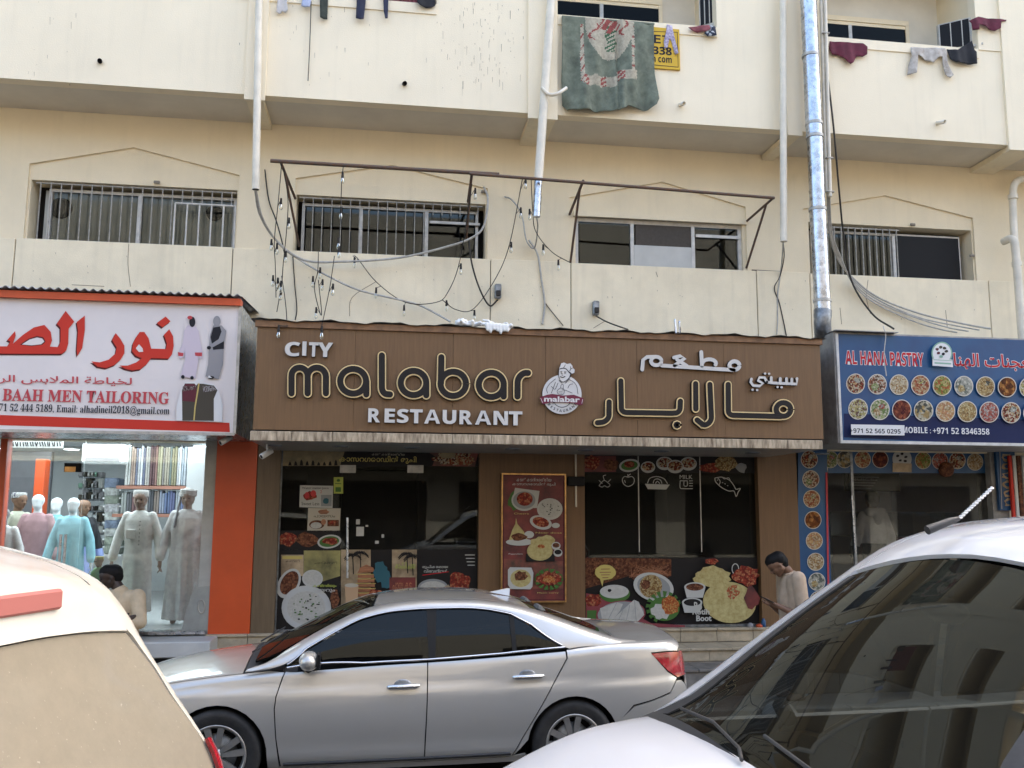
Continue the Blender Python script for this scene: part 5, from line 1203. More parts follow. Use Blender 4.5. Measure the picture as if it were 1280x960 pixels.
# silver exhaust duct
du = thing('exhaust_duct', P(1028, 400, Y=9.85), 'shiny silver exhaust duct running down the front to the restaurant sign', 'duct')
dp = [(1009.5, -20, 9.9), (1014, 80, 9.9), (1018, 172, 9.9)]
q = pts_(dp); MB().tube(q, .098, 20).build('duct_section', m_duct, du)
q = pts_([(1018.5, 172, 9.9), (1022, 262, 9.9)]); MB().tube(q, .094, 20).build('duct_section', m_duct, du)
q = pts_([(1022, 262, 9.9), (1028.5, 388, 9.9)]); MB().tube(q, .097, 20).build('duct_section', m_duct, du)
for x, y in ((1013, 70), (1017.5, 155), (1018.3, 171), (1022, 262), (1028, 376)):
    c = P(x, y, Y=9.9); MB().tube([c+Vector((0, 0, .018)), c-Vector((0, 0, .018))], .106, 20).build('clamp_ring', m_alu, du)
q = smooth_path(pts_([(1028.5, 388, 9.9), (1028, 405, 9.9), (1029, 420, 10.05), (1031, 432, 10.2)]), 5); MB().tube(q, [.104]*3+[.1]*(len(q)-3), 20).build('duct_elbow', m_ductd, du)
q = smooth_path(pts_([(1031, 434, 10.2), (1033, 480, 10.2), (1035, 530, 10.2), (1034, 548, 10.25)]), 4); MB().tube(q, .1, 20).build('duct_section', m_duct, du)
# conduit pair next to the duct
cdp = thing('cable_conduit', P(1036, 240, Y=10.02), 'grey white conduit pair running beside the silver duct', 'conduit')
MB().tube([P(1025.5, -20, Y=10.0), P(1033, 240, Y=10.0)], .022, 8).build('conduit', m_pvc, cdp)
MB().tube([P(1030.5, -20, Y=9.98), P(1037.5, 246, Y=9.98)], .026, 8).build('conduit', m_pvc, cdp)
for y in (42, 198, 240): MB().bbox(*(lambda c: (c.x-.05, c.x+.05, c.y-.03, c.y+.03, c.z-.012, c.z+.012))(P(1030.5+y*.029, y, Y=9.98))).build('clip', m_alu, cdp)
# right hand pipe with elbow
t = thing('soil_pipe', P(1275, 400, Y=10.6), 'thick cream pipe with two elbows at the right edge of the front', 'pipe')
MB().tube(smooth_path(pts_([(1283, 222, 10.75), (1270, 228, 10.6), (1266, 245, 10.6), (1268, 300, 10.6), (1272, 345, 10.6)]), 6), .047, 14).build('pipe', m_pvc, t)
MB().tube(smooth_path(pts_([(1254, 302, 10.75), (1266, 299, 10.6), (1270, 320, 10.58), (1277, 412, 10.58), (1280, 440, 10.58)]), 6), .052, 14).build('pipe', m_pvc, t)
for x, y in ((1266, 246), (1271, 330)): c = P(x, y, Y=10.59); MB().tube([c+Vector((0, 0, .03)), c-Vector((0, 0, .03))], .062, 14).build('socket', m_pvc, t)

# ------------------------------------------------------------------ bare awning frame of steel bars
YA = 9.9
aw = thing('awning_frame', P(650, 220, Y=YA), 'bare rusty steel awning frame sticking out above the restaurant sign', 'metal frame')
def bar(p0, p1, r=.02, name='bar'): MB().tube([p0, p1], r, 6).build(name, m_rust, aw)
def wallp(x, y): return P(x, y, Y=10.88)
bar(P(338, 201, Y=YA), P(624, 218, Y=YA), .022); bar(P(587, 217, Y=YA-.03), P(968, 247.5, Y=YA-.03), .018)
for (x, y, wx, wy, lx, ly) in ((351, 203, 369, 248, 374, 308), (590, 217, 585, 252, 583, 300), (729, 226, 712, 268, 713, 328), (966, 248, 934, 276, 933, 335)):
    bar(P(x, y, Y=YA), wallp(wx, wy), .017); bar(P((x*.75+wx*.25), (y*.75+wy*.25), Y=YA+.24), wallp(lx, ly), .015, 'brace')
bar(wallp(940, 338), wallp(976, 340), .012)

# ------------------------------------------------------------------ festoon lights
m_cord = flat('cord_black', (.035, .032, .03), .7); m_bulb = glass('bulb_glass', (.85, .82, .75), .08); m_cabw = M('cable_grey_white', (.50, .48, .44), .6, var=.15, scale=15); m_cabd = flat('cable_dark', (.05, .045, .04), .6)
def festoon(label, path, bulbs, r=.0052, Y=10.3, sag=6):
    q = smooth_path([P(*p_[:2], Y=(p_[2] if len(p_) > 2 else Y)) for p_ in path], sag)
    t = thing('string_light', q[0], label, 'string light', 'strings of unlit bulbs over the restaurant sign')
    MB().tube(q, r, 5).build('cord', m_cord, t)
    for bx, by in bulbs:
        # nearest point of the cord
        best = min(q, key=lambda v: (P(bx, by, Y=v.y)-v).length); c = P(bx, by, Y=best.y)
        h = MB().tube([best, c+Vector((0, 0, .10))], .004, 4).tube([c+Vector((0, 0, .105)), c+Vector((0, 0, .035))], [.011, .015], 8)
        o = h.build('lamp_holder', m_cord, t); MB().lathe([(.010, .035), (.018, .008), (.020, -.012), (.014, -.03), (.001, -.036)], c, 'z', 10).build('bulb', m_bulb, o)
festoon('string of bulbs drooping from the left end bar down the wall', [(352, 205, 9.9), (348, 250, 10.1), (343, 300, 10.3), (344, 330, 10.5), (345, 372, 10.6)], [(339, 310), (351, 259), (346, 315), (341, 355), (351, 362)])
festoon('tangled string of bulbs beside the left brace', [(354, 210, 9.95), (360, 250, 10.2), (358, 290, 10.4), (354, 330, 10.5), (352, 355, 10.6), (346, 390, 10.7)], [(361, 283), (357, 325), (347, 358), (351, 372)])
festoon('string of bulbs hanging straight through the barred window', [(429, 208, 9.9), (427, 230, 9.9), (426, 260, 9.95), (424, 300, 10.0), (422, 318, 10.0)], [(428, 226), (426, 270), (423, 308), (424, 319)])
festoon('string of bulbs ending in a loop below the barred window', [(398, 315, 10.6), (397, 340, 10.6), (393, 360, 10.6), (399, 388, 10.6), (402, 391, 10.6), (398, 350, 10.6)], [(391, 356), (403, 360), (395, 395), (400, 345)])
festoon('long string of bulbs sagging across the cream band', [(441, 320, 10.7), (447, 323, 10.7), (471, 353, 10.7), (507, 378, 10.7), (545, 378, 10.7), (560, 365, 10.6), (575, 325, 10.4), (590, 230, 10.0)], [(443, 332), (470, 370), (505, 392), (576, 340), (594, 246)])
festoon('string of bulbs rising in a curve to the awning bar', [(553, 375, 10.7), (570, 387, 10.7), (592, 386, 10.7), (620, 347, 10.6), (637, 305, 10.4), (653, 224, 9.9)], [(558, 386), (593, 398), (639, 313), (651, 270), (657, 233)])
festoon('string of bulbs dropping before the leaning pipe to the cream band', [(664, 224, 9.9), (666, 265, 10.1), (670, 290, 10.3), (690, 315, 10.5), (714, 329, 10.7)], [(662, 272), (679, 316), (698, 335)])
festoon('pair of bulbs dangling on a cord before the word CITY', [(418, 320, 10.5), (413, 355, 10.2), (407, 385, 9.6), (402, 408, 9.3)], [(402, 420), (416, 366)])
festoon('single bulb dangling before the left end of the word CITY', [(352, 345, 10.6), (357, 380, 10.0), (359, 408, 9.35)], [(348, 419)])

# ------------------------------------------------------------------ loose cables
def cable(label, path, r, mt, Y=10.7, name='cable', cat='cable', group=None):
    q = smooth_path([P(p_[0], p_[1], Y=(p_[2] if len(p_) > 2 else Y)) for p_ in path], 7); return single(name, MB().tube(q, r, 7), mt, label, cat, group)
cable('pale cable looping from the left drain pipe up to the window corner', [(319, 237, 10.02), (325, 268, 10.3), (345, 300, 10.6), (380, 325, 10.75), (430, 327), (500, 322), (560, 308), (590, 297), (605, 282), (610, 250), (605, 234, 10.88)], .014, m_cabw)
cable('pale cable running from the left drain pipe down to the sheet roof', [(320, 238, 10.04), (328, 272, 10.3), (348, 304, 10.6), (375, 325, 10.75), (410, 345), (450, 363), (505, 376), (530, 384), (563, 402, 10.4)], .012, m_cabw)
cable('dark cable curling from the middle brace to the wall socket', [(586, 297, 10.7), (590, 330, 10.72), (600, 362, 10.75), (612, 382, 10.78), (622, 375, 10.83)], .011, m_cabd)
cable('black cable hanging beside the duct down to the pastry sign', [(1034, 90, 9.98), (1042, 160, 10.0), (1049, 240, 10.2), (1054, 290, 10.5), (1064, 350, 10.7), (1090, 392, 10.6), (1117, 411, 9.9)], .012, m_cabd)
for k in range(4):
    cable(['thick grey cable, uppermost of the bundle sweeping over the pastry sign', 'grey cable second in the bundle sweeping over the pastry sign', 'grey cable third in the bundle sweeping over the pastry sign', 'grey cable lowest in the bundle sweeping over the pastry sign'][k],
          [(1034+k, 240, 10.0-.01*k), (1037+k, 290, 10.3), (1048+k*1.5, 325, 10.6), (1070-k, 351+k*1.6, 10.75), (1100-k*2, 373+k*2, 10.78), (1150-k*3, 392+k*2.4+(k % 2)*2, 10.78), (1200-k*8, 404+k*2.6, 10.6), (1238-k*14, 411+k*1.5, 10.2)], .012 if k == 0 else .009, m_cabw, group='cables of the bundle above the pastry sign')
cable('thin wire trailing down the wall left of the duct', [(979, 302, 10.0), (980, 322, 10.6), (975, 345, 10.83), (968, 360, 10.84), (974, 378, 10.84), (979, 400, 10.84), (983, 420, 10.84)], .007, m_cabd)
cable('pale flaking wire below the thin drain pipe', [(979, 303, 10.0), (977, 330, 10.75), (972, 370, 10.84), (972, 400, 10.84), (971, 418, 10.84)], .009, m_cabw)
cable('thin wire dropping from the left balcony to the parapet', [(389, 2, 10.07), (387, 60, 10.07), (385, 101, 10.07)], .005, m_cabd)
cable('white wire curling on the wall right of the barred window', [(631, 246, 10.88), (640, 250, 10.8), (652, 268, 10.8), (658, 300, 10.8), (668, 310, 10.8), (672, 285, 10.4), (671, 272, 10.0)], .010, m_cabw)
cable('taped cable running down the cream band under the leaning pipe', [(661, 300, 10.83), (672, 318, 10.83), (677, 350, 10.83), (681, 380, 10.83), (678, 405, 10.83)], .013, m_cabw)
cable('thin wire branching right under the leaning pipe', [(681, 378, 10.84), (690, 390, 10.83), (704, 407, 10.83)], .006, m_cabd)
cable('thin crack like wire climbing the wall left of the first string', [(331, 212, 10.88), (336, 250, 10.88), (345, 275, 10.85), (352, 300, 10.8), (356, 318, 10.8)], .008, m_cabd)
cable('thin wire hanging left below the barred window', [(366, 318, 10.84), (368, 350, 10.84), (371, 385, 10.84), (369, 400, 10.84)], .006, m_cabd)
cable('short wire arching from the second wall socket to the sign', [(745, 395, 10.8), (760, 403, 10.5), (785, 412, 10.1)], .009, m_cabd)
cable('white string hanging over the pastry sign lettering', [(1104, 408, 9.7), (1107, 420, 9.64), (1105, 445, 9.64), (1108, 470, 9.64)], .006, m_cabw)
for i, (x, y) in enumerate(((622, 365), (744, 386))):
    c = P(x, y, Y=10.84); t = thing('wall_socket', c, ['wall socket box below the barred window at the end of the dark cable', 'wall socket box on the cream band above the emblem'][i], 'socket')
    MB().bbox(c.x-.04, c.x+.04, 10.77, 10.848, c.z-.09, c.z+.09, .012).build('box', m_ductd, t); MB().bbox(c.x-.03, c.x+.03, 10.74, 10.769, c.z-.07, c.z-.0, .008).build('plug', m_cabd, t)
# rag of white sheet on the sign
_rs = random.getstate(); random.seed(11); pr_ = []
for k in range(46):
    u = random.random(); px_ = 568+72*u; c = P(px_, 402+ (px_-568)*.06 + random.uniform(-3, 3)+ (6 if u > .62 else 0)*random.random(), Y=9.33+random.uniform(0, .22))
    a_ = random.uniform(0, 6.28); L_ = random.uniform(.03, .09); pr_.append(('c', [(c.x, c.y, c.z, random.uniform(.012, .024)), (c.x+L_*math.cos(a_), c.y+.03, c.z+L_*.4*math.sin(a_), random.uniform(.008, .018))]))
for k in range(7): c = P(608+k*4.2, 407+k*.4, Y=9.34); pr_.append(('c', [(c.x, c.y, c.z+.02, .022), (c.x+.01, c.y-.01, c.z-.05-.02*math.sin(k*2), .015)]))
random.setstate(_rs)
tag(blob_mesh('plastic_sheet', pr_, .011, m_white, None, 1), 'crumpled white plastic sheet lying on the edge of the restaurant sign', 'plastic sheet')
c = P(846, 408, Y=9.36); single('bracket', MB().tube([c+Vector((-.02, 0, .08)), c+Vector((-.02, -.02, -.08)), c+Vector((.03, -.02, -.08)), c+Vector((.03, 0, .06))], .012, 6), m_duct, 'small silver hook bracket on the top edge of the restaurant sign', 'bracket')
# security cameras under the signs
for i, (x, y, Y_) in enumerate(((284, 549, 9.9), (335, 566, 9.75))):
    c = P(x, y, Y=Y_); t = thing('security_camera', c, ['white bullet camera under the tailor sign above the orange pillar', 'white bullet camera under the left end of the restaurant canopy'][i], 'security camera')
    MB().lathe([(.001, -.09), (.03, -.09), (.032, -.08), (.03, .05), (.001, .05)], c, (.6, .5, .45), 12).build('housing', m_white, t); MB().lathe([(.022, -.0905), (.001, -.092)], c, (.6, .5, .45), 12).build('lens', m_black, t)
    MB().tube([c, c+Vector((-.02, .03, .09))], .012, 6).build('mount', m_white, t)

# ------------------------------------------------------------------ laundry
def cloth(name, label, outline, Y, mts, amp=.018, freq=22, thick=.006, group='washing hung over the balcony walls', cat='clothing', pat=None, step=.03, over=None):
    """hanging cloth cut to an outline in pixels, with folds running down it"""
    q = [xz(x, y, Y) for x, y in outline]
    if area(q) < 0: q = q[::-1]
    # densify the outline
    dq = []
    for i in range(len(q)):
        a, b = q[i], q[(i+1) % len(q)]; k = max(1, int(math.dist(a, b)/step)); dq += [(a[0]+(b[0]-a[0])*t/k, a[1]+(b[1]-a[1])*t/k) for t in range(k)]
    V, Fs = cdt(dq, (), step); zt = max(v[1] for v in V); zb = min(v[1] for v in V); ph = random.uniform(0, 6)
    def yy(x, z):
        d = (zt-z)/(zt-zb+1e-6)
        return Y-.012-amp*(.25+.75*d)*(math.sin(freq*x+ph+1.1*math.sin(3*z))+.45*math.sin(freq*2.3*x+ph*2+z*4)+1.5)
    if name == 'blanket':
        xc = xz(*fb(492, 300), Y)[0]; y1_ = yy
        yy = lambda x, z: y1_(x, z)+.045*math.exp(-((x-xc)/.018)**2)*min(1, (zt-z)*2.2)-.02*math.exp(-((x-xc-.06)/.03)**2)
    fr = [(x, yy(x, z), z) for x, z in V]; bk = [(x, yy(x, z)+thick, z) for x, z in V]
    mb_ = MB(); mis = [pat((fr[f[0]][0]+fr[f[1]][0]+fr[f[2]][0])/3, (fr[f[0]][2]+fr[f[1]][2]+fr[f[2]][2])/3) if pat else 0 for f in Fs]
    for f, mi in zip(Fs, mis): pass
    b = len(mb_.v); mb_.v += fr; n_ = len(fr); mb_.v += bk
    for f, mi in zip(Fs, mis):
        mb_.f.append(list(f)); mb_.m.append(mi); mb_.sm.append(True); mb_.f.append([i+n_ for i in f][::-1]); mb_.m.append(mi); mb_.sm.append(True)
    k = len(dq)
    for i in range(k): mb_.f.append([i, i+n_, (i+1) % k+n_, (i+1) % k]); mb_.m.append(0); mb_.sm.append(True)
    if over:   # strip lying over the wall top
        x0 = min(v[0] for v in q); x1 = max(v[0] for v in q)
        mb_.box(x0+.02, x1-.02, Y-.02, Y+.17, zt-.012, zt+.008)
    return tag(mb_.build(name, mts), label, cat, group)
YL = YO-.02
m_blank = M('blanket_sage', (.175, .20, .15), .95, var=.22, scale=9, bump=.5, bscale=120); m_bcream = M('blanket_cream', (.42, .38, .29), .95, var=.15, scale=30); m_bred = M('blanket_red', (.30, .07, .06), .95, var=.2, scale=30); m_bgrn = M('blanket_leaf', (.05, .12, .06), .95)
fb = zf(640, 0, 3.765)
def to_px(x, z):
    v = Vector((x, YL, z-CAMH)); return 640+FPX*v.dot(_R2)/v.dot(_F), 480-FPX*v.dot(_U2)/v.dot(_F)
def pat(x, z):
    px, py = to_px(x, z); u, v = (px-640)*3.765, py*3.765
    w = math.sin(u*.11)*6
    # cream medallion with a red and green flower
    if ((u-455)/115)**2+((v-95)/195)**2 < 1 and v < 300:
        if ((u-455)/44)**2+((v-118)/46)**2 < 1+.3*math.sin(5*math.atan2(v-118, u-455)) and math.sin(u*.17+v*.12) > -.75 and v < 165: return 2
        if abs(u-462-math.sin(v*.1)*6) < 24 and 130 < v < 250 and math.sin(v*.33+u*.2) > -.5: return 3
        if abs(u-(382+24*math.sin((v-110)*.07))) < 6 and 115 < v < 205 or abs(u-(522+18*math.sin((v-100)*.08))) < 6 and 100 < v < 175: return 2
        return 1
    if 318 < u < 334 and 120 < v < 400: return 1 if math.sin(v*.12+u*.2) > -.8 else 2
    if 556 < u < 570 and 130 < v < 350: return 1 if math.sin(v*.13) > -.8 else 2
    if (325 < u < 490 and 368+w*.7 < v < 415+w) or (490 < u < 580 and 343 < v < 388):
        return 2 if (math.sin(u*.075+1) > .5 and math.sin(v*.3+u*.21) > -.2) else 1
    return 0
cloth('blanket', 'large sage green blanket with cream border and red flower over the parapet', [fb(*p_) for p_ in [(232, 82), (300, 85), (360, 92), (430, 95), (520, 103), (600, 115), (664, 120), (666, 200), (668, 350), (682, 480), (668, 510), (635, 528), (590, 522), (540, 508), (515, 535), (430, 532), (330, 535), (255, 530), (235, 500), (228, 380), (232, 200)]], YL, [m_blank, m_bcream, m_bred, m_bgrn], amp=.05, freq=13, cat='blanket', pat=pat, step=.02, over=True)
m_mar2 = M('cloth_maroon', (.13, .02, .04), .9, var=.2, scale=12); m_cwh = M('cloth_white', (.60, .57, .55), .9, var=.1, scale=12); m_cgrey = M('cloth_grey_white', (.50, .47, .43), .9, var=.2, scale=14, col2=(.3, .26, .22))
m_cnavy = M('cloth_navy', (.03, .035, .07), .9, var=.2, scale=12); m_cgrn = M('cloth_dark_green', (.04, .05, .04), .9, var=.2, scale=12); m_cblk = M('cloth_black', (.02, .02, .024), .9, var=.2, scale=12); m_cblu = M('cloth_pale_blue', (.42, .47, .62), .9, var=.1, scale=12); m_cred = M('cloth_faded_red', (.25, .07, .08), .9, var=.2, scale=12)
m_lav = M('cloth_lavender_print', (.52, .47, .55), .9, var=.35, scale=40, col2=(.15, .12, .25)); m_spot = food('cloth_spotted', [(.03, .04, .07), (.5, .52, .55), (.05, .06, .1)], 30)
f1 = zf(320, 0, 3.765); f4 = zf(940, 0, 3.765)
CL = lambda nm, lb, f, o, mt, **k: cloth(nm, lb, [f(*p_) for p_ in o], YL, [mt], **k)
CL('shirt', 'white cloth, leftmost of the washing on the left balcony', f1, [(98, -60), (150, -60), (148, 20), (152, 55), (140, 70), (125, 55), (112, 74), (96, 60), (102, 20)], m_cwh)
CL('shirt', 'pale blue cloth second from the left on the left balcony', f1, [(220, -60), (262, -60), (260, 10), (255, 42), (230, 44), (214, 38), (220, 0)], m_cblu)
CL('trousers', 'dark green trouser leg hanging over the left balcony wall', f1, [(300, -60), (340, -60), (338, 40), (336, 94), (320, 97), (303, 92), (302, 40)], m_cgrn)
CL('trousers', 'wide navy trouser leg hanging near the middle of the left balcony', f1, [(472, -60), (518, -60), (516, 20), (507, 100), (492, 103), (470, 90), (474, 20)], m_cnavy)
CL('trousers', 'narrow navy trouser leg right of the wide navy one', f1, [(596, -60), (627, -60), (622, 30), (620, 95), (608, 97), (601, 60)], m_cnavy)
CL('cloth', 'black cloth at the right end of the left balcony', f1, [(755, -60), (845, -60), (843, 30), (825, 42), (800, 44), (770, 34), (757, 20)], m_cblk)
# maroon sheeting inside the left balcony
a, b = nx[0]; mb = MB(); n = 120; vs = []
for i in range(n+1):
    x = a+.9+(b-.1-a-.9)*i/n; y = 10.32+.02*math.sin(i*1.05); vs += [(x, y, ZP-.5), (x, y, ZP+.9)]
mb.add(vs, [(2*i, 2*i+2, 2*i+3, 2*i+1) for i in range(n)], smooth=True); mb.add([(x, y+.006, z) for x, y, z in vs], [(2*i, 2*i+1, 2*i+3, 2*i+2) for i in range(n)], smooth=True)
tag(mb.build('corrugated_screen', m_cred), 'dull maroon corrugated screen inside the left balcony', 'screen')
CL('towel', 'lavender printed towel hanging over the yellow sign', fb, [(728, 118), (752, 124), (760, 170), (772, 225), (778, 258), (765, 262), (750, 200), (740, 180), (730, 225), (714, 235), (712, 200), (724, 150)], m_lav, thick=.01)
CL('cloth', 'faded red cloth lying on the parapet before the middle air conditioner', fb, [(826, 136), (880, 124), (925, 122), (930, 145), (905, 155), (870, 156), (840, 150)], m_cred)
CL('cloth', 'small dark cloth with pale spots on the parapet beside the middle air conditioner', fb, [(906, 138), (930, 122), (955, 130), (958, 172), (940, 180), (915, 178), (904, 165)], m_spot)
CL('shirt', 'maroon shirt hanging right of the silver duct', f4, [(362, 198), (410, 200), (520, 207), (538, 225), (535, 262), (515, 272), (490, 268), (470, 300), (455, 310), (440, 295), (425, 278), (400, 262), (372, 262), (358, 235)], m_mar2)
CL('shirt', 'grey white long sleeved shirt hung over the right parapet', f4, [(742, 226), (775, 228), (840, 228), (905, 230), (912, 250), (915, 300), (943, 358), (925, 372), (905, 355), (890, 310), (892, 270), (870, 275), (850, 298), (820, 290), (790, 275), (775, 262), (770, 310), (763, 352), (728, 356), (733, 310), (745, 270)], m_cgrey, amp=.024)
CL('cloth', 'black cloth hung over the parapet below the right air conditioner', f4, [(912, 235), (960, 240), (1030, 195), (1040, 240), (1050, 250), (1048, 308), (1000, 306), (950, 300), (930, 280)], m_cblk)
# the raised wall at the far right with a shirt on it
x0 = x_at(1222, 50, YO); MB().box(x0-.002, BX1-.3, YO-.012, YO+.138, ZP-.01, P(1260, 26, Y=YO).z).build('raised_parapet', m_para, bld)
cloth('shirt', 'maroon shirt lying along the raised wall at the upper right', [f4(*p_) for p_ in [(1018, 100), (1060, 82), (1090, 88), (1195, 96), (1192, 102), (1165, 108), (1160, 140), (1135, 152), (1100, 135), (1062, 120), (1058, 148), (1035, 145), (1030, 112)]], YO-.03, [m_mar2], amp=.02)
# air conditioners
m_acb = M('ac_casing', (.50, .48, .43), .5, var=.1, scale=10)
for i, (px_, py_, w_) in enumerate(((884, 14, .14), (1196, 44, .30))):
    c = P(px_, py_, Y=YO+.20); t = thing('air_conditioner', c, ['air conditioner half hidden at the right end of the middle balcony', 'window air conditioner with black grille at the right end of the right balcony'][i], 'air conditioner', None, rz=RAD(-38))
    MB().bbox(-w_*.8, w_*.9, 0, .5, -.20, .22, .02).build('casing', m_acb, t, local=True)
    MB().box(-w_*.7, w_*.5, -.012, -.001, -.17, .19).build('grille', m_black, t, local=True)
    for k in range(3): MB().box(-w_*.7+k*w_*.45, -w_*.7+k*w_*.45+.012, -.022, -.013, -.18, .2).build('bar', m_acb, t, local=True)
    MB().box(-w_, w_, -.05, .5, -.235, -.205).build('shelf', m_acb, t, local=True)
# yellow board behind the blanket
bd = thing('letting_board', P(830, 60, Y=YO-.01), 'yellow board with black letters and number partly behind the green blanket', 'sign')
m_ybd = flat('board_yellow', (.62, .40, .05), .5)
q = [xz(*fb(600, 122), YL), xz(*fb(786, 140), YL), xz(*fb(791, 330), YL), xz(*fb(600, 316), YL)]
MB().prism(q, YO-.028, YO-.002).build('panel', m_ybd, bd)
p = Print(YO-.029)
p.line([fb(610, 146), fb(778, 152), fb(782, 316), fb(610, 300)], .5, m_pblk)
p.text(boldsans('LET'), fb(618, 0)[0], fb(0, 198)[1], fb(752, 0)[0], 10.5, m_pblk); p.text(boldsans('2338'), fb(632, 0)[0], fb(0, 252)[1], fb(752, 0)[0], 10, m_pblk, .01); p.text(boldsans('n com'), fb(660, 0)[0], fb(0, 290)[1], fb(752, 0)[0], 6.5, m_pblk)
p.build('print', bd)
# broken plaster scraps above the windows, as small raised flakes
for x, y in ((196, 228), (1141, 281), (1215, 320), (605, 240)):
    c = P(x, y, Y=YW); MB().bbox(c.x-.035, c.x+.035, YW-.012, YW+.01, c.z-.015, c.z+.02, .006).build('plaster_flake', m_joint, bld)

# old paint splashes and drips running down the parapet
dp_ = Print(YO-.0008, .00002); _rs = random.getstate(); random.seed(5); m_drip = flat('drip_stain', (.42, .36, .27), .9); m_drip2 = flat('drip_dark', (.16, .13, .10), .9)
for k in range(150):
    px_ = random.gauss(610, 24) if k % 3 else random.choice([random.uniform(30, 110), random.gauss(400, 40), random.uniform(640, 690)*0+random.gauss(565, 18)]); py_ = random.uniform(2, 110)
    if 305 < px_ < 333 or px_ > 655: continue
    h_ = random.choice([1, 1.5, 2.5, 5, 9])*random.uniform(.6, 1.3); w_ = random.uniform(.25, .6)
    dp_.poly([(px_-w_*.5, py_), (px_, py_-w_), (px_+w_*.5, py_), (px_+w_*.35, py_+h_), (px_, py_+h_+w_), (px_-w_*.35, py_+h_)], m_drip2 if random.random() < .3 else m_drip)
tag(dp_.build('paint_drips', bld), kind='stuff')
# hairline cracks in the cream band and wall
ck_ = Print(10.8455, .00002); m_crk = flat('crack', (.30, .24, .17), .9)
for pts in ([(161, 305), (160, 330), (163, 358)], [(90, 356), (130, 358)], [(470, 352), (440, 372), (437, 395)], [(820, 340), (822, 346)], [(1050, 385), (1052, 405)], [(1182, 388), (1184, 408)], [(755, 402), (742, 410)], [(1085, 350), (1083, 372), (1088, 392)]):
    ck_.line(smooth_path2(pts), .4, m_crk)
for k in range(60): px_ = random.uniform(20, 1270); py_ = 300+px_*.043+random.uniform(6, 75); ck_.poly([(px_, py_), (px_+.7, py_+.3), (px_+.6, py_+random.uniform(1, 3)), (px_-.1, py_+1)], m_drip)
tag(ck_.build('cracks', bld), kind='stuff')
random.setstate(_rs)
# ------------------------------------------------------------------ cars
def interp(tab, x):
    """smooth monotone-ish interpolation of (x, value) pairs given with falling or rising x"""
    t = sorted(tab); n = len(t)
    if x <= t[0][0]: return t[0][1]
    if x >= t[-1][0]: return t[-1][1]
    for i in range(n-1):
        if x <= t[i+1][0]: break
    x0, y0 = t[i]; x1, y1 = t[i+1]; h = x1-x0
    def sl(j):
        if j <= 0 or j >= n-1: return None
        a = (t[j][1]-t[j-1][1])/(t[j][0]-t[j-1][0]); b = (t[j+1][1]-t[j][1])/(t[j+1][0]-t[j][0])
        return 0 if a*b <= 0 else 2*a*b/(a+b)
    d = (y1-y0)/h; m0 = sl(i); m1 = sl(i+1); m0 = d if m0 is None else m0; m1 = d if m1 is None else m1
    s = (x-x0)/h
    return y0*(2*s**3-3*s*s+1)+h*m0*(s**3-2*s*s+s)+y1*(-2*s**3+3*s*s)+h*m1*(s**3-s*s)
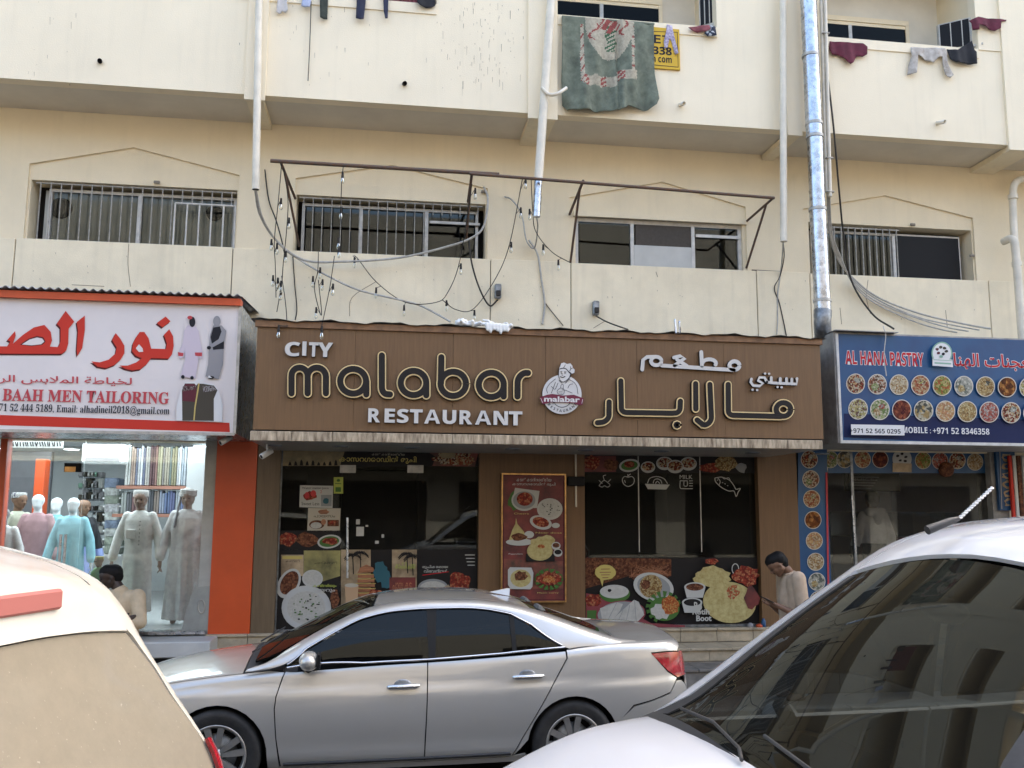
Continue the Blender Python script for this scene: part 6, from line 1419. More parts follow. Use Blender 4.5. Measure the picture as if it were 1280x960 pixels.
class Shell:
    """car skin as a surface over (u, t): u runs along the car, t from the sill or belt (0) round the corner to the centre line (1)"""
    def __init__(s, x0, x1, bot, mid, corner, centre, rad, bulge=.0, crown=1.0, n=120):
        s.bot, s.mid, s.corner, s.centre, s.rad, s.bulge = bot, mid, corner, centre, rad, bulge
        s.xs = [x0+(x1-x0)*i/600 for i in range(601)]; s.us = [0]; s.crown = crown
        for a, b in zip(s.xs, s.xs[1:]):
            s.us.append(s.us[-1]+math.hypot(b-a, interp(centre, b)-interp(centre, a)))
        s.x0, s.x1 = x0, x1; s.warp = lambda x: x
    def u(s, x):
        f = (x-s.x0)/(s.x1-s.x0)*600; i = max(0, min(599, int(f))); return s.us[i]+(s.us[i+1]-s.us[i])*(f-i)
    def xu(s, u):
        import bisect
        i = max(0, min(599, bisect.bisect(s.us, u)-1)); d = s.us[i+1]-s.us[i]; return s.xs[i]+(s.xs[i+1]-s.xs[i])*((u-s.us[i])/d if d > 1e-9 else 0)
    def sec(s, x, t):
        """y, z at station x, parameter t"""
        B = s.bot(x); C = s.corner(x); Zc = interp(s.centre, x); r = s.rad(x)
        T1, T2 = .62, .74
        h = C[1]-B[1]
        if t <= T1:
            k = t/T1; zz = B[1]+k*(h-r) if h > r else B[1]+k*h*.5; k2 = (zz-B[1])/max(h, 1e-3)
            return s.side(x, B, C, k2), zz
        # corner: quadratic from the side point to the top point
        za = C[1]-r if h > r else B[1]+h*.5; ya = s.side(x, B, C, (za-B[1])/max(h, 1e-3))
        yb = max(C[0]-r*1.3, C[0]*.5); fb_ = 1-(yb/max(C[0], 1e-3))**2; zb = C[1]+(Zc-C[1])*fb_
        if t >= T2:
            k = (t-T2)/(1-T2); y = yb*(1-k); return y, C[1]+(Zc-C[1])*(1-(y/max(C[0], 1e-3))**2)
        k = (t-T1)/(T2-T1); cy, cz = C
        # control point slightly outside keeps the shoulder full
        return (1-k)**2*ya+2*k*(1-k)*cy+k*k*yb, (1-k)**2*za+2*k*(1-k)*(cz+(zb-cz)*.15)+k*k*zb
    def side(s, x, B, C, k):
        M_ = s.mid(x) if s.mid else None
        if M_ is None: return B[0]+(C[0]-B[0])*k+s.bulge*4*k*(1-k)
        km = M_[1]
        # quadratic through B, M, C
        return B[0]*(k-km)*(k-1)/(km)+M_[0]*k*(k-1)/(km*(km-1))+C[0]*k*(k-km)/(1-km)
    def tz(s, x, z):
        """parameter of a height on the side"""
        B = s.bot(x); C = s.corner(x); r = s.rad(x); h = C[1]-B[1]
        top = C[1]-r if h > r else B[1]+h*.5
        if z <= top: return .62*max(0, (z-B[1]))/max(top-B[1], 1e-3)
        lo, hi = .62, .74
        for _ in range(20):
            m_ = (lo+hi)/2
            if s.sec(x, m_)[1] < z: lo = m_
            else: hi = m_
        return lo
    def pt(s, u, t, off=0):
        x = s.xu(u); y, z = s.sec(x, min(1, t)); p_ = Vector((s.warp(x), y if t <= 1 else -s.sec(x, 2-t)[0], z if t <= 1 else s.sec(x, 2-t)[1]))
        if off: p_ += s.nrm(u, t)*off
        return p_
    def nrm(s, u, t):
        e = .01; U0, U1 = max(0, u-e), min(s.us[-1], u+e); t0, t1 = max(0, t-.01), min(2, t+.01)
        a = s.pt(U1, t)-s.pt(U0, t); b = s.pt(u, t1)-s.pt(u, t0); n_ = a.cross(b)
        if n_.length < 1e-9: return Vector((0, 0, 1))
        n_.normalize()
        # outward: away from the car's middle line
        p_ = s.pt(u, t)
        if n_.dot(Vector((0, p_.y, p_.z-.55))) < 0: n_.negate()
        return n_
    def panel(s, outline, name, mt, par, off=0, mirror=True, step=(.05, .035), seam=.003, both=False):
        """outline points: ('z', x, z) on the side, ('t', x, t) anywhere; both=True: outline is given to t=1 and mirrored across the centre"""
        pts = []
        for p_ in outline:
            x = p_[1]; t = s.tz(x, p_[2]) if p_[0] == 'z' else p_[2]; pts.append((s.u(x), t))
        if both:
            n = len(pts); k0 = max(i for i in range(n) if pts[i][1] > .999); pts = pts[k0+1:]+pts[:k0+1]
            side = [q for q in pts if q[1] <= .999]; cen = [q for q in pts if q[1] > .999]
            pts = [cen[-1]]+side+[cen[0]]+[(u_, 2-t) for u_, t in side[::-1]]
        dq = []
        for i in range(len(pts)):
            a, b = pts[i], pts[(i+1) % len(pts)]; k = max(1, int(max(abs(b[0]-a[0])/step[0], abs(b[1]-a[1])/step[1]))); dq += [(a[0]+(b[0]-a[0])*j/k, a[1]+(b[1]-a[1])*j/k) for j in range(k)]
        if area(dq) < 0: dq = dq[::-1]
        V, Fs = cdt(dq, (), step)
        co = [s.pt(u_, t, off) for u_, t in V]; nn = [s.nrm(u_, t) for u_, t in V]
        # rim turned inwards gives the panel its thickness
        k = len(dq); rim = [s.pt(u_, t, off-.014) for u_, t in dq]
        objs = []
        for sg in ((1, -1) if mirror and not both else (1,)):
            vs = [Vector((c.x, c.y*sg, c.z)) for c in co]; ns = [Vector((n_.x, n_.y*sg, n_.z)) for n_ in nn]
            fs = []
            for f in Fs:
                g_ = (vs[f[1]]-vs[f[0]]).cross(vs[f[2]]-vs[f[0]]); fs.append(list(f) if g_.dot(ns[f[0]]) > 0 else list(f)[::-1])
            n0 = len(vs); rv = [Vector((c.x, c.y*sg, c.z)) for c in rim]
            first = [vs[i] for i in range(k)]
            allv = vs+first+rv; fs2 = fs+[(n0+i, n0+(i+1) % k, n0+k+(i+1) % k, n0+k+i) for i in range(k)]
            me = bpy.data.meshes.new(name); me.from_pydata([v[:] for v in allv], [], fs2)
            me.materials.append(mt); me.polygons.foreach_set('use_smooth', [True]*len(fs)+[False]*k); me.update()
            cn = []
            for pl in me.polygons:
                for vi in pl.vertices: cn.append(tuple(ns[vi]) if pl.index < len(fs) else tuple(pl.normal))
            me.normals_split_custom_set(cn)
            objs.append(link_mesh(name, me, par, local=True))
        return objs
    def strip(s, line, r, name, mt, par, off=.004, n=6):
        """thin bar following points on the surface"""
        pts = []
        L_ = [(s.u(p_[1]), s.tz(p_[1], p_[2]) if p_[0] == 'z' else p_[2]) for p_ in line]
        for a, b in zip(L_, L_[1:]):
            k = max(1, int(math.dist(a, b)/.04)); pts += [(a[0]+(b[0]-a[0])*j/k, a[1]+(b[1]-a[1])*j/k) for j in range(k)]
        pts.append(L_[-1])
        for sg in (1, -1):
            q = [s.pt(u_, t, off) for u_, t in pts]; MB().tube([(v.x, v.y*sg, v.z) for v in q], r, n).build(name, mt, par, local=True)
def arch(cx, cz, r, a0, a1, n=14):
    return [('z', cx+r*math.cos(RAD(a0+(a1-a0)*i/n)), cz+r*math.sin(RAD(a0+(a1-a0)*i/n))) for i in range(n+1)]
def carpaint(name, col, metal=.0, rough=.25, coat=1.0, dust=.12, flake=0):
    m_, N, L, b = nt(name); b.inputs['Metallic'].default_value = metal; b.inputs['Coat Weight'].default_value = coat; b.inputs['Coat Roughness'].default_value = .06
    g = N.new('ShaderNodeNewGeometry'); n = N.new('ShaderNodeTexNoise'); n.inputs['Scale'].default_value = 5; n.inputs['Detail'].default_value = 7; L.new(g.outputs['Position'], n.inputs['Vector'])
    mx = N.new('ShaderNodeMix'); mx.data_type = 'RGBA'; mx.inputs[6].default_value = c4(col); mx.inputs[7].default_value = (.45, .40, .32, 1)
    # dust lies where faces look up
    sp = N.new('ShaderNodeSeparateXYZ'); L.new(g.outputs['Normal'], sp.inputs[0])
    up_ = N.new('ShaderNodeMapRange'); up_.inputs[1].default_value = .2; up_.inputs[2].default_value = 1; up_.inputs[3].default_value = .25; up_.inputs[4].default_value = 1; L.new(sp.outputs[2], up_.inputs[0])
    ml = N.new('ShaderNodeMath'); ml.operation = 'MULTIPLY'; L.new(n.outputs[0], ml.inputs[0]); L.new(up_.outputs[0], ml.inputs[1])
    m2 = N.new('ShaderNodeMath'); m2.operation = 'MULTIPLY'; m2.inputs[1].default_value = dust*2; L.new(ml.outputs[0], m2.inputs[0]); L.new(m2.outputs[0], mx.inputs[0]); L.new(mx.outputs[2], b.inputs['Base Color'])
    r = N.new('ShaderNodeMapRange'); r.inputs[3].default_value = rough; r.inputs[4].default_value = rough+.22; L.new(m2.outputs[0], r.inputs[0]); L.new(r.outputs[0], b.inputs['Roughness'])
    return m_
m_silver = carpaint('silver_paint', (.52, .515, .495), .5, .27, 1, .45)
m_whitep = carpaint('white_paint', (.66, .67, .69), 0, .35, 1, .05)
m_creamp = carpaint('dusty_white_paint', (.70, .67, .59), 0, .4, .8, .75)
m_tint = glass('tinted_car_glass', (.02, .022, .025), .0, .0, dirt=.012, ior=1.45, gc=.7)
m_clear = glass('windscreen_glass', (.07, .08, .078), .0, .0, dirt=.016, ior=1.5, gc=.62)
m_dusty = glass('dusty_rear_glass', (.08, .08, .07), .0, .03, dirt=.54)
m_rub = flat('rubber_black', (.018, .018, .018), .65); m_tyre = M('tyre_rubber', (.022, .021, .020), .8, var=.25, scale=12, bump=.2, bscale=60); m_plas = M('black_plastic', (.028, .029, .031), .55, var=.2, scale=30, rvar=.1)
m_chrome = M('chrome_trim', (.75, .75, .76), .12, 1, var=.03); m_rim = M('alloy_silver', (.50, .49, .47), .32, .8, var=.12, scale=10); m_lens = M('tail_lamp_red', (.42, .012, .025), .12, 0, var=.25, scale=14, coat=1)
m_seat = M('seat_fabric', (.10, .095, .085), .85, var=.1); m_seatb = M('interior_plastic', (.05, .05, .05), .6); m_headl = M('head_lamp_clear', (.65, .67, .7), .08, .6, coat=1)
def wheel(par, x, y, sg, R=.335, W=.21, Rr=.225, spokes=5, name='wheel'):
    wt = MB(); c = Vector((x, y, R)); ax = Vector((0, sg, 0)); h = W/2
    wt.lathe([(Rr, -h), (R*.93, -h), (R*.985, -h*.8), (R, -h*.5), (R, h*.5), (R*.985, h*.8), (R*.93, h), (R*.86, h*1.02), (Rr+.012, h*.96), (Rr, h*.9), (Rr, -h)], c, ax, 40)
    o = wt.build(name, m_tyre, par, local=True)
    rm = MB(); rm.lathe([(Rr-.03, -h), (Rr-.028, h*.55), (Rr-.012, h*.9), (Rr+.006, h*.98), (Rr+.006, h*.9), (Rr, h*.8)], c, ax, 40)
    rm.lathe([(.001, h*.72), (.022, h*.72), (.026, h*.68), (.055, h*.66), (.058, h*.4)], c, ax, 20)
    u = Vector((1, 0, 0)); v = Vector((0, 0, 1))
    for k in range(spokes):
        for dd in (-.25, .25):
            a = 2*math.pi*k/spokes+dd+.25; d = math.cos(a)*u+math.sin(a)*v; e = -math.sin(a)*u+math.cos(a)*v
            w0, w1 = .013, .024; pr = []
            for rr, ww, hh in ((.05, w0, .70), (Rr*.55, .022, .76), (Rr-.015, w1, .86)):
                pr.append([c+d*rr+e*ww+ax*h*hh, c+d*rr-e*ww+ax*h*hh, c+d*rr-e*ww+ax*h*(hh-.22), c+d*rr+e*ww+ax*h*(hh-.22)])
            vs = [p_ for g_ in pr for p_ in g_]
            rm.add(vs, [(4*i+j, 4*i+(j+1) % 4, 4*(i+1)+(j+1) % 4, 4*(i+1)+j) for i in range(2) for j in range(4)], smooth=False)
    rm.build('rim', m_rim, o, local=True)
    MB().lathe([(.001, h*.2), (.15, h*.2), (.155, h*.1), (.155, -h*.1)], c, ax, 24).build('brake_disc', m_ductd, o, local=True)
    MB().lathe([(Rr-.031, h*.0), (.001, h*-.05)], c, ax, 24).build('inner_disc', m_black, o, local=True)
    return o
def seats(par, xs_front, xs_rear, z, w=.34):
    for x in (xs_front, xs_rear):
        for sg in (1, -1):
            mb_ = MB(); mb_.bbox(x-.25, x+.25, sg*w-.24, sg*w+.24, z-.15, z, .05).bbox(x-.36, x-.22, sg*w-.23, sg*w+.23, z-.05, z+.52, .05).bbox(x-.38, x-.28, sg*w-.12, sg*w+.12, z+.56, z+.74, .04).box(x-.34, x-.32, sg*w-.03, sg*w+.03, z+.5, z+.6)
            mb_.build('seat', m_seat, par, local=True)

# ---- the silver saloon
car = thing('silver_sedan', (.145, 8.16, 0), 'silver four door saloon with dark windows parked before the restaurant steps', 'car', rz=RAD(180+1.2))
HW = .905
wlow = [(2.36, .30), (2.30, .52), (2.2, .66), (2.05, .76), (1.8, .845), (1.4, .89), (.9, .905), (0, .915), (-.9, .915), (-1.4, .905), (-1.9, .875), (-2.2, .82), (-2.38, .72), (-2.47, .60), (-2.53, .42)]
zbot = [(2.36, .36), (2.2, .24), (1.8, .20), (0, .19), (-1.8, .21), (-2.3, .27), (-2.53, .40)]
zsh = [(2.36, .60), (2.25, .70), (2.05, .775), (1.7, .845), (1.4, .885), (1.0, .925), (.7, .945), (.2, .975), (-.4, 1.00), (-1.0, 1.035), (-1.4, 1.06), (-1.8, 1.085), (-2.2, 1.085), (-2.36, 1.065), (-2.44, .92), (-2.53, .66)]
zcen = [(2.36, .64), (2.25, .755), (2.0, .86), (1.7, .925), (1.4, .965), (1.1, .995), (.9, 1.0), (0, 1.02), (-1.4, 1.10), (-1.8, 1.125), (-2.2, 1.13), (-2.385, 1.12), (-2.44, .95), (-2.53, .68)]
low = Shell(2.36, -2.53, lambda x: (interp(wlow, x)-.075, interp(zbot, x)), lambda x: (interp(wlow, x)+.012, .50), lambda x: (interp(wlow, x)-.045, interp(zsh, x)+.01), zcen, lambda x: .055)
_side0 = low.side
def _crease(x, B, C, k):
    z = B[1]+k*(C[1]-B[1]); s_ = 1/(1+math.exp(-(z-.80)/.012))
    return _side0(x, B, C, k)+.016*math.exp(-((z-.30)/.07)**2)-.013*s_*max(0, 1-(z-.80)/.3)
low.side = _crease
low.warp = lambda x: x+.065*max(0, (-x-1.85)/.68)**1.3
# greenhouse
zbelt = [(1.25, .93), (1.0, .955), (.2, .985), (-.4, 1.01), (-1.0, 1.045), (-1.4, 1.07), (-2.0, 1.085)]
zrail = [(1.25, .935), (1.1, .96), (.95, 1.01), (.72, 1.135), (.5, 1.25), (.3, 1.335), (.05, 1.39), (-.25, 1.415), (-.5, 1.415), (-.8, 1.39), (-1.05, 1.335), (-1.3, 1.26), (-1.55, 1.175), (-1.8, 1.105), (-2.0, 1.09)]
zroof = [(1.25, .985), (1.1, 1.035), (.9, 1.125), (.6, 1.275), (.35, 1.375), (.15, 1.425), (-.2, 1.45), (-.6, 1.445), (-.95, 1.405), (-1.15, 1.355), (-1.45, 1.245), (-1.75, 1.135), (-1.9, 1.105), (-2.0, 1.10)]
def wrail(x): return .855-.40*max(0, interp(zrail, x)-interp(zbelt, x))-(.10*max(0, -1.0-x)**1.2)
gh = Shell(1.25, -2.0, lambda x: (.87-.10*max(0, -1.2-x)-.06*max(0, x-.8), interp(zbelt, x)-.02), None, lambda x: (wrail(x), interp(zrail, x)+.012), zroof, lambda x: min(.05, .02+.3*max(0, interp(zrail, x)-interp(zbelt, x))), bulge=.012)
FX, RX, AR, WZ = 1.3685, -1.3685, .375, .33
sh = .64
fender = [('z', .90, .235), ('z', .933, .45), ('z', .953, .67), ('z', .945, .76), ('z', .89, .925), ('t', 1.0, .70), ('t', 1.5, .70), ('t', 2.0, .70), ('z', 2.08, .60), ('z', 1.95, .50), ('z', 1.84, .40)]+arch(FX, WZ, AR, 8, 172)[1:]+[('z', .985, .235)]
low.panel(fender, 'front_fender', m_silver, car)
fd = [('z', .885, .235), ('z', .925, .45), ('z', .944, .67), ('z', .936, .76), ('z', .878, .93), ('t', .80, .66), ('t', .3, .66), ('t', -.198, .66), ('z', -.195, .7), ('z', -.183, .245)]
low.panel(fd, 'door', m_silver, car)
rd = [('z', -.192, .245), ('z', -.204, .7), ('t', -.207, .66), ('t', -.8, .66), ('t', -1.305, .66), ('z', -1.31, .99), ('z', -1.185, .79), ('z', -.94, .385), ('z', -.87, .26)]
low.panel(rd, 'door', m_silver, car)
qp = [('z', -.882, .26), ('z', -.95, .385), ('z', -1.195, .79), ('z', -1.322, .99), ('t', -1.318, .68), ('t', -1.7, .72), ('t', -2.2, .72), ('t', -2.40, .72), ('z', -2.33, 1.01), ('z', -2.04, 1.015), ('z', -2.20, .855), ('z', -2.30, .80), ('z', -2.22, .70), ('z', -2.05, .655), ('z', -1.86, .62)]+[('z', -1.72, .47)]+arch(RX, WZ, AR, 158, 8)[::1][0:0]+arch(RX, WZ, AR, 157, 10, 14)[::1]
# rear wheel arch runs from behind the wheel over the top to the front
qp = qp[:-15]+[('z', RX-AR*math.cos(RAD(a)), WZ+AR*math.sin(RAD(a))) for a in [25+(172-25)*i/14 for i in range(15)]]
low.panel(qp, 'rear_quarter', m_silver, car)
rb = [('z', -1.87, .605), ('z', -2.05, .642), ('z', -2.22, .685), ('z', -2.30, .78), ('t', -2.445, .40), ('t', -2.47, 1), ('t', -2.53, 1), ('t', -2.53, 0), ('z', -2.3, .275), ('z', -1.80, .22), ('z', -1.745, .33)]+[('z', RX-AR*math.cos(RAD(a)), WZ+AR*math.sin(RAD(a))) for a in (5, 15, 23)]
low.panel(rb, 'rear_bumper', m_silver, car)
lamp = [('z', -2.045, 1.005), ('z', -2.34, .998), ('t', -2.40, .66), ('t', -2.45, .80), ('t', -2.465, .80), ('z', -2.42, .80), ('z', -2.31, .805), ('z', -2.21, .862)]
low.panel(lamp, 'tail_lamp', m_lens, car, off=.004)
low.panel([('t', -2.385, .745), ('t', -2.385, 1), ('t', -2.46, 1), ('t', -2.455, .78), ('t', -2.41, .76)], 'boot_face', m_silver, car, both=True)
low.panel([('t', -1.80, .735), ('t', -1.80, 1), ('t', -2.38, 1), ('t', -2.38, .735)], 'boot_lid', m_silver, car, both=True)
low.panel([('t', -1.34, .735), ('t', -1.34, 1), ('t', -1.79, 1), ('t', -1.79, .735)], 'rear_shelf', m_silver, car, both=True)
low.panel([('t', 1.20, .71), ('t', 1.20, 1), ('t', 2.02, 1), ('t', 2.02, .71)], 'bonnet', m_silver, car, both=True)
low.panel([('t', .90, .70), ('t', .90, 1), ('t', 1.19, 1), ('t', 1.19, .71), ('t', 1.0, .705)], 'cowl', m_plas, car, both=True)
low.panel([('t', 2.03, .70), ('t', 2.03, 1), ('t', 2.36, 1), ('t', 2.36, 0), ('z', 2.2, .25), ('z', 1.80, .22)]+[('z', FX+AR*math.cos(RAD(a)), WZ+AR*math.sin(RAD(a))) for a in (-8, 0, 7)]+[('z', 1.85, .40), ('z', 1.96, .50), ('z', 2.09, .60)], 'front_bumper', m_silver, car)
low.panel([('z', 1.95, .70), ('z', 2.1, .72), ('z', 2.25, .66), ('z', 2.3, .56), ('z', 2.12, .58)], 'head_lamp', m_headl, car, off=.005)
low.panel([('t', 2.335, .2), ('t', 2.335, 1), ('t', 2.36, 1), ('t', 2.36, .2)], 'grille', m_plas, car, off=.006, both=True)
# rocker panel and dark sill strip
low.panel([('z', .975, .195), ('z', .975, .228), ('z', -.87, .25), ('z', -.98, .27), ('z', -.99, .21)], 'rocker_panel', m_silver, car, off=-.004)
low.strip([('z', .87, .262), ('z', -.86, .285)], .013, 'sill_strip', m_plas, car, off=.003)
# inner dark body and wheel houses
ib_ = MB(); st_ = [2.2, 1.9, 1.6, 1.2, .8, .3, -.3, -.9, -1.4, -1.9, -2.3, -2.48]; vs = []
for x in st_:
    for t in (0, .3, .6, .8, 1, 1.2, 1.4, 1.7, 2): p_ = low.pt(low.u(x), t, -.03); vs.append(p_)
ok = lambda x: not (abs(x-FX) < .5 or abs(x-RX) < .5)
ib_.add(vs, [(i*9+j, i*9+j+1, (i+1)*9+j+1, (i+1)*9+j) for i in range(len(st_)-1) for j in range(8) if (ok((st_[i]+st_[i+1])/2) and True) or 3 <= j <= 4], smooth=False)
ib_.box(2.1, -2.3, -.62, .62, .22, .70) if False else ib_.box(-2.3, 2.1, -.60, .60, .20, .72)
ib_.build('inner_body', m_rub, car, local=True)
for X_ in (FX, RX):
    for sg in (1, -1):
        MB().lathe([(AR+.012, .0), (AR+.006, -.31), (.05, -.31)], (X_, sg*.878, WZ), (0, sg, 0), 30).build('wheel_housing', m_rub, car, local=True)
        wheel(car, X_, sg*.80, sg)
# windows
winF = [('z', .86, 1.0-.028), ('z', .74, 1.075), ('z', .56, 1.175), ('z', .32, 1.290), ('z', .07, 1.345), ('z', -.20, 1.362), ('z', -.215, 1.0)]
winR = [('z', -.27, 1.365), ('z', -.45, 1.366), ('z', -.70, 1.350), ('z', -.86, 1.318), ('z', -.875, 1.048), ('z', -.255, 1.008)]
winQ = [('z', -.90, 1.306), ('z', -1.03, 1.238), ('z', -1.24, 1.098), ('z', -1.245, 1.080), ('z', -.912, 1.052)]
gh.panel(winF, 'window', m_tint, car, off=-.006); gh.panel(winR, 'window', m_tint, car, off=-.006); gh.panel(winQ, 'window', m_tint, car, off=-.006)
gh.panel([('z', -.21, 1.0), ('z', -.195, 1.372), ('z', -.275, 1.374), ('z', -.262, 1.005)], 'pillar_cover', m_rub, car, off=-.002)
gh.panel([('z', -.877, 1.044), ('z', -.862, 1.33), ('z', -.90, 1.318), ('z', -.91, 1.048)], 'pillar_cover', m_rub, car, off=-.001)
# roof side rail with both pillars, one long panel round the windows
top_out = [('t', 1.16, .68), ('t', .9, .76), ('t', .6, .765), ('t', .3, .77), ('t', -.2, .775), ('t', -.8, .775), ('t', -1.1, .775), ('t', -1.4, .775), ('t', -1.7, .77), ('t', -1.92, .70)]
low_in = [('z', -1.95, 1.075), ('z', -1.34, 1.062), ('z', -1.27, 1.09), ('z', -1.05, 1.248), ('z', -.88, 1.338), ('z', -.70, 1.372), ('z', -.45, 1.386), ('z', -.2, 1.383), ('z', .06, 1.366), ('z', .33, 1.308), ('z', .57, 1.193), ('z', .75, 1.092), ('z', .90, .985), ('z', 1.0, .955), ('z', 1.18, .935)]
gh.panel(top_out+low_in, 'roof_rail', m_silver, car)
gh.panel([('t', .22, .785), ('t', .18, 1), ('t', -1.02, 1), ('t', -1.06, .785)], 'roof', m_silver, car, both=True)
gh.panel([('t', 1.13, .79), ('t', 1.13, 1), ('t', .20, 1), ('t', .24, .785), ('t', .9, .785)], 'windscreen', m_tint, car, both=True, off=-.004)
gh.panel([('t', -1.07, .79), ('t', -1.04, 1), ('t', -1.80, 1), ('t', -1.76, .79)], 'rear_window', m_tint, car, both=True, off=-.004)
gh.strip([('z', .87, .962), ('z', .3, .985), ('z', -.2, 1.0), ('z', -.8, 1.035), ('z', -1.30, 1.072)], .0095, 'chrome_strip', m_chrome, car)
gh.strip([('z', .87, .985), ('z', .74, 1.088), ('z', .56, 1.188), ('z', .32, 1.303), ('z', .07, 1.357), ('z', -.20, 1.374), ('z', -.45, 1.378), ('z', -.70, 1.362), ('z', -.88, 1.326), ('z', -1.04, 1.246), ('z', -1.28, 1.088)], .0065, 'chrome_strip', m_chrome, car)
ro = MB(); ro.add([gh.pt(gh.u(x), t, -.03) for x in (1.1, .8, .3, -.3, -1.0, -1.4, -1.8) for t in (.78, .9, 1, 1.1, 1.22)], [(i*5+j, i*5+j+1, (i+1)*5+j+1, (i+1)*5+j) for i in range(6) for j in range(4) if i in (2, 3)]); ro.build('headlining', m_seatb, car, local=True)
seats(car, .05, -.85, .62); MB().bbox(.55, 1.0, -.68, .68, .62, .93, .05).build('dashboard', m_seatb, car, local=True); MB().bbox(-1.8, -1.15, -.66, .66, .8, 1.02, .03).build('parcel_shelf', m_seatb, car, local=True)
# handles, mirrors, antenna, wipers
for sg in (1, -1):
    for xh, zh in ((-.01, .812), (-.99, .862)):
        q = low.pt(low.u(xh), low.tz(xh, zh)); y = q.y*sg
        h_ = MB().tube([(xh+.115, y+sg*.012, zh+.0), (xh+.10, y+sg*.03, zh), (xh, y+sg*.038, zh+.002), (xh-.10, y+sg*.03, zh+.004), (xh-.125, y+sg*.010, zh+.005)], [.012, .018, .019, .018, .012], 8)
        o = h_.build('door_handle', m_chrome, car, local=True)
        MB().sphere((xh, y-sg*.004, zh+.01), .052, 8, sz=(1.35, .16, .8)).build('handle_recess', m_ductd, o, local=True)
    mr_ = MB(); mr_.sphere((.70, sg*1.0, 1.03), .1, 12, sz=(.75, 1.25, .72)); mo = mr_.build('mirror', m_silver, car, local=True)
    MB().box(.615, .635, sg*.93 if sg > 0 else -1.09, sg*1.09 if sg > 0 else -.93, .975, 1.085).build('mirror_glass', m_black, mo, local=True)
    MB().tube([(.74, sg*.85, .965), (.72, sg*.93, .965), (.70, sg*1.02, .975)], [.03, .026, .03], 8).build('mirror_foot', m_plas, mo, local=True)
fn = MB(); fn.add([(-.78, -.012, 1.44), (-.78, .012, 1.44), (-1.0, .035, 1.395), (-1.0, -.035, 1.395), (-.98, .004, 1.485), (-1.01, .004, 1.48), (-.98, -.004, 1.485), (-1.01, -.004, 1.48)], [(0, 1, 4, 6), (1, 2, 5, 4), (3, 0, 6, 7), (2, 3, 7, 5), (4, 5, 7, 6)])
fn.v = [(-.9+(x+.9)*.8, y*.8, 1.43+(z-1.43)*.75) for x, y, z in fn.v]
fn.build('antenna_fin', m_silver, car, local=True)
MB().tube([(1.17, .5, 1.03), (1.0, .15, 1.10), (.95, -.05, 1.12)], .008, 5).build('wiper', m_plas, car, local=True)
MB().tube([(1.17, -.1, 1.03), (1.0, -.45, 1.10)], .008, 5).build('wiper', m_plas, car, local=True)

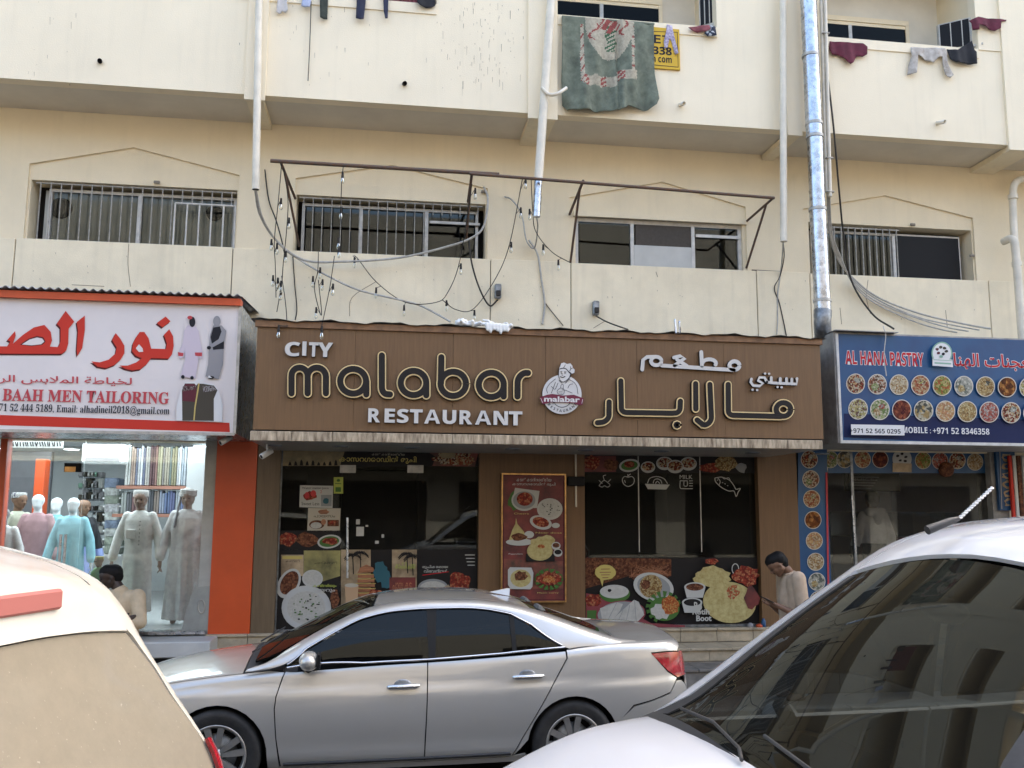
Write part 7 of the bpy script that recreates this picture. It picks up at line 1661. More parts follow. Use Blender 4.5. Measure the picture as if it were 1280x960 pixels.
# ---- the two nearer cars, cut off by the frame
def crossover(name, loc, rz, label, paint, rear_glass, front_glass, zs=1.0, ws=1.0):
    car = thing(name, loc, label, 'car', rz=rz)
    Z = lambda tab: [(x, z*zs) for x, z in tab]
    wl = [(x, y*ws) for x, y in [(2.2, .35), (2.15, .52), (2.05, .66), (1.85, .77), (1.6, .83), (1.3, .865), (.8, .88), (-1.2, .885), (-1.8, .87), (-2.15, .83), (-2.3, .79), (-2.38, .73), (-2.44, .64)]]
    zb = Z([(2.2, .42), (2.0, .30), (1.6, .26), (-1.8, .27), (-2.3, .32), (-2.44, .40)])
    zsd = Z([(2.2, .66), (2.1, .74), (1.9, .77), (1.5, .94), (1.1, 1.075), (.8, 1.10), (0, 1.10), (-1.2, 1.12), (-1.9, 1.10), (-2.2, 1.07), (-2.34, 1.02), (-2.40, .90), (-2.44, .70)])
    zc = Z([(2.2, .70), (2.12, .80), (1.9, .84), (1.5, 1.0), (1.15, 1.12), (.9, 1.16), (0, 1.15), (-1.9, 1.13), (-2.2, 1.10), (-2.345, 1.04), (-2.40, .93), (-2.44, .72)])
    low = Shell(2.2, -2.44, lambda x: (interp(wl, x)-.07, interp(zb, x)), lambda x: (interp(wl, x)+.012, .5), lambda x: (interp(wl, x)-.045, interp(zsd, x)+.01), zc, lambda x: .06)
    zbl = Z([(1.2, 1.06), (.8, 1.105), (0, 1.11), (-1.2, 1.12), (-1.9, 1.10), (-2.2, 1.05), (-2.36, .98), (-2.44, .83)])
    zrl = Z([(1.2, 1.06), (1.0, 1.075), (.88, 1.11), (.80, 1.165), (.6, 1.31), (.3, 1.52), (.05, 1.675), (-.2, 1.735), (-.7, 1.755), (-1.4, 1.735), (-1.85, 1.65), (-2.0, 1.58), (-2.07, 1.49), (-2.12, 1.40), (-2.24, 1.2), (-2.36, 1.0), (-2.44, .84)])
    zrf = Z([(1.2, 1.09), (1.05, 1.115), (.95, 1.155), (.88, 1.215), (.6, 1.46), (.35, 1.63), (.18, 1.725), (0, 1.765), (-.5, 1.80), (-1.2, 1.795), (-1.7, 1.745), (-1.95, 1.69), (-2.06, 1.655), (-2.095, 1.62), (-2.125, 1.47), (-2.24, 1.24), (-2.36, 1.02), (-2.44, .86)])
    wr = lambda x: .83*ws-.33*max(0, interp(zrl, x)-interp(zbl, x))/zs-.06*max(0, -1.6-x)
    gh = Shell(1.2, -2.44, lambda x: (.845*ws-.10*max(0, -1.7-x)-.05*max(0, x-.8), interp(zbl, x)-.02), None, lambda x: (wr(x), interp(zrl, x)+.012), zrf, lambda x: min(.06, .02+.3*max(0, interp(zrl, x)-interp(zbl, x))), bulge=.014)
    fx, rx, ar, wz = 1.32, -1.33, .40, .35
    z = lambda v: v*zs
    low.panel([('z', .80, .30), ('z', .86, .8*zs), ('t', .84, .66), ('t', 1.2, .70), ('t', 1.9, .70), ('z', 1.98, .7*zs), ('z', 1.84, .46)]+arch(fx, wz, ar, 10, 172)[1:]+[('z', .90, .30)], 'front_fender', paint, car)
    low.panel([('z', .79, .30), ('z', .85, .8*zs), ('t', .83, .66), ('t', -.20, .66), ('z', -.17, .30)], 'door', paint, car)
    low.panel([('z', -.18, .30), ('t', -.21, .66), ('t', -1.32, .66), ('z', -1.28, .85*zs), ('z', -.98, .5), ('z', -.88, .31)], 'door', paint, car)
    low.panel([('z', -.89, .31), ('z', -.99, .5), ('z', -1.29, .85*zs), ('t', -1.33, .68), ('t', -2.1, .72), ('t', -2.30, .72), ('z', -2.20, .98*zs), ('z', -2.26, .80*zs), ('z', -2.2, .70*zs), ('z', -1.80, .60*zs)]+[('z', rx-ar*math.cos(RAD(a)), wz+ar*math.sin(RAD(a))) for a in [32+(172-32)*i/14 for i in range(15)]], 'rear_quarter', paint, car)
    low.panel([('z', -2.2, .98*zs), ('t', -2.30, .71), ('t', -2.36, .66), ('t', -2.365, .5), ('t', -2.38, .36), ('z', -2.28, .76*zs)], 'tail_lamp', m_lens, car, off=-.004)
    low.panel([('t', -2.345, .745), ('t', -2.345, 1), ('t', -2.405, 1), ('t', -2.40, .50), ('t', -2.375, .52), ('t', -2.37, .7)], 'tailgate', paint, car, both=True)
    low.panel([('z', -1.82, .59*zs), ('z', -2.2, .69*zs), ('t', -2.36, .34), ('t', -2.41, .40), ('t', -2.41, 1), ('t', -2.44, 1), ('t', -2.44, 0), ('z', -2.3, .34), ('z', -1.76, .30)], 'rear_bumper', m_plas, car)
    low.panel([('t', .90, .71), ('t', .93, 1), ('t', 1.92, 1), ('t', 1.92, .71)], 'bonnet', paint, car, both=True)
    low.panel([('t', 1.93, .71), ('t', 1.93, 1), ('t', 2.2, 1), ('t', 2.2, 0), ('z', 2.0, .32), ('z', 1.76, .30)]+[('z', fx+ar*math.cos(RAD(a)), wz+ar*math.sin(RAD(a))) for a in (-6, 2, 9)]+[('z', 1.85, .47), ('z', 1.99, .7*zs)], 'front_bumper', paint, car)
    low.panel([('z', 1.85, .80*zs), ('z', 2.0, .84*zs), ('z', 2.12, .78*zs), ('z', 2.14, .68*zs), ('z', 1.98, .70*zs)], 'head_lamp', m_headl, car, off=.006)
    low.panel([('z', .88, .26), ('z', .88, .32), ('z', -.88, .32), ('z', -.95, .27)], 'rocker_panel', m_plas, car, off=.004)
    MB().box(-2.25, 2.0, -.60, .60, .28, .80*zs).box(-.9, .85, -.75, .75, .30, .5).build('inner_body', m_rub, car, local=True)
    for X_ in (fx, rx):
        for sg in (1, -1):
            MB().lathe([(ar+.012, .0), (ar+.006, -.30), (.05, -.30)], (X_, sg*.85, wz), (0, sg, 0), 30).build('wheel_housing', m_rub, car, local=True)
            wheel(car, X_, sg*.775, sg, R=.345)
    gh.panel([('z', .74, 1.145*zs), ('z', .58, 1.27*zs), ('z', .30, 1.465*zs), ('z', .08, 1.60*zs), ('z', -.19, 1.665*zs), ('z', -.21, 1.13*zs)], 'window', m_tint, car, off=-.006)
    gh.panel([('z', -.25, 1.13*zs), ('z', -.23, 1.67*zs), ('z', -.7, 1.69*zs), ('z', -1.25, 1.675*zs), ('z', -1.27, 1.145*zs)], 'window', m_tint, car, off=-.006)
    gh.panel([('z', -1.31, 1.147*zs), ('z', -1.29, 1.67*zs), ('z', -1.75, 1.60*zs), ('z', -1.92, 1.42*zs), ('z', -1.9, 1.15*zs)], 'window', m_tint, car, off=-.006)
    gh.panel([('t', .96, .70), ('t', .82, .765), ('t', .5, .775), ('t', .1, .78), ('t', -.5, .78), ('t', -1.5, .78), ('t', -2.0, .78), ('t', -2.09, .78), ('t', -2.13, .735), ('t', -2.2, .715), ('t', -2.33, .72), ('t', -2.40, .715), ('z', -2.38, .97*zs),
              ('z', -2.2, 1.08*zs), ('z', -1.94, 1.14*zs), ('z', -1.96, 1.43*zs), ('z', -1.77, 1.63*zs), ('z', -1.28, 1.69*zs), ('z', -.7, 1.71*zs), ('z', -.2, 1.69*zs), ('z', .07, 1.625*zs), ('z', .29, 1.49*zs), ('z', .57, 1.295*zs), ('z', .76, 1.16*zs), ('z', .95, 1.085*zs)], 'roof_rail', paint, car)
    gh.panel([('t', .29, .785), ('t', .28, 1), ('t', -2.055, 1), ('t', -2.055, .785)], 'roof', paint, car, both=True)
    sp_ = gh.panel([('t', -2.06, .765), ('t', -2.06, 1), ('t', -2.128, 1), ('t', -2.125, .755)], 'rear_spoiler', paint, car, both=True, off=.012)
    gh.panel([('t', -2.126, .752), ('t', -2.129, 1), ('t', -2.425, 1), ('t', -2.42, .73), ('t', -2.33, .725), ('t', -2.2, .728)], 'rear_window', rear_glass, car, both=True, off=.0)
    gh.panel([('t', .93, .70), ('t', .965, 1), ('t', .30, 1), ('t', .31, .787), ('t', .5, .782), ('t', .82, .772)], 'windscreen', front_glass, car, both=True, off=-.004)
    # black ceramic border of the windscreen and the cowl
    gh.panel([('t', .92, .72), ('t', .82, .773), ('t', .5, .783), ('t', .32, .788), ('t', .33, .808), ('t', .5, .803), ('t', .82, .80), ('t', .90, .78)], 'windscreen_border', m_plas, car, off=.0)
    gh.panel([('t', .95, .72), ('t', 1.0, 1), ('t', .955, 1), ('t', .90, .74)], 'windscreen_base', m_plas, car, both=True, off=.001)
    low.panel([('t', .80, .70), ('t', .80, 1), ('t', .975, 1), ('t', .975, .71)], 'cowl_cover', m_plas, car, both=True) if False else None
    MB().bbox(.35, .98, -.68, .68, .80*zs, 1.09*zs, .06).bbox(.2, .5, -.2, .2, .6*zs, 1.0*zs, .04).build('dashboard', m_seatb, car, local=True)
    MB().tube([(.40, .38+.19*math.cos(RAD(a)), 1.06*zs+.19*math.sin(RAD(a))) for a in range(0, 361, 20)], .014, 8).build('steering_wheel', m_rub, car, local=True)
    MB().sphere((.38, 0, 1.53*zs), .045, 8, sz=(.5, 2.2, .8)).tube([(.38, 0, 1.53*zs), (.36, 0, 1.61*zs)], .010, 6).build('inner_mirror', m_rub, car, local=True)
    seats(car, -.25, -1.15, .72*zs)
    for sg in (1, -1):
        mo = MB().sphere((.36, sg*.97, 1.05*zs), .085, 12, sz=(.7, 1.1, .8)).build('mirror', paint, car, local=True)
        MB().tube([(.40, sg*.84, 1.08*zs), (.37, sg*.95, 1.10*zs)], .03, 8).build('mirror_foot', m_plas, mo, local=True)
        for xh, zh in ((-.02, .95*zs), (-1.12, .96*zs)):
            q = low.pt(low.u(xh), low.tz(xh, zh)); MB().tube([(xh+.1, q.y*sg, zh), (xh+.08, (q.y+.03)*sg, zh), (xh-.08, (q.y+.03)*sg, zh), (xh-.1, q.y*sg, zh)], .014, 8).build('door_handle', paint, car, local=True)
    # wipers
    for y0, y1, xt in ((.55, -.05, .86), (-.05, -.62, .84)):
        def onglass(x, y): q_ = gh.pt(gh.u(x), 1-abs(y)/.75*.24, .018); q_.y = y; return q_
        MB().tube([onglass(.955, y0), onglass(.93, y0-.06), onglass(.90, (y0+y1)/2), onglass(.885, y1)], .0055, 6).build('wiper', m_plas, car, local=True)
    return car, gh, low
wcar, wgh, wlo = crossover('white_crossover', (1.90, 2.36, ZN), RAD(184), 'white crossover car facing left, cut off by the lower right corner', m_whitep, m_tint, m_clear, 1.035, 1.06)
# spiral aerial on a small black foot
Rw = Matrix.Rotation(-RAD(184), 3, 'Z'); la = lambda p_: Rw @ (p_-Vector((1.90, 2.36, ZN))); ax0 = la(P(1199, 648, Y=2.5)); ax1 = la(P(1241, 609, Y=2.5)); q = [ax0.lerp(ax1, k/90) for k in range(91)]
hel = [p_+Vector((.0045*math.cos(k*.9), .0045*math.sin(k*.9), 0)) for k, p_ in enumerate(q)]
MB().tube([ax0+Vector((.11, 0, -.035)), ax0+Vector((.03, 0, -.008)), ax0], [.014, .011, .006], 8).build('aerial_foot', m_plas, wcar, local=True)
MB().tube(hel, .003, 5).build('aerial', m_white, wcar, local=True)
lcar, lgh, llo = crossover('dusty_crossover', (-3.12, 3.66, ZN), RAD(161), 'dusty white crossover seen from behind at the lower left, sun on its rear window', m_creamp, m_dusty, m_clear, .985, 1.0)
lgh.panel([('t', -2.355, .60), ('t', -2.36, .728), ('t', -2.438, .74), ('t', -2.438, .50)], 'tail_lamp', m_lens, lcar, off=.022)
q = lgh.pt(lgh.u(-2.105), 1); MB().bbox(q.x-.034, q.x-.006, -.22, .22, q.z-.035, q.z+.03, .008).build('brake_lamp', flat('sunlit_dusty_lamp', (.42, .15, .13), .6), lcar, local=True)  # paler red puts the sunlight on the dusty lens into its colour
MB().tube([(-2.24, .05, 1.08), (-2.245, -.15, 1.13), (-2.22, -.38, 1.19)], .010, 6).build('rear_wiper', m_plas, lcar, local=True)
# ------------------------------------------------------------------ people and shop figures
m_skin = M('skin_brown', (.20, .105, .062), .55, var=.08, scale=14); m_skind = M('skin_dark', (.045, .026, .018), .5, var=.08, scale=14); m_skinm = M('mannequin_skin', (.34, .23, .18), .45, var=.05)
m_hair = flat('hair_black', (.010, .009, .009), .6); m_eye = flat('eye_dark', (.02, .015, .012), .3); m_egg = M('mannequin_white', (.66, .67, .68), .35, var=.03)
m_tee = M('shirt_beige', (.47, .355, .25), .9, var=.08, scale=10, bump=.9, bscale=13); m_jean = M('trousers_grey', (.09, .09, .10), .9, var=.1, scale=10)
def frame(base, yaw):
    return Matrix.Translation(base) @ Matrix.Rotation(yaw, 4, 'Z')
def head_parts(T):
    def c(*pts): return ('c', [(*(T @ Vector(p_[:3])), p_[3]) for p_ in pts])
    r = [c((-.035, 0, .035, .086), (.03, 0, .035, .080)), c((.03, 0, -.02, .064), (.038, 0, -.07, .046)), c((.058, 0, -.098, .024), (.045, 0, -.09, .03)),
         c((.092, 0, .008, .009), (.114, 0, -.026, .0125)), c((.104, -.012, -.03, .009), (.104, .012, -.03, .009)), c((.086, -.02, -.058, .009), (.093, 0, -.056, .011), (.086, .02, -.058, .009)), c((.082, -.045, .022, .011), (.097, 0, .02, .012), (.082, .045, .022, .011))]
    for s in (1, -1): r += [c((0, .072*s, .005, .016), (-.008, .085*s, -.005, .011), (-.004, .078*s, -.03, .010)), c((0, .048*s, -.045, .035), (.04, .022*s, -.082, .024)), c((.06, .035*s, -.02, .03), (.06, .03*s, -.03, .03))]
    return r
def eyes(T, par):
    for s in (1, -1): MB().sphere(T @ Vector((.089, .031*s, .002)), .0105, 8).build('eye', m_eye, par)
def hair_cap(T, par, mt=None, n='hair', low=.0):
    ps = [('c', [(*(T @ Vector(p_[:3])), p_[3]) for p_ in ((-.045, 0, .045, .092), (.02, 0, .068, .080), (.055, 0, .078, .052))]), ('c', [(*(T @ Vector(p_[:3])), p_[3]) for p_ in ((-.06, 0, .0, .075), (-.05, 0, -.04+low, .06))])]
    return blob_mesh(n, ps, .009, mt or m_hair, par, 2)
def hand_parts(W_, d, palm_n, curl=.5, s=1.0):
    """palm and five bent fingers; d: pointing direction, palm_n: palm normal"""
    d = Vector(d).normalized(); n_ = Vector(palm_n).normalized(); side = d.cross(n_); W_ = Vector(W_); out = []
    out.append(('c', [(*(W_-d*.01), .021*s), (*(W_+d*.035+side*.012), .019*s), (*(W_+d*.07+side*.014), .015*s)])); out.append(('c', [(*(W_), .021*s), (*(W_+d*.04-side*.014), .018*s), (*(W_+d*.07-side*.018), .014*s)]))
    for k, L_ in ((1.5, .066), (.5, .076), (-.5, .070), (-1.5, .054)):
        b = W_+d*.075+side*.0135*k; a1 = (d+n_*curl*.6).normalized(); a2 = (d+n_*curl*1.9).normalized(); m1 = b+a1*L_*.5; m2 = m1+a2*L_*.5
        out.append(('c', [(*b, .0095*s), (*m1, .0088*s), (*m2, .0075*s)]))
    b = W_+d*.02+side*.026; m1 = b+(d*.6+side*.6+n_*.4).normalized()*.035; m2 = m1+(d*.9+n_*.5).normalized()*.03
    out.append(('c', [(*b, .012*s), (*m1, .0105*s), (*m2, .009*s)]))
    return out
def limb(*p_): return ('c', [(*q[:3], q[3]) for q in p_])

# man looking at his phone, leaning by the brown pier
def WP(x, y, Y): return P(x, y, Y=Y)
YM_ = 9.75
mp = thing('person', (WP(988, 700, YM_).x, YM_, .12), 'man in beige t-shirt looking down at his phone beside the brown pier', 'person')
hc = WP(972, 706, YM_); Th = Matrix.Translation(hc) @ Matrix.Rotation(math.pi-.15, 4, 'Z') @ Matrix.Rotation(RAD(38), 4, 'Y')
cx_ = WP(990, 740, YM_).x; z0 = .13; fy = YM_
sh_l = Vector((cx_-.0, fy-.19, WP(990, 722, YM_).z)); sh_r = Vector((cx_-.02, fy+.19, sh_l.z)); el_l = Vector((cx_+.02, fy-.24, WP(1000, 763, YM_).z-.06)); wr_l = WP(972, 757, fy-.14)
hand = WP(960, 752, fy-.12)
el_r = Vector((cx_-.02, fy+.22, el_l.z)); wr_r = Vector((wr_l.x, fy+.04, wr_l.z))
nk = Vector((cx_-.03, fy, sh_l.z+.05))
body = head_parts(Th)+[limb((*(Th @ Vector((-.035, 0, -.05))), .055), (*(Th @ Vector((-.05, 0, -.11))), .052), (*nk, .06)),
    limb((cx_+.0, fy, sh_l.z-.08, .09), (cx_, fy, sh_l.z-.35, .09), (cx_, fy, .95, .10)),
    limb((*sh_l, .06), (*el_l, .043), (*wr_l, .030)), limb((*sh_r, .06), (*el_r, .043), (*wr_r, .030)),
    limb((cx_+.02, fy-.09, .92, .085), (cx_, fy-.10, .53, .058), (cx_+.04, fy-.10, .2, .045)), limb((cx_+.02, fy+.09, .92, .085), (cx_+.05, fy+.10, .53, .058), (cx_+.02, fy+.10, .2, .045)),
    limb((cx_+.03, fy-.10, .165, .04), (cx_-.13, fy-.11, .155, .032)), limb((cx_+.01, fy+.10, .165, .04), (cx_-.15, fy+.11, .155, .032))]
body += hand_parts(wr_l, hand-wr_l, (.1, .35, .9), .5)+hand_parts(wr_r, Vector((-.9, -.35, .1)), (.1, -.3, .9), .5)
blob_mesh('body', body, .0085, m_skin, mp, 2); eyes(Th, mp); hair_cap(Th, mp)
MB().tube([Th @ Vector((.075, -.035, -.045)), Th @ Vector((.10, 0, -.044)), Th @ Vector((.075, .035, -.045))], .007, 6).build('moustache', m_hair, mp)
shirt = [limb((cx_-.01, fy-.11, sh_l.z-.04, .095), (cx_+.01, fy-.10, sh_l.z-.3, .115), (cx_+.01, fy-.09, .93, .125)), limb((cx_-.01, fy+.11, sh_l.z-.04, .095), (cx_+.01, fy+.10, sh_l.z-.3, .115), (cx_+.01, fy+.09, .93, .125)),
         limb((cx_-.01, fy, sh_l.z-.03, .105), (cx_-.03, fy, sh_l.z-.25, .135), (cx_-.02, fy, .95, .13)), limb((*(sh_l+Vector((0, .02, .0))), .084), (*(sh_l.lerp(el_l, .62)), .074)), limb((*(sh_r-Vector((0, .02, .0))), .084), (*(sh_r.lerp(el_r, .62)), .068)), limb((*(nk-Vector((0, 0, .02))), .072), (cx_, fy, sh_l.z-.05, .09))]
blob_mesh('t_shirt', shirt, .012, m_tee, mp, 3)
blob_mesh('trousers', [limb((cx_+.01, fy-.08, .95, .115), (cx_, fy-.10, .55, .085), (cx_+.04, fy-.10, .22, .07)), limb((cx_+.01, fy+.08, .95, .115), (cx_+.05, fy+.10, .55, .085), (cx_+.02, fy+.10, .22, .07))], .014, m_jean, mp, 3)
ph = MB().bbox(-.078, .078, -.037, .037, -.006, .006, .003); pho = ph.build('phone', m_black); pc = P(958, 749, Y=9.58); pho.location = pc; pho.rotation_euler = (RAD(8), RAD(24), RAD(8))
tag(pho, 'black phone held in the left hand of the man in beige', 'phone')

# man sitting on the step before the tailor's glass, arms folded
YS = 10.45
sp = thing('person', (WP(150, 790, YS).x, YS, .3), 'dark skinned man in sand coloured shirt sitting with folded arms before the tailor shop', 'person')
hc = WP(138, 722, YS); Th = Matrix.Translation(hc) @ Matrix.Rotation(math.pi+.35, 4, 'Z') @ Matrix.Rotation(RAD(10), 4, 'Y')
tx_ = WP(149, 760, YS).x; zsho = WP(150, 742, YS).z; zw = zsho-.52
sl, sr = Vector((tx_+.19, YS-.03, zsho-.03)), Vector((tx_-.17, YS+.03, zsho-.03)); el = Vector((tx_+.26, YS-.14, zsho-.29)); er = Vector((tx_-.24, YS-.10, zsho-.28)); wl_, wr2 = Vector((tx_-.06, YS-.27, zsho-.25)), Vector((tx_+.10, YS-.24, zsho-.24))
bp = head_parts(Th)+[limb((*(Th @ Vector((-.035, 0, -.05))), .058), (tx_, YS, zsho+.03, .062)), limb((tx_, YS, zsho-.1, .09), (tx_+.01, YS+.02, zw, .1)), limb((*sl, .062), (*el, .045), (*wl_, .032)), limb((*sr, .062), (*er, .045), (*wr2, .032)),
    limb((tx_+.1, YS, zw, .1), (tx_+.16, YS-.4, zw+.04, .07), (tx_+.16, YS-.38, .22, .05)), limb((tx_-.1, YS, zw, .1), (tx_-.2, YS-.4, zw+.04, .07), (tx_-.2, YS-.36, .22, .05))]
bp += hand_parts(wl_, (-1, .1, 0), (0, .9, -.2), .7)+hand_parts(wr2, (.9, .1, .1), (0, .9, 0), .7)
blob_mesh('body', bp, .009, m_skind, sp, 2); eyes(Th, sp); hair_cap(Th, sp)
m_sand = M('shirt_sand', (.60, .47, .31), .9, var=.1, scale=9, bump=.9, bscale=13)
blob_mesh('shirt', [limb((tx_-.09, YS, zsho-.06, .105), (tx_-.08, YS+.02, zw+.02, .13)), limb((tx_+.10, YS, zsho-.06, .105), (tx_+.09, YS+.02, zw+.02, .13)), limb((tx_, YS-.03, zsho-.12, .12), (tx_, YS-.03, zw+.05, .14)), limb((*sl, .085), (*el, .070), (*(el.lerp(wl_, .85)), .054)), limb((*sr, .085), (*er, .070), (*(er.lerp(wr2, .85)), .054)), limb((tx_, YS, zsho+.02, .078), (tx_, YS, zsho-.05, .10))], .012, m_sand, sp, 2)
def ring(c_, r_, nrm_, par_, mt_, n_='hem'):
    nrm_ = Vector(nrm_).normalized(); u_ = nrm_.orthogonal().normalized(); v_ = nrm_.cross(u_)
    MB().tube([Vector(c_)+r_*(math.cos(2*math.pi*i/18)*u_+math.sin(2*math.pi*i/18)*v_) for i in range(19)], .008, 6).build(n_, mt_, par_)
ring((tx_, YS, zsho+.045), .070, (0, -.3, 1), sp, m_sand, 'collar'); ring(el.lerp(wl_, .85), .056, wl_-el, sp, m_sand, 'cuff'); ring(er.lerp(wr2, .85), .056, wr2-er, sp, m_sand, 'cuff')
for j_ in range(4): MB().sphere((tx_-.01, YS-.145-.006*j_, zsho-.06-.055*j_), .007, 6).build('button', m_brn, sp)
ring(nk+Vector((0, 0, .0)), .070, (-.3, 0, 1), mp, m_tee, 'collar'); ring(sh_l.lerp(el_l, .66), .076, el_l-sh_l, mp, m_tee, 'cuff')
blob_mesh('trousers', [limb((tx_+.1, YS, zw-.02, .13), (tx_+.16, YS-.4, zw+.04, .09), (tx_+.16, YS-.38, .26, .075)), limb((tx_-.1, YS, zw-.02, .13), (tx_-.2, YS-.4, zw+.04, .09), (tx_-.2, YS-.36, .26, .075))], .015, m_sand, sp, 3)
MB().bbox(tx_-.22, tx_+.3, YS-.25, YS+.28, .12, zw-.11, .02).build('low_stool', m_plas) and None
tag(bpy.data.objects['low_stool'], 'low dark stool under the man sitting before the tailor shop', 'stool')

# robed figures
def robe_figure(name, label, px_, py_top, Y, robe, skin=m_egg, kind='egg', hem=None, wd=1.0, yaw=-math.pi/2, cat='mannequin', arms='down', grp=None, hemz=None, trousers=None, fold=.05, top=None):
    zt = WP(px_, py_top, Y).z; x = WP(px_, py_top, Y).x; H_ = zt-ZF; k = H_/1.72
    t = thing(name, (x, Y, ZF), label, cat, grp); F_ = frame(Vector((x, Y, ZF)), yaw)
    Th = F_ @ Matrix.Translation((0.02*k, 0, H_-.125*k)) @ Matrix.Scale(k*.97, 4)
    def L(*q): return ('c', [(*(F_ @ Vector((a*k, b*k, c*k))), r*k) for a, b, c, r in q])
    hp = head_parts(Th) if kind != 'egg' else [('c', [(*(Th @ Vector((-.01, 0, .03))), .085*k), (*(Th @ Vector((.015, 0, -.045))), .062*k)])]
    if kind != 'egg': hp = [('c', [(a[0], a[1], a[2], a[3]*k) for a in q[1]]) for q in hp]
    hp.append(('c', [(*(Th @ Vector((-.02, 0, -.05))), .050*k), (*(F_ @ Vector((0, 0, 1.42*k))), .06*k)]))
    hz = {'down': (.05, 1), 'bent': (.16, 1)}[arms]
    hands = []
    for s in (1, -1):
        W_ = F_ @ Vector((.06*k, .30*s*k, .80*k)); hands += [(a[0], [(q[0], q[1], q[2], q[3]) for q in a[1]]) for a in hand_parts(W_, (0.05, .1*s, -1), F_.to_3x3() @ Vector((.3, -s, 0)), .5, .95)]
    hands.append(L((0, 0, 1.40, .07), (0, 0, 1.1, .10), (0, 0, .95, .12))); hands += [L((0, .17*s, 1.38, .05), (.0, .25*s, 1.1, .04), (.05, .29*s, .84, .028)) for s in (1, -1)]
    hands += [L((0, .09*s, .9, .08), (.0, .09*s, .45, .055), (0, .09*s, .08, .04), (.1, .09*s, .045, .035)) for s in (1, -1)]
    blob_mesh('body', hp+hands, .0105, skin, t, 2)
    if kind != 'egg': eyes(Th, t)
    hm = (hemz if hemz is not None else .1)
    c0 = [F_ @ Vector((0, 0, z_*k)) for z_ in (hm, hm+.03, .5, .8, 1.0, 1.2, 1.34, 1.42, 1.46)]
    dim = [(.20, .155, fold*1.8), (.20, .155, fold*1.8), (.185, .14, fold*1.6), (.18, .13, fold*1.2), (.17, .125, fold*.9), (.185, .125, fold*.4), (.19, .11, 0), (.12, .085, 0), (.062, .06, 0)]
    body = [('l', [(c.x, c.y, c.z, rx*k*wd, ry*k*wd, fa, 8) for c, (rx, ry, fa) in zip(c0, dim)])]
    for s in (1, -1): body.append(L((0, .155*s, 1.385, .062), (.0, .25*s, 1.12, .062), (.05, .295*s, .86, .062)))
    blob_mesh('robe', body, .013, robe, t, 1)
    if top: blob_mesh('shirt', [('l', [(c.x, c.y, c.z, rx*k*wd*1.06, ry*k*wd*1.08, fa, 8) for c, (rx, ry, fa) in list(zip(c0, dim))[4:]])]+[L((0, .155*s, 1.385, .068), (.0, .25*s, 1.12, .068), (.03, .275*s, .98, .066)) for s in (1, -1)], .013, top, t, 2)
    if trousers:
        blob_mesh('trousers', [L((0, .08*s, hm+.15, .085), (0, .09*s, .12, .07)) for s in (1, -1)], .014, trousers, t, 2)
    return t, Th, F_, k
m_rw = M('robe_white', (.82, .81, .78), .9, var=.1, scale=14); m_rg = M('robe_pearl_grey', (.74, .72, .72), .85, var=.1, scale=14); m_rp = M('robe_pink', (.42, .25, .265), .9, var=.1, scale=10); m_rt = M('robe_teal', (.20, .44, .46), .9, var=.1, scale=10)
m_rc = M('robe_cyan', (.30, .56, .64), .9, var=.1, scale=10); m_rcr = M('robe_cream', (.50, .50, .40), .9, var=.1, scale=10); m_rb = M('robe_periwinkle', (.28, .34, .60), .9, var=.1, scale=10); m_rgn = M('robe_green', (.25, .45, .22), .9, var=.1, scale=10); m_bt = M('black_top', (.02, .02, .025), .9)
m_cappat = food('cap_pattern', [(.55, .54, .52), (.10, .07, .14), (.58, .56, .54)], 60); m_capy = M('cap_yellow', (.55, .50, .18), .9, var=.2, scale=60)
def cap(Th, par, mt, k=1.0, h=.075, r=.098):
    q = []
    a = Th @ Vector((-.01, 0, .045)); b_ = Th @ Vector((-.012, 0, .045+h)); ax = (b_-a).normalized()
    MB().lathe([(r*k, 0), (r*k*1.01, h*k*.5), (r*k*.96, h*k), (r*k*.7, h*k*1.08), (.001, h*k*1.1)], a, ax, 24).build('cap', mt, par)
t, Th, F_, k = robe_figure('mannequin', 'mannequin in long white tunic with button rows and round white cap behind the tailor glass', 177, 613, 11.75, m_rw, m_skinm, 'face', hemz=.16, trousers=m_gry, fold=.03); cap(Th, t, m_cwh, k, .08)
for j in range(7): MB().sphere(F_ @ Vector((.137*k, .04*k, (1.32-.05*j)*k)), .006, 6).build('button', m_pblk, t)
MB().bbox(*(lambda c: (c.x-.07, c.x+.05, c.y-.012, c.y+.01, c.z-.06, c.z+.05))(F_ @ Vector((.122*k, -.06*k, 1.16*k))), .004).build('pocket', m_rw, t)
t, Th, F_, k = robe_figure('mannequin', 'mannequin in pearl grey robe with wound white turban, nearest the orange pillar', 236, 611, 11.75, m_rg, m_skinm, 'face', hemz=.06, wd=1.08, fold=.09)
for j in range(4): MB().tube([Th @ Vector((-.01+.100*math.cos(a*.35), .095*math.sin(a*.35), .045+.018*j+.008*math.sin(a*.7+j))) for a in range(19)], .018, 8).build('turban_fold', m_cwh, t)
MB().sphere(Th @ Vector((-.01, 0, .095)), .082, 10, sz=(1, 1, .55)).build('turban_top', m_cwh, t)
MB().tube([Th @ Vector((.0, -.085, .05)), Th @ Vector((.03, -.1, -.06)), F_ @ Vector((.10, -.12*k, 1.32*k)), F_ @ Vector((.12, -.13*k, 1.22*k))], .014, 6).build('tassel', m_gry, t)
t, Th, F_, k = robe_figure('mannequin', 'mannequin with white egg head in dusty pink robe behind the tailor glass', 49, 617, 12.4, m_rp)
t, Th, F_, k = robe_figure('mannequin', 'mannequin with white egg head in teal robe, behind the cyan one', 72, 621, 12.75, m_rt)
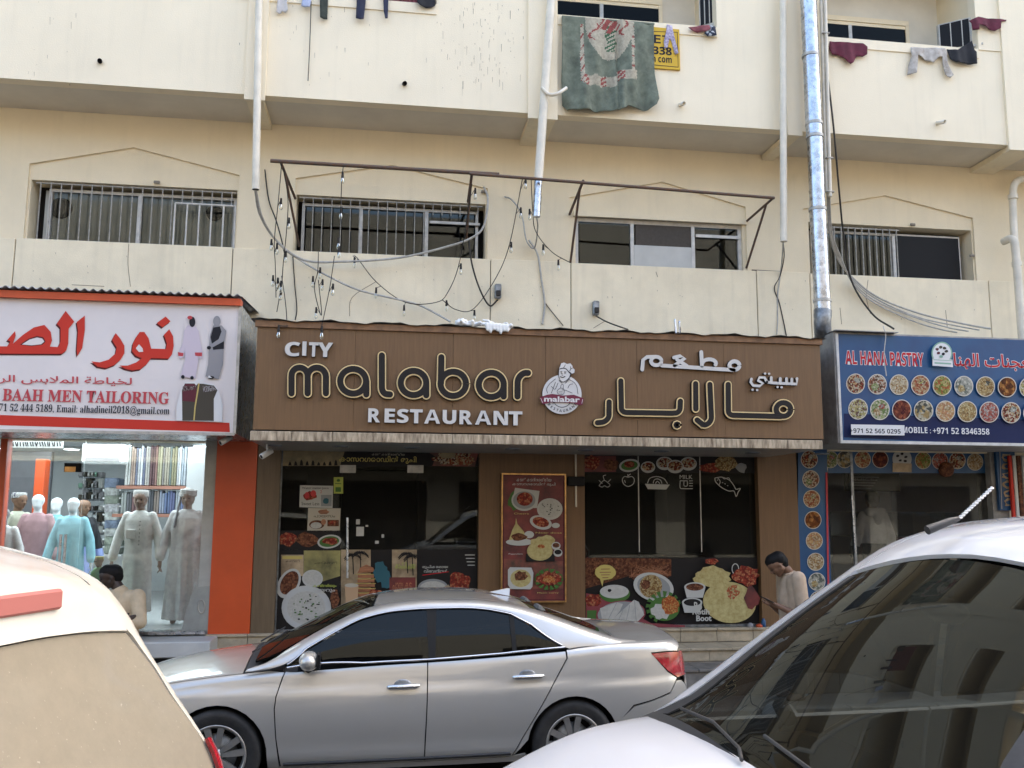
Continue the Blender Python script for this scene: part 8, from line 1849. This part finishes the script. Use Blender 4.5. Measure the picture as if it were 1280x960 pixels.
t, Th, F_, k = robe_figure('mannequin', 'mannequin with white egg head in light cyan robe behind the door handle', 93, 621, 12.1, m_rc)
t, Th, F_, k = robe_figure('mannequin', 'mannequin in white and grey at the left edge of the tailor shop', 6, 634, 11.7, m_rg, m_gry)
t, Th, F_, k = robe_figure('person', 'man in patterned cap and cream robe standing left of the pink robe', 24, 615, 12.5, m_rcr, m_skin, 'face', yaw=-.5, cat='person'); cap(Th, t, m_cappat, k, .07)
t, Th, F_, k = robe_figure('person', 'bald man in black shirt and blue wrap cloth inside the tailor shop', 105, 624, 13.0, m_rb, m_skin, 'face', yaw=-.7, cat='person', top=m_bt)
t, Th, F_, k = robe_figure('child_mannequin', 'small mannequin in green with yellow cap behind the sitting man', 125, 695, 11.3, m_rgn, m_skinm, 'face', yaw=-math.pi*.75); cap(Th, t, m_capy, k, .07)
# man in white hoodie seen from behind in the pastry shop
Y_ = 11.7; t, Th, F_, k = robe_figure('person', 'man in white hoodie seen from behind inside the pastry shop', 1090, 615, Y_, M('trousers_dark', (.03, .03, .035), .9), m_skin, 'face', yaw=math.pi/2, cat='person', top=m_cwh)
hair_cap(Th, t); blob_mesh('hood', [('c', [(*(F_ @ Vector((-.07*k, y*k, 1.44*k))), .06*k) for y in (-.1, 0, .1)]), ('c', [(*(F_ @ Vector((-.11*k, 0, 1.38*k))), .07*k), (*(F_ @ Vector((-.11*k, 0, 1.30*k))), .05*k)])], .012, m_cwh, t, 2)
# little things on the step by the pier
for i, (x, y, h, r, mt, lb) in enumerate(((954.5, 776, .10, .028, m_blue, 'blue plastic bottle on the step by the brown pier'), (949, 781, .035, .04, m_orange, 'small orange red cup lying on the step by the blue bottle'), (938, 780, .05, .035, m_gry, 'pale crumpled cup on the step left of the orange one'))):
    c = P(x, y+4, Y=10.80); o = MB().lathe([(r*.9, 0), (r, .01), (r, h*.7), (r*.5, h*.9), (r*.5, h), (.001, h)], (c.x, 10.80, ZF), 'z', 14).build('bottle' if i == 0 else 'cup', mt); tag(o, lb, 'bottle' if i == 0 else 'cup')
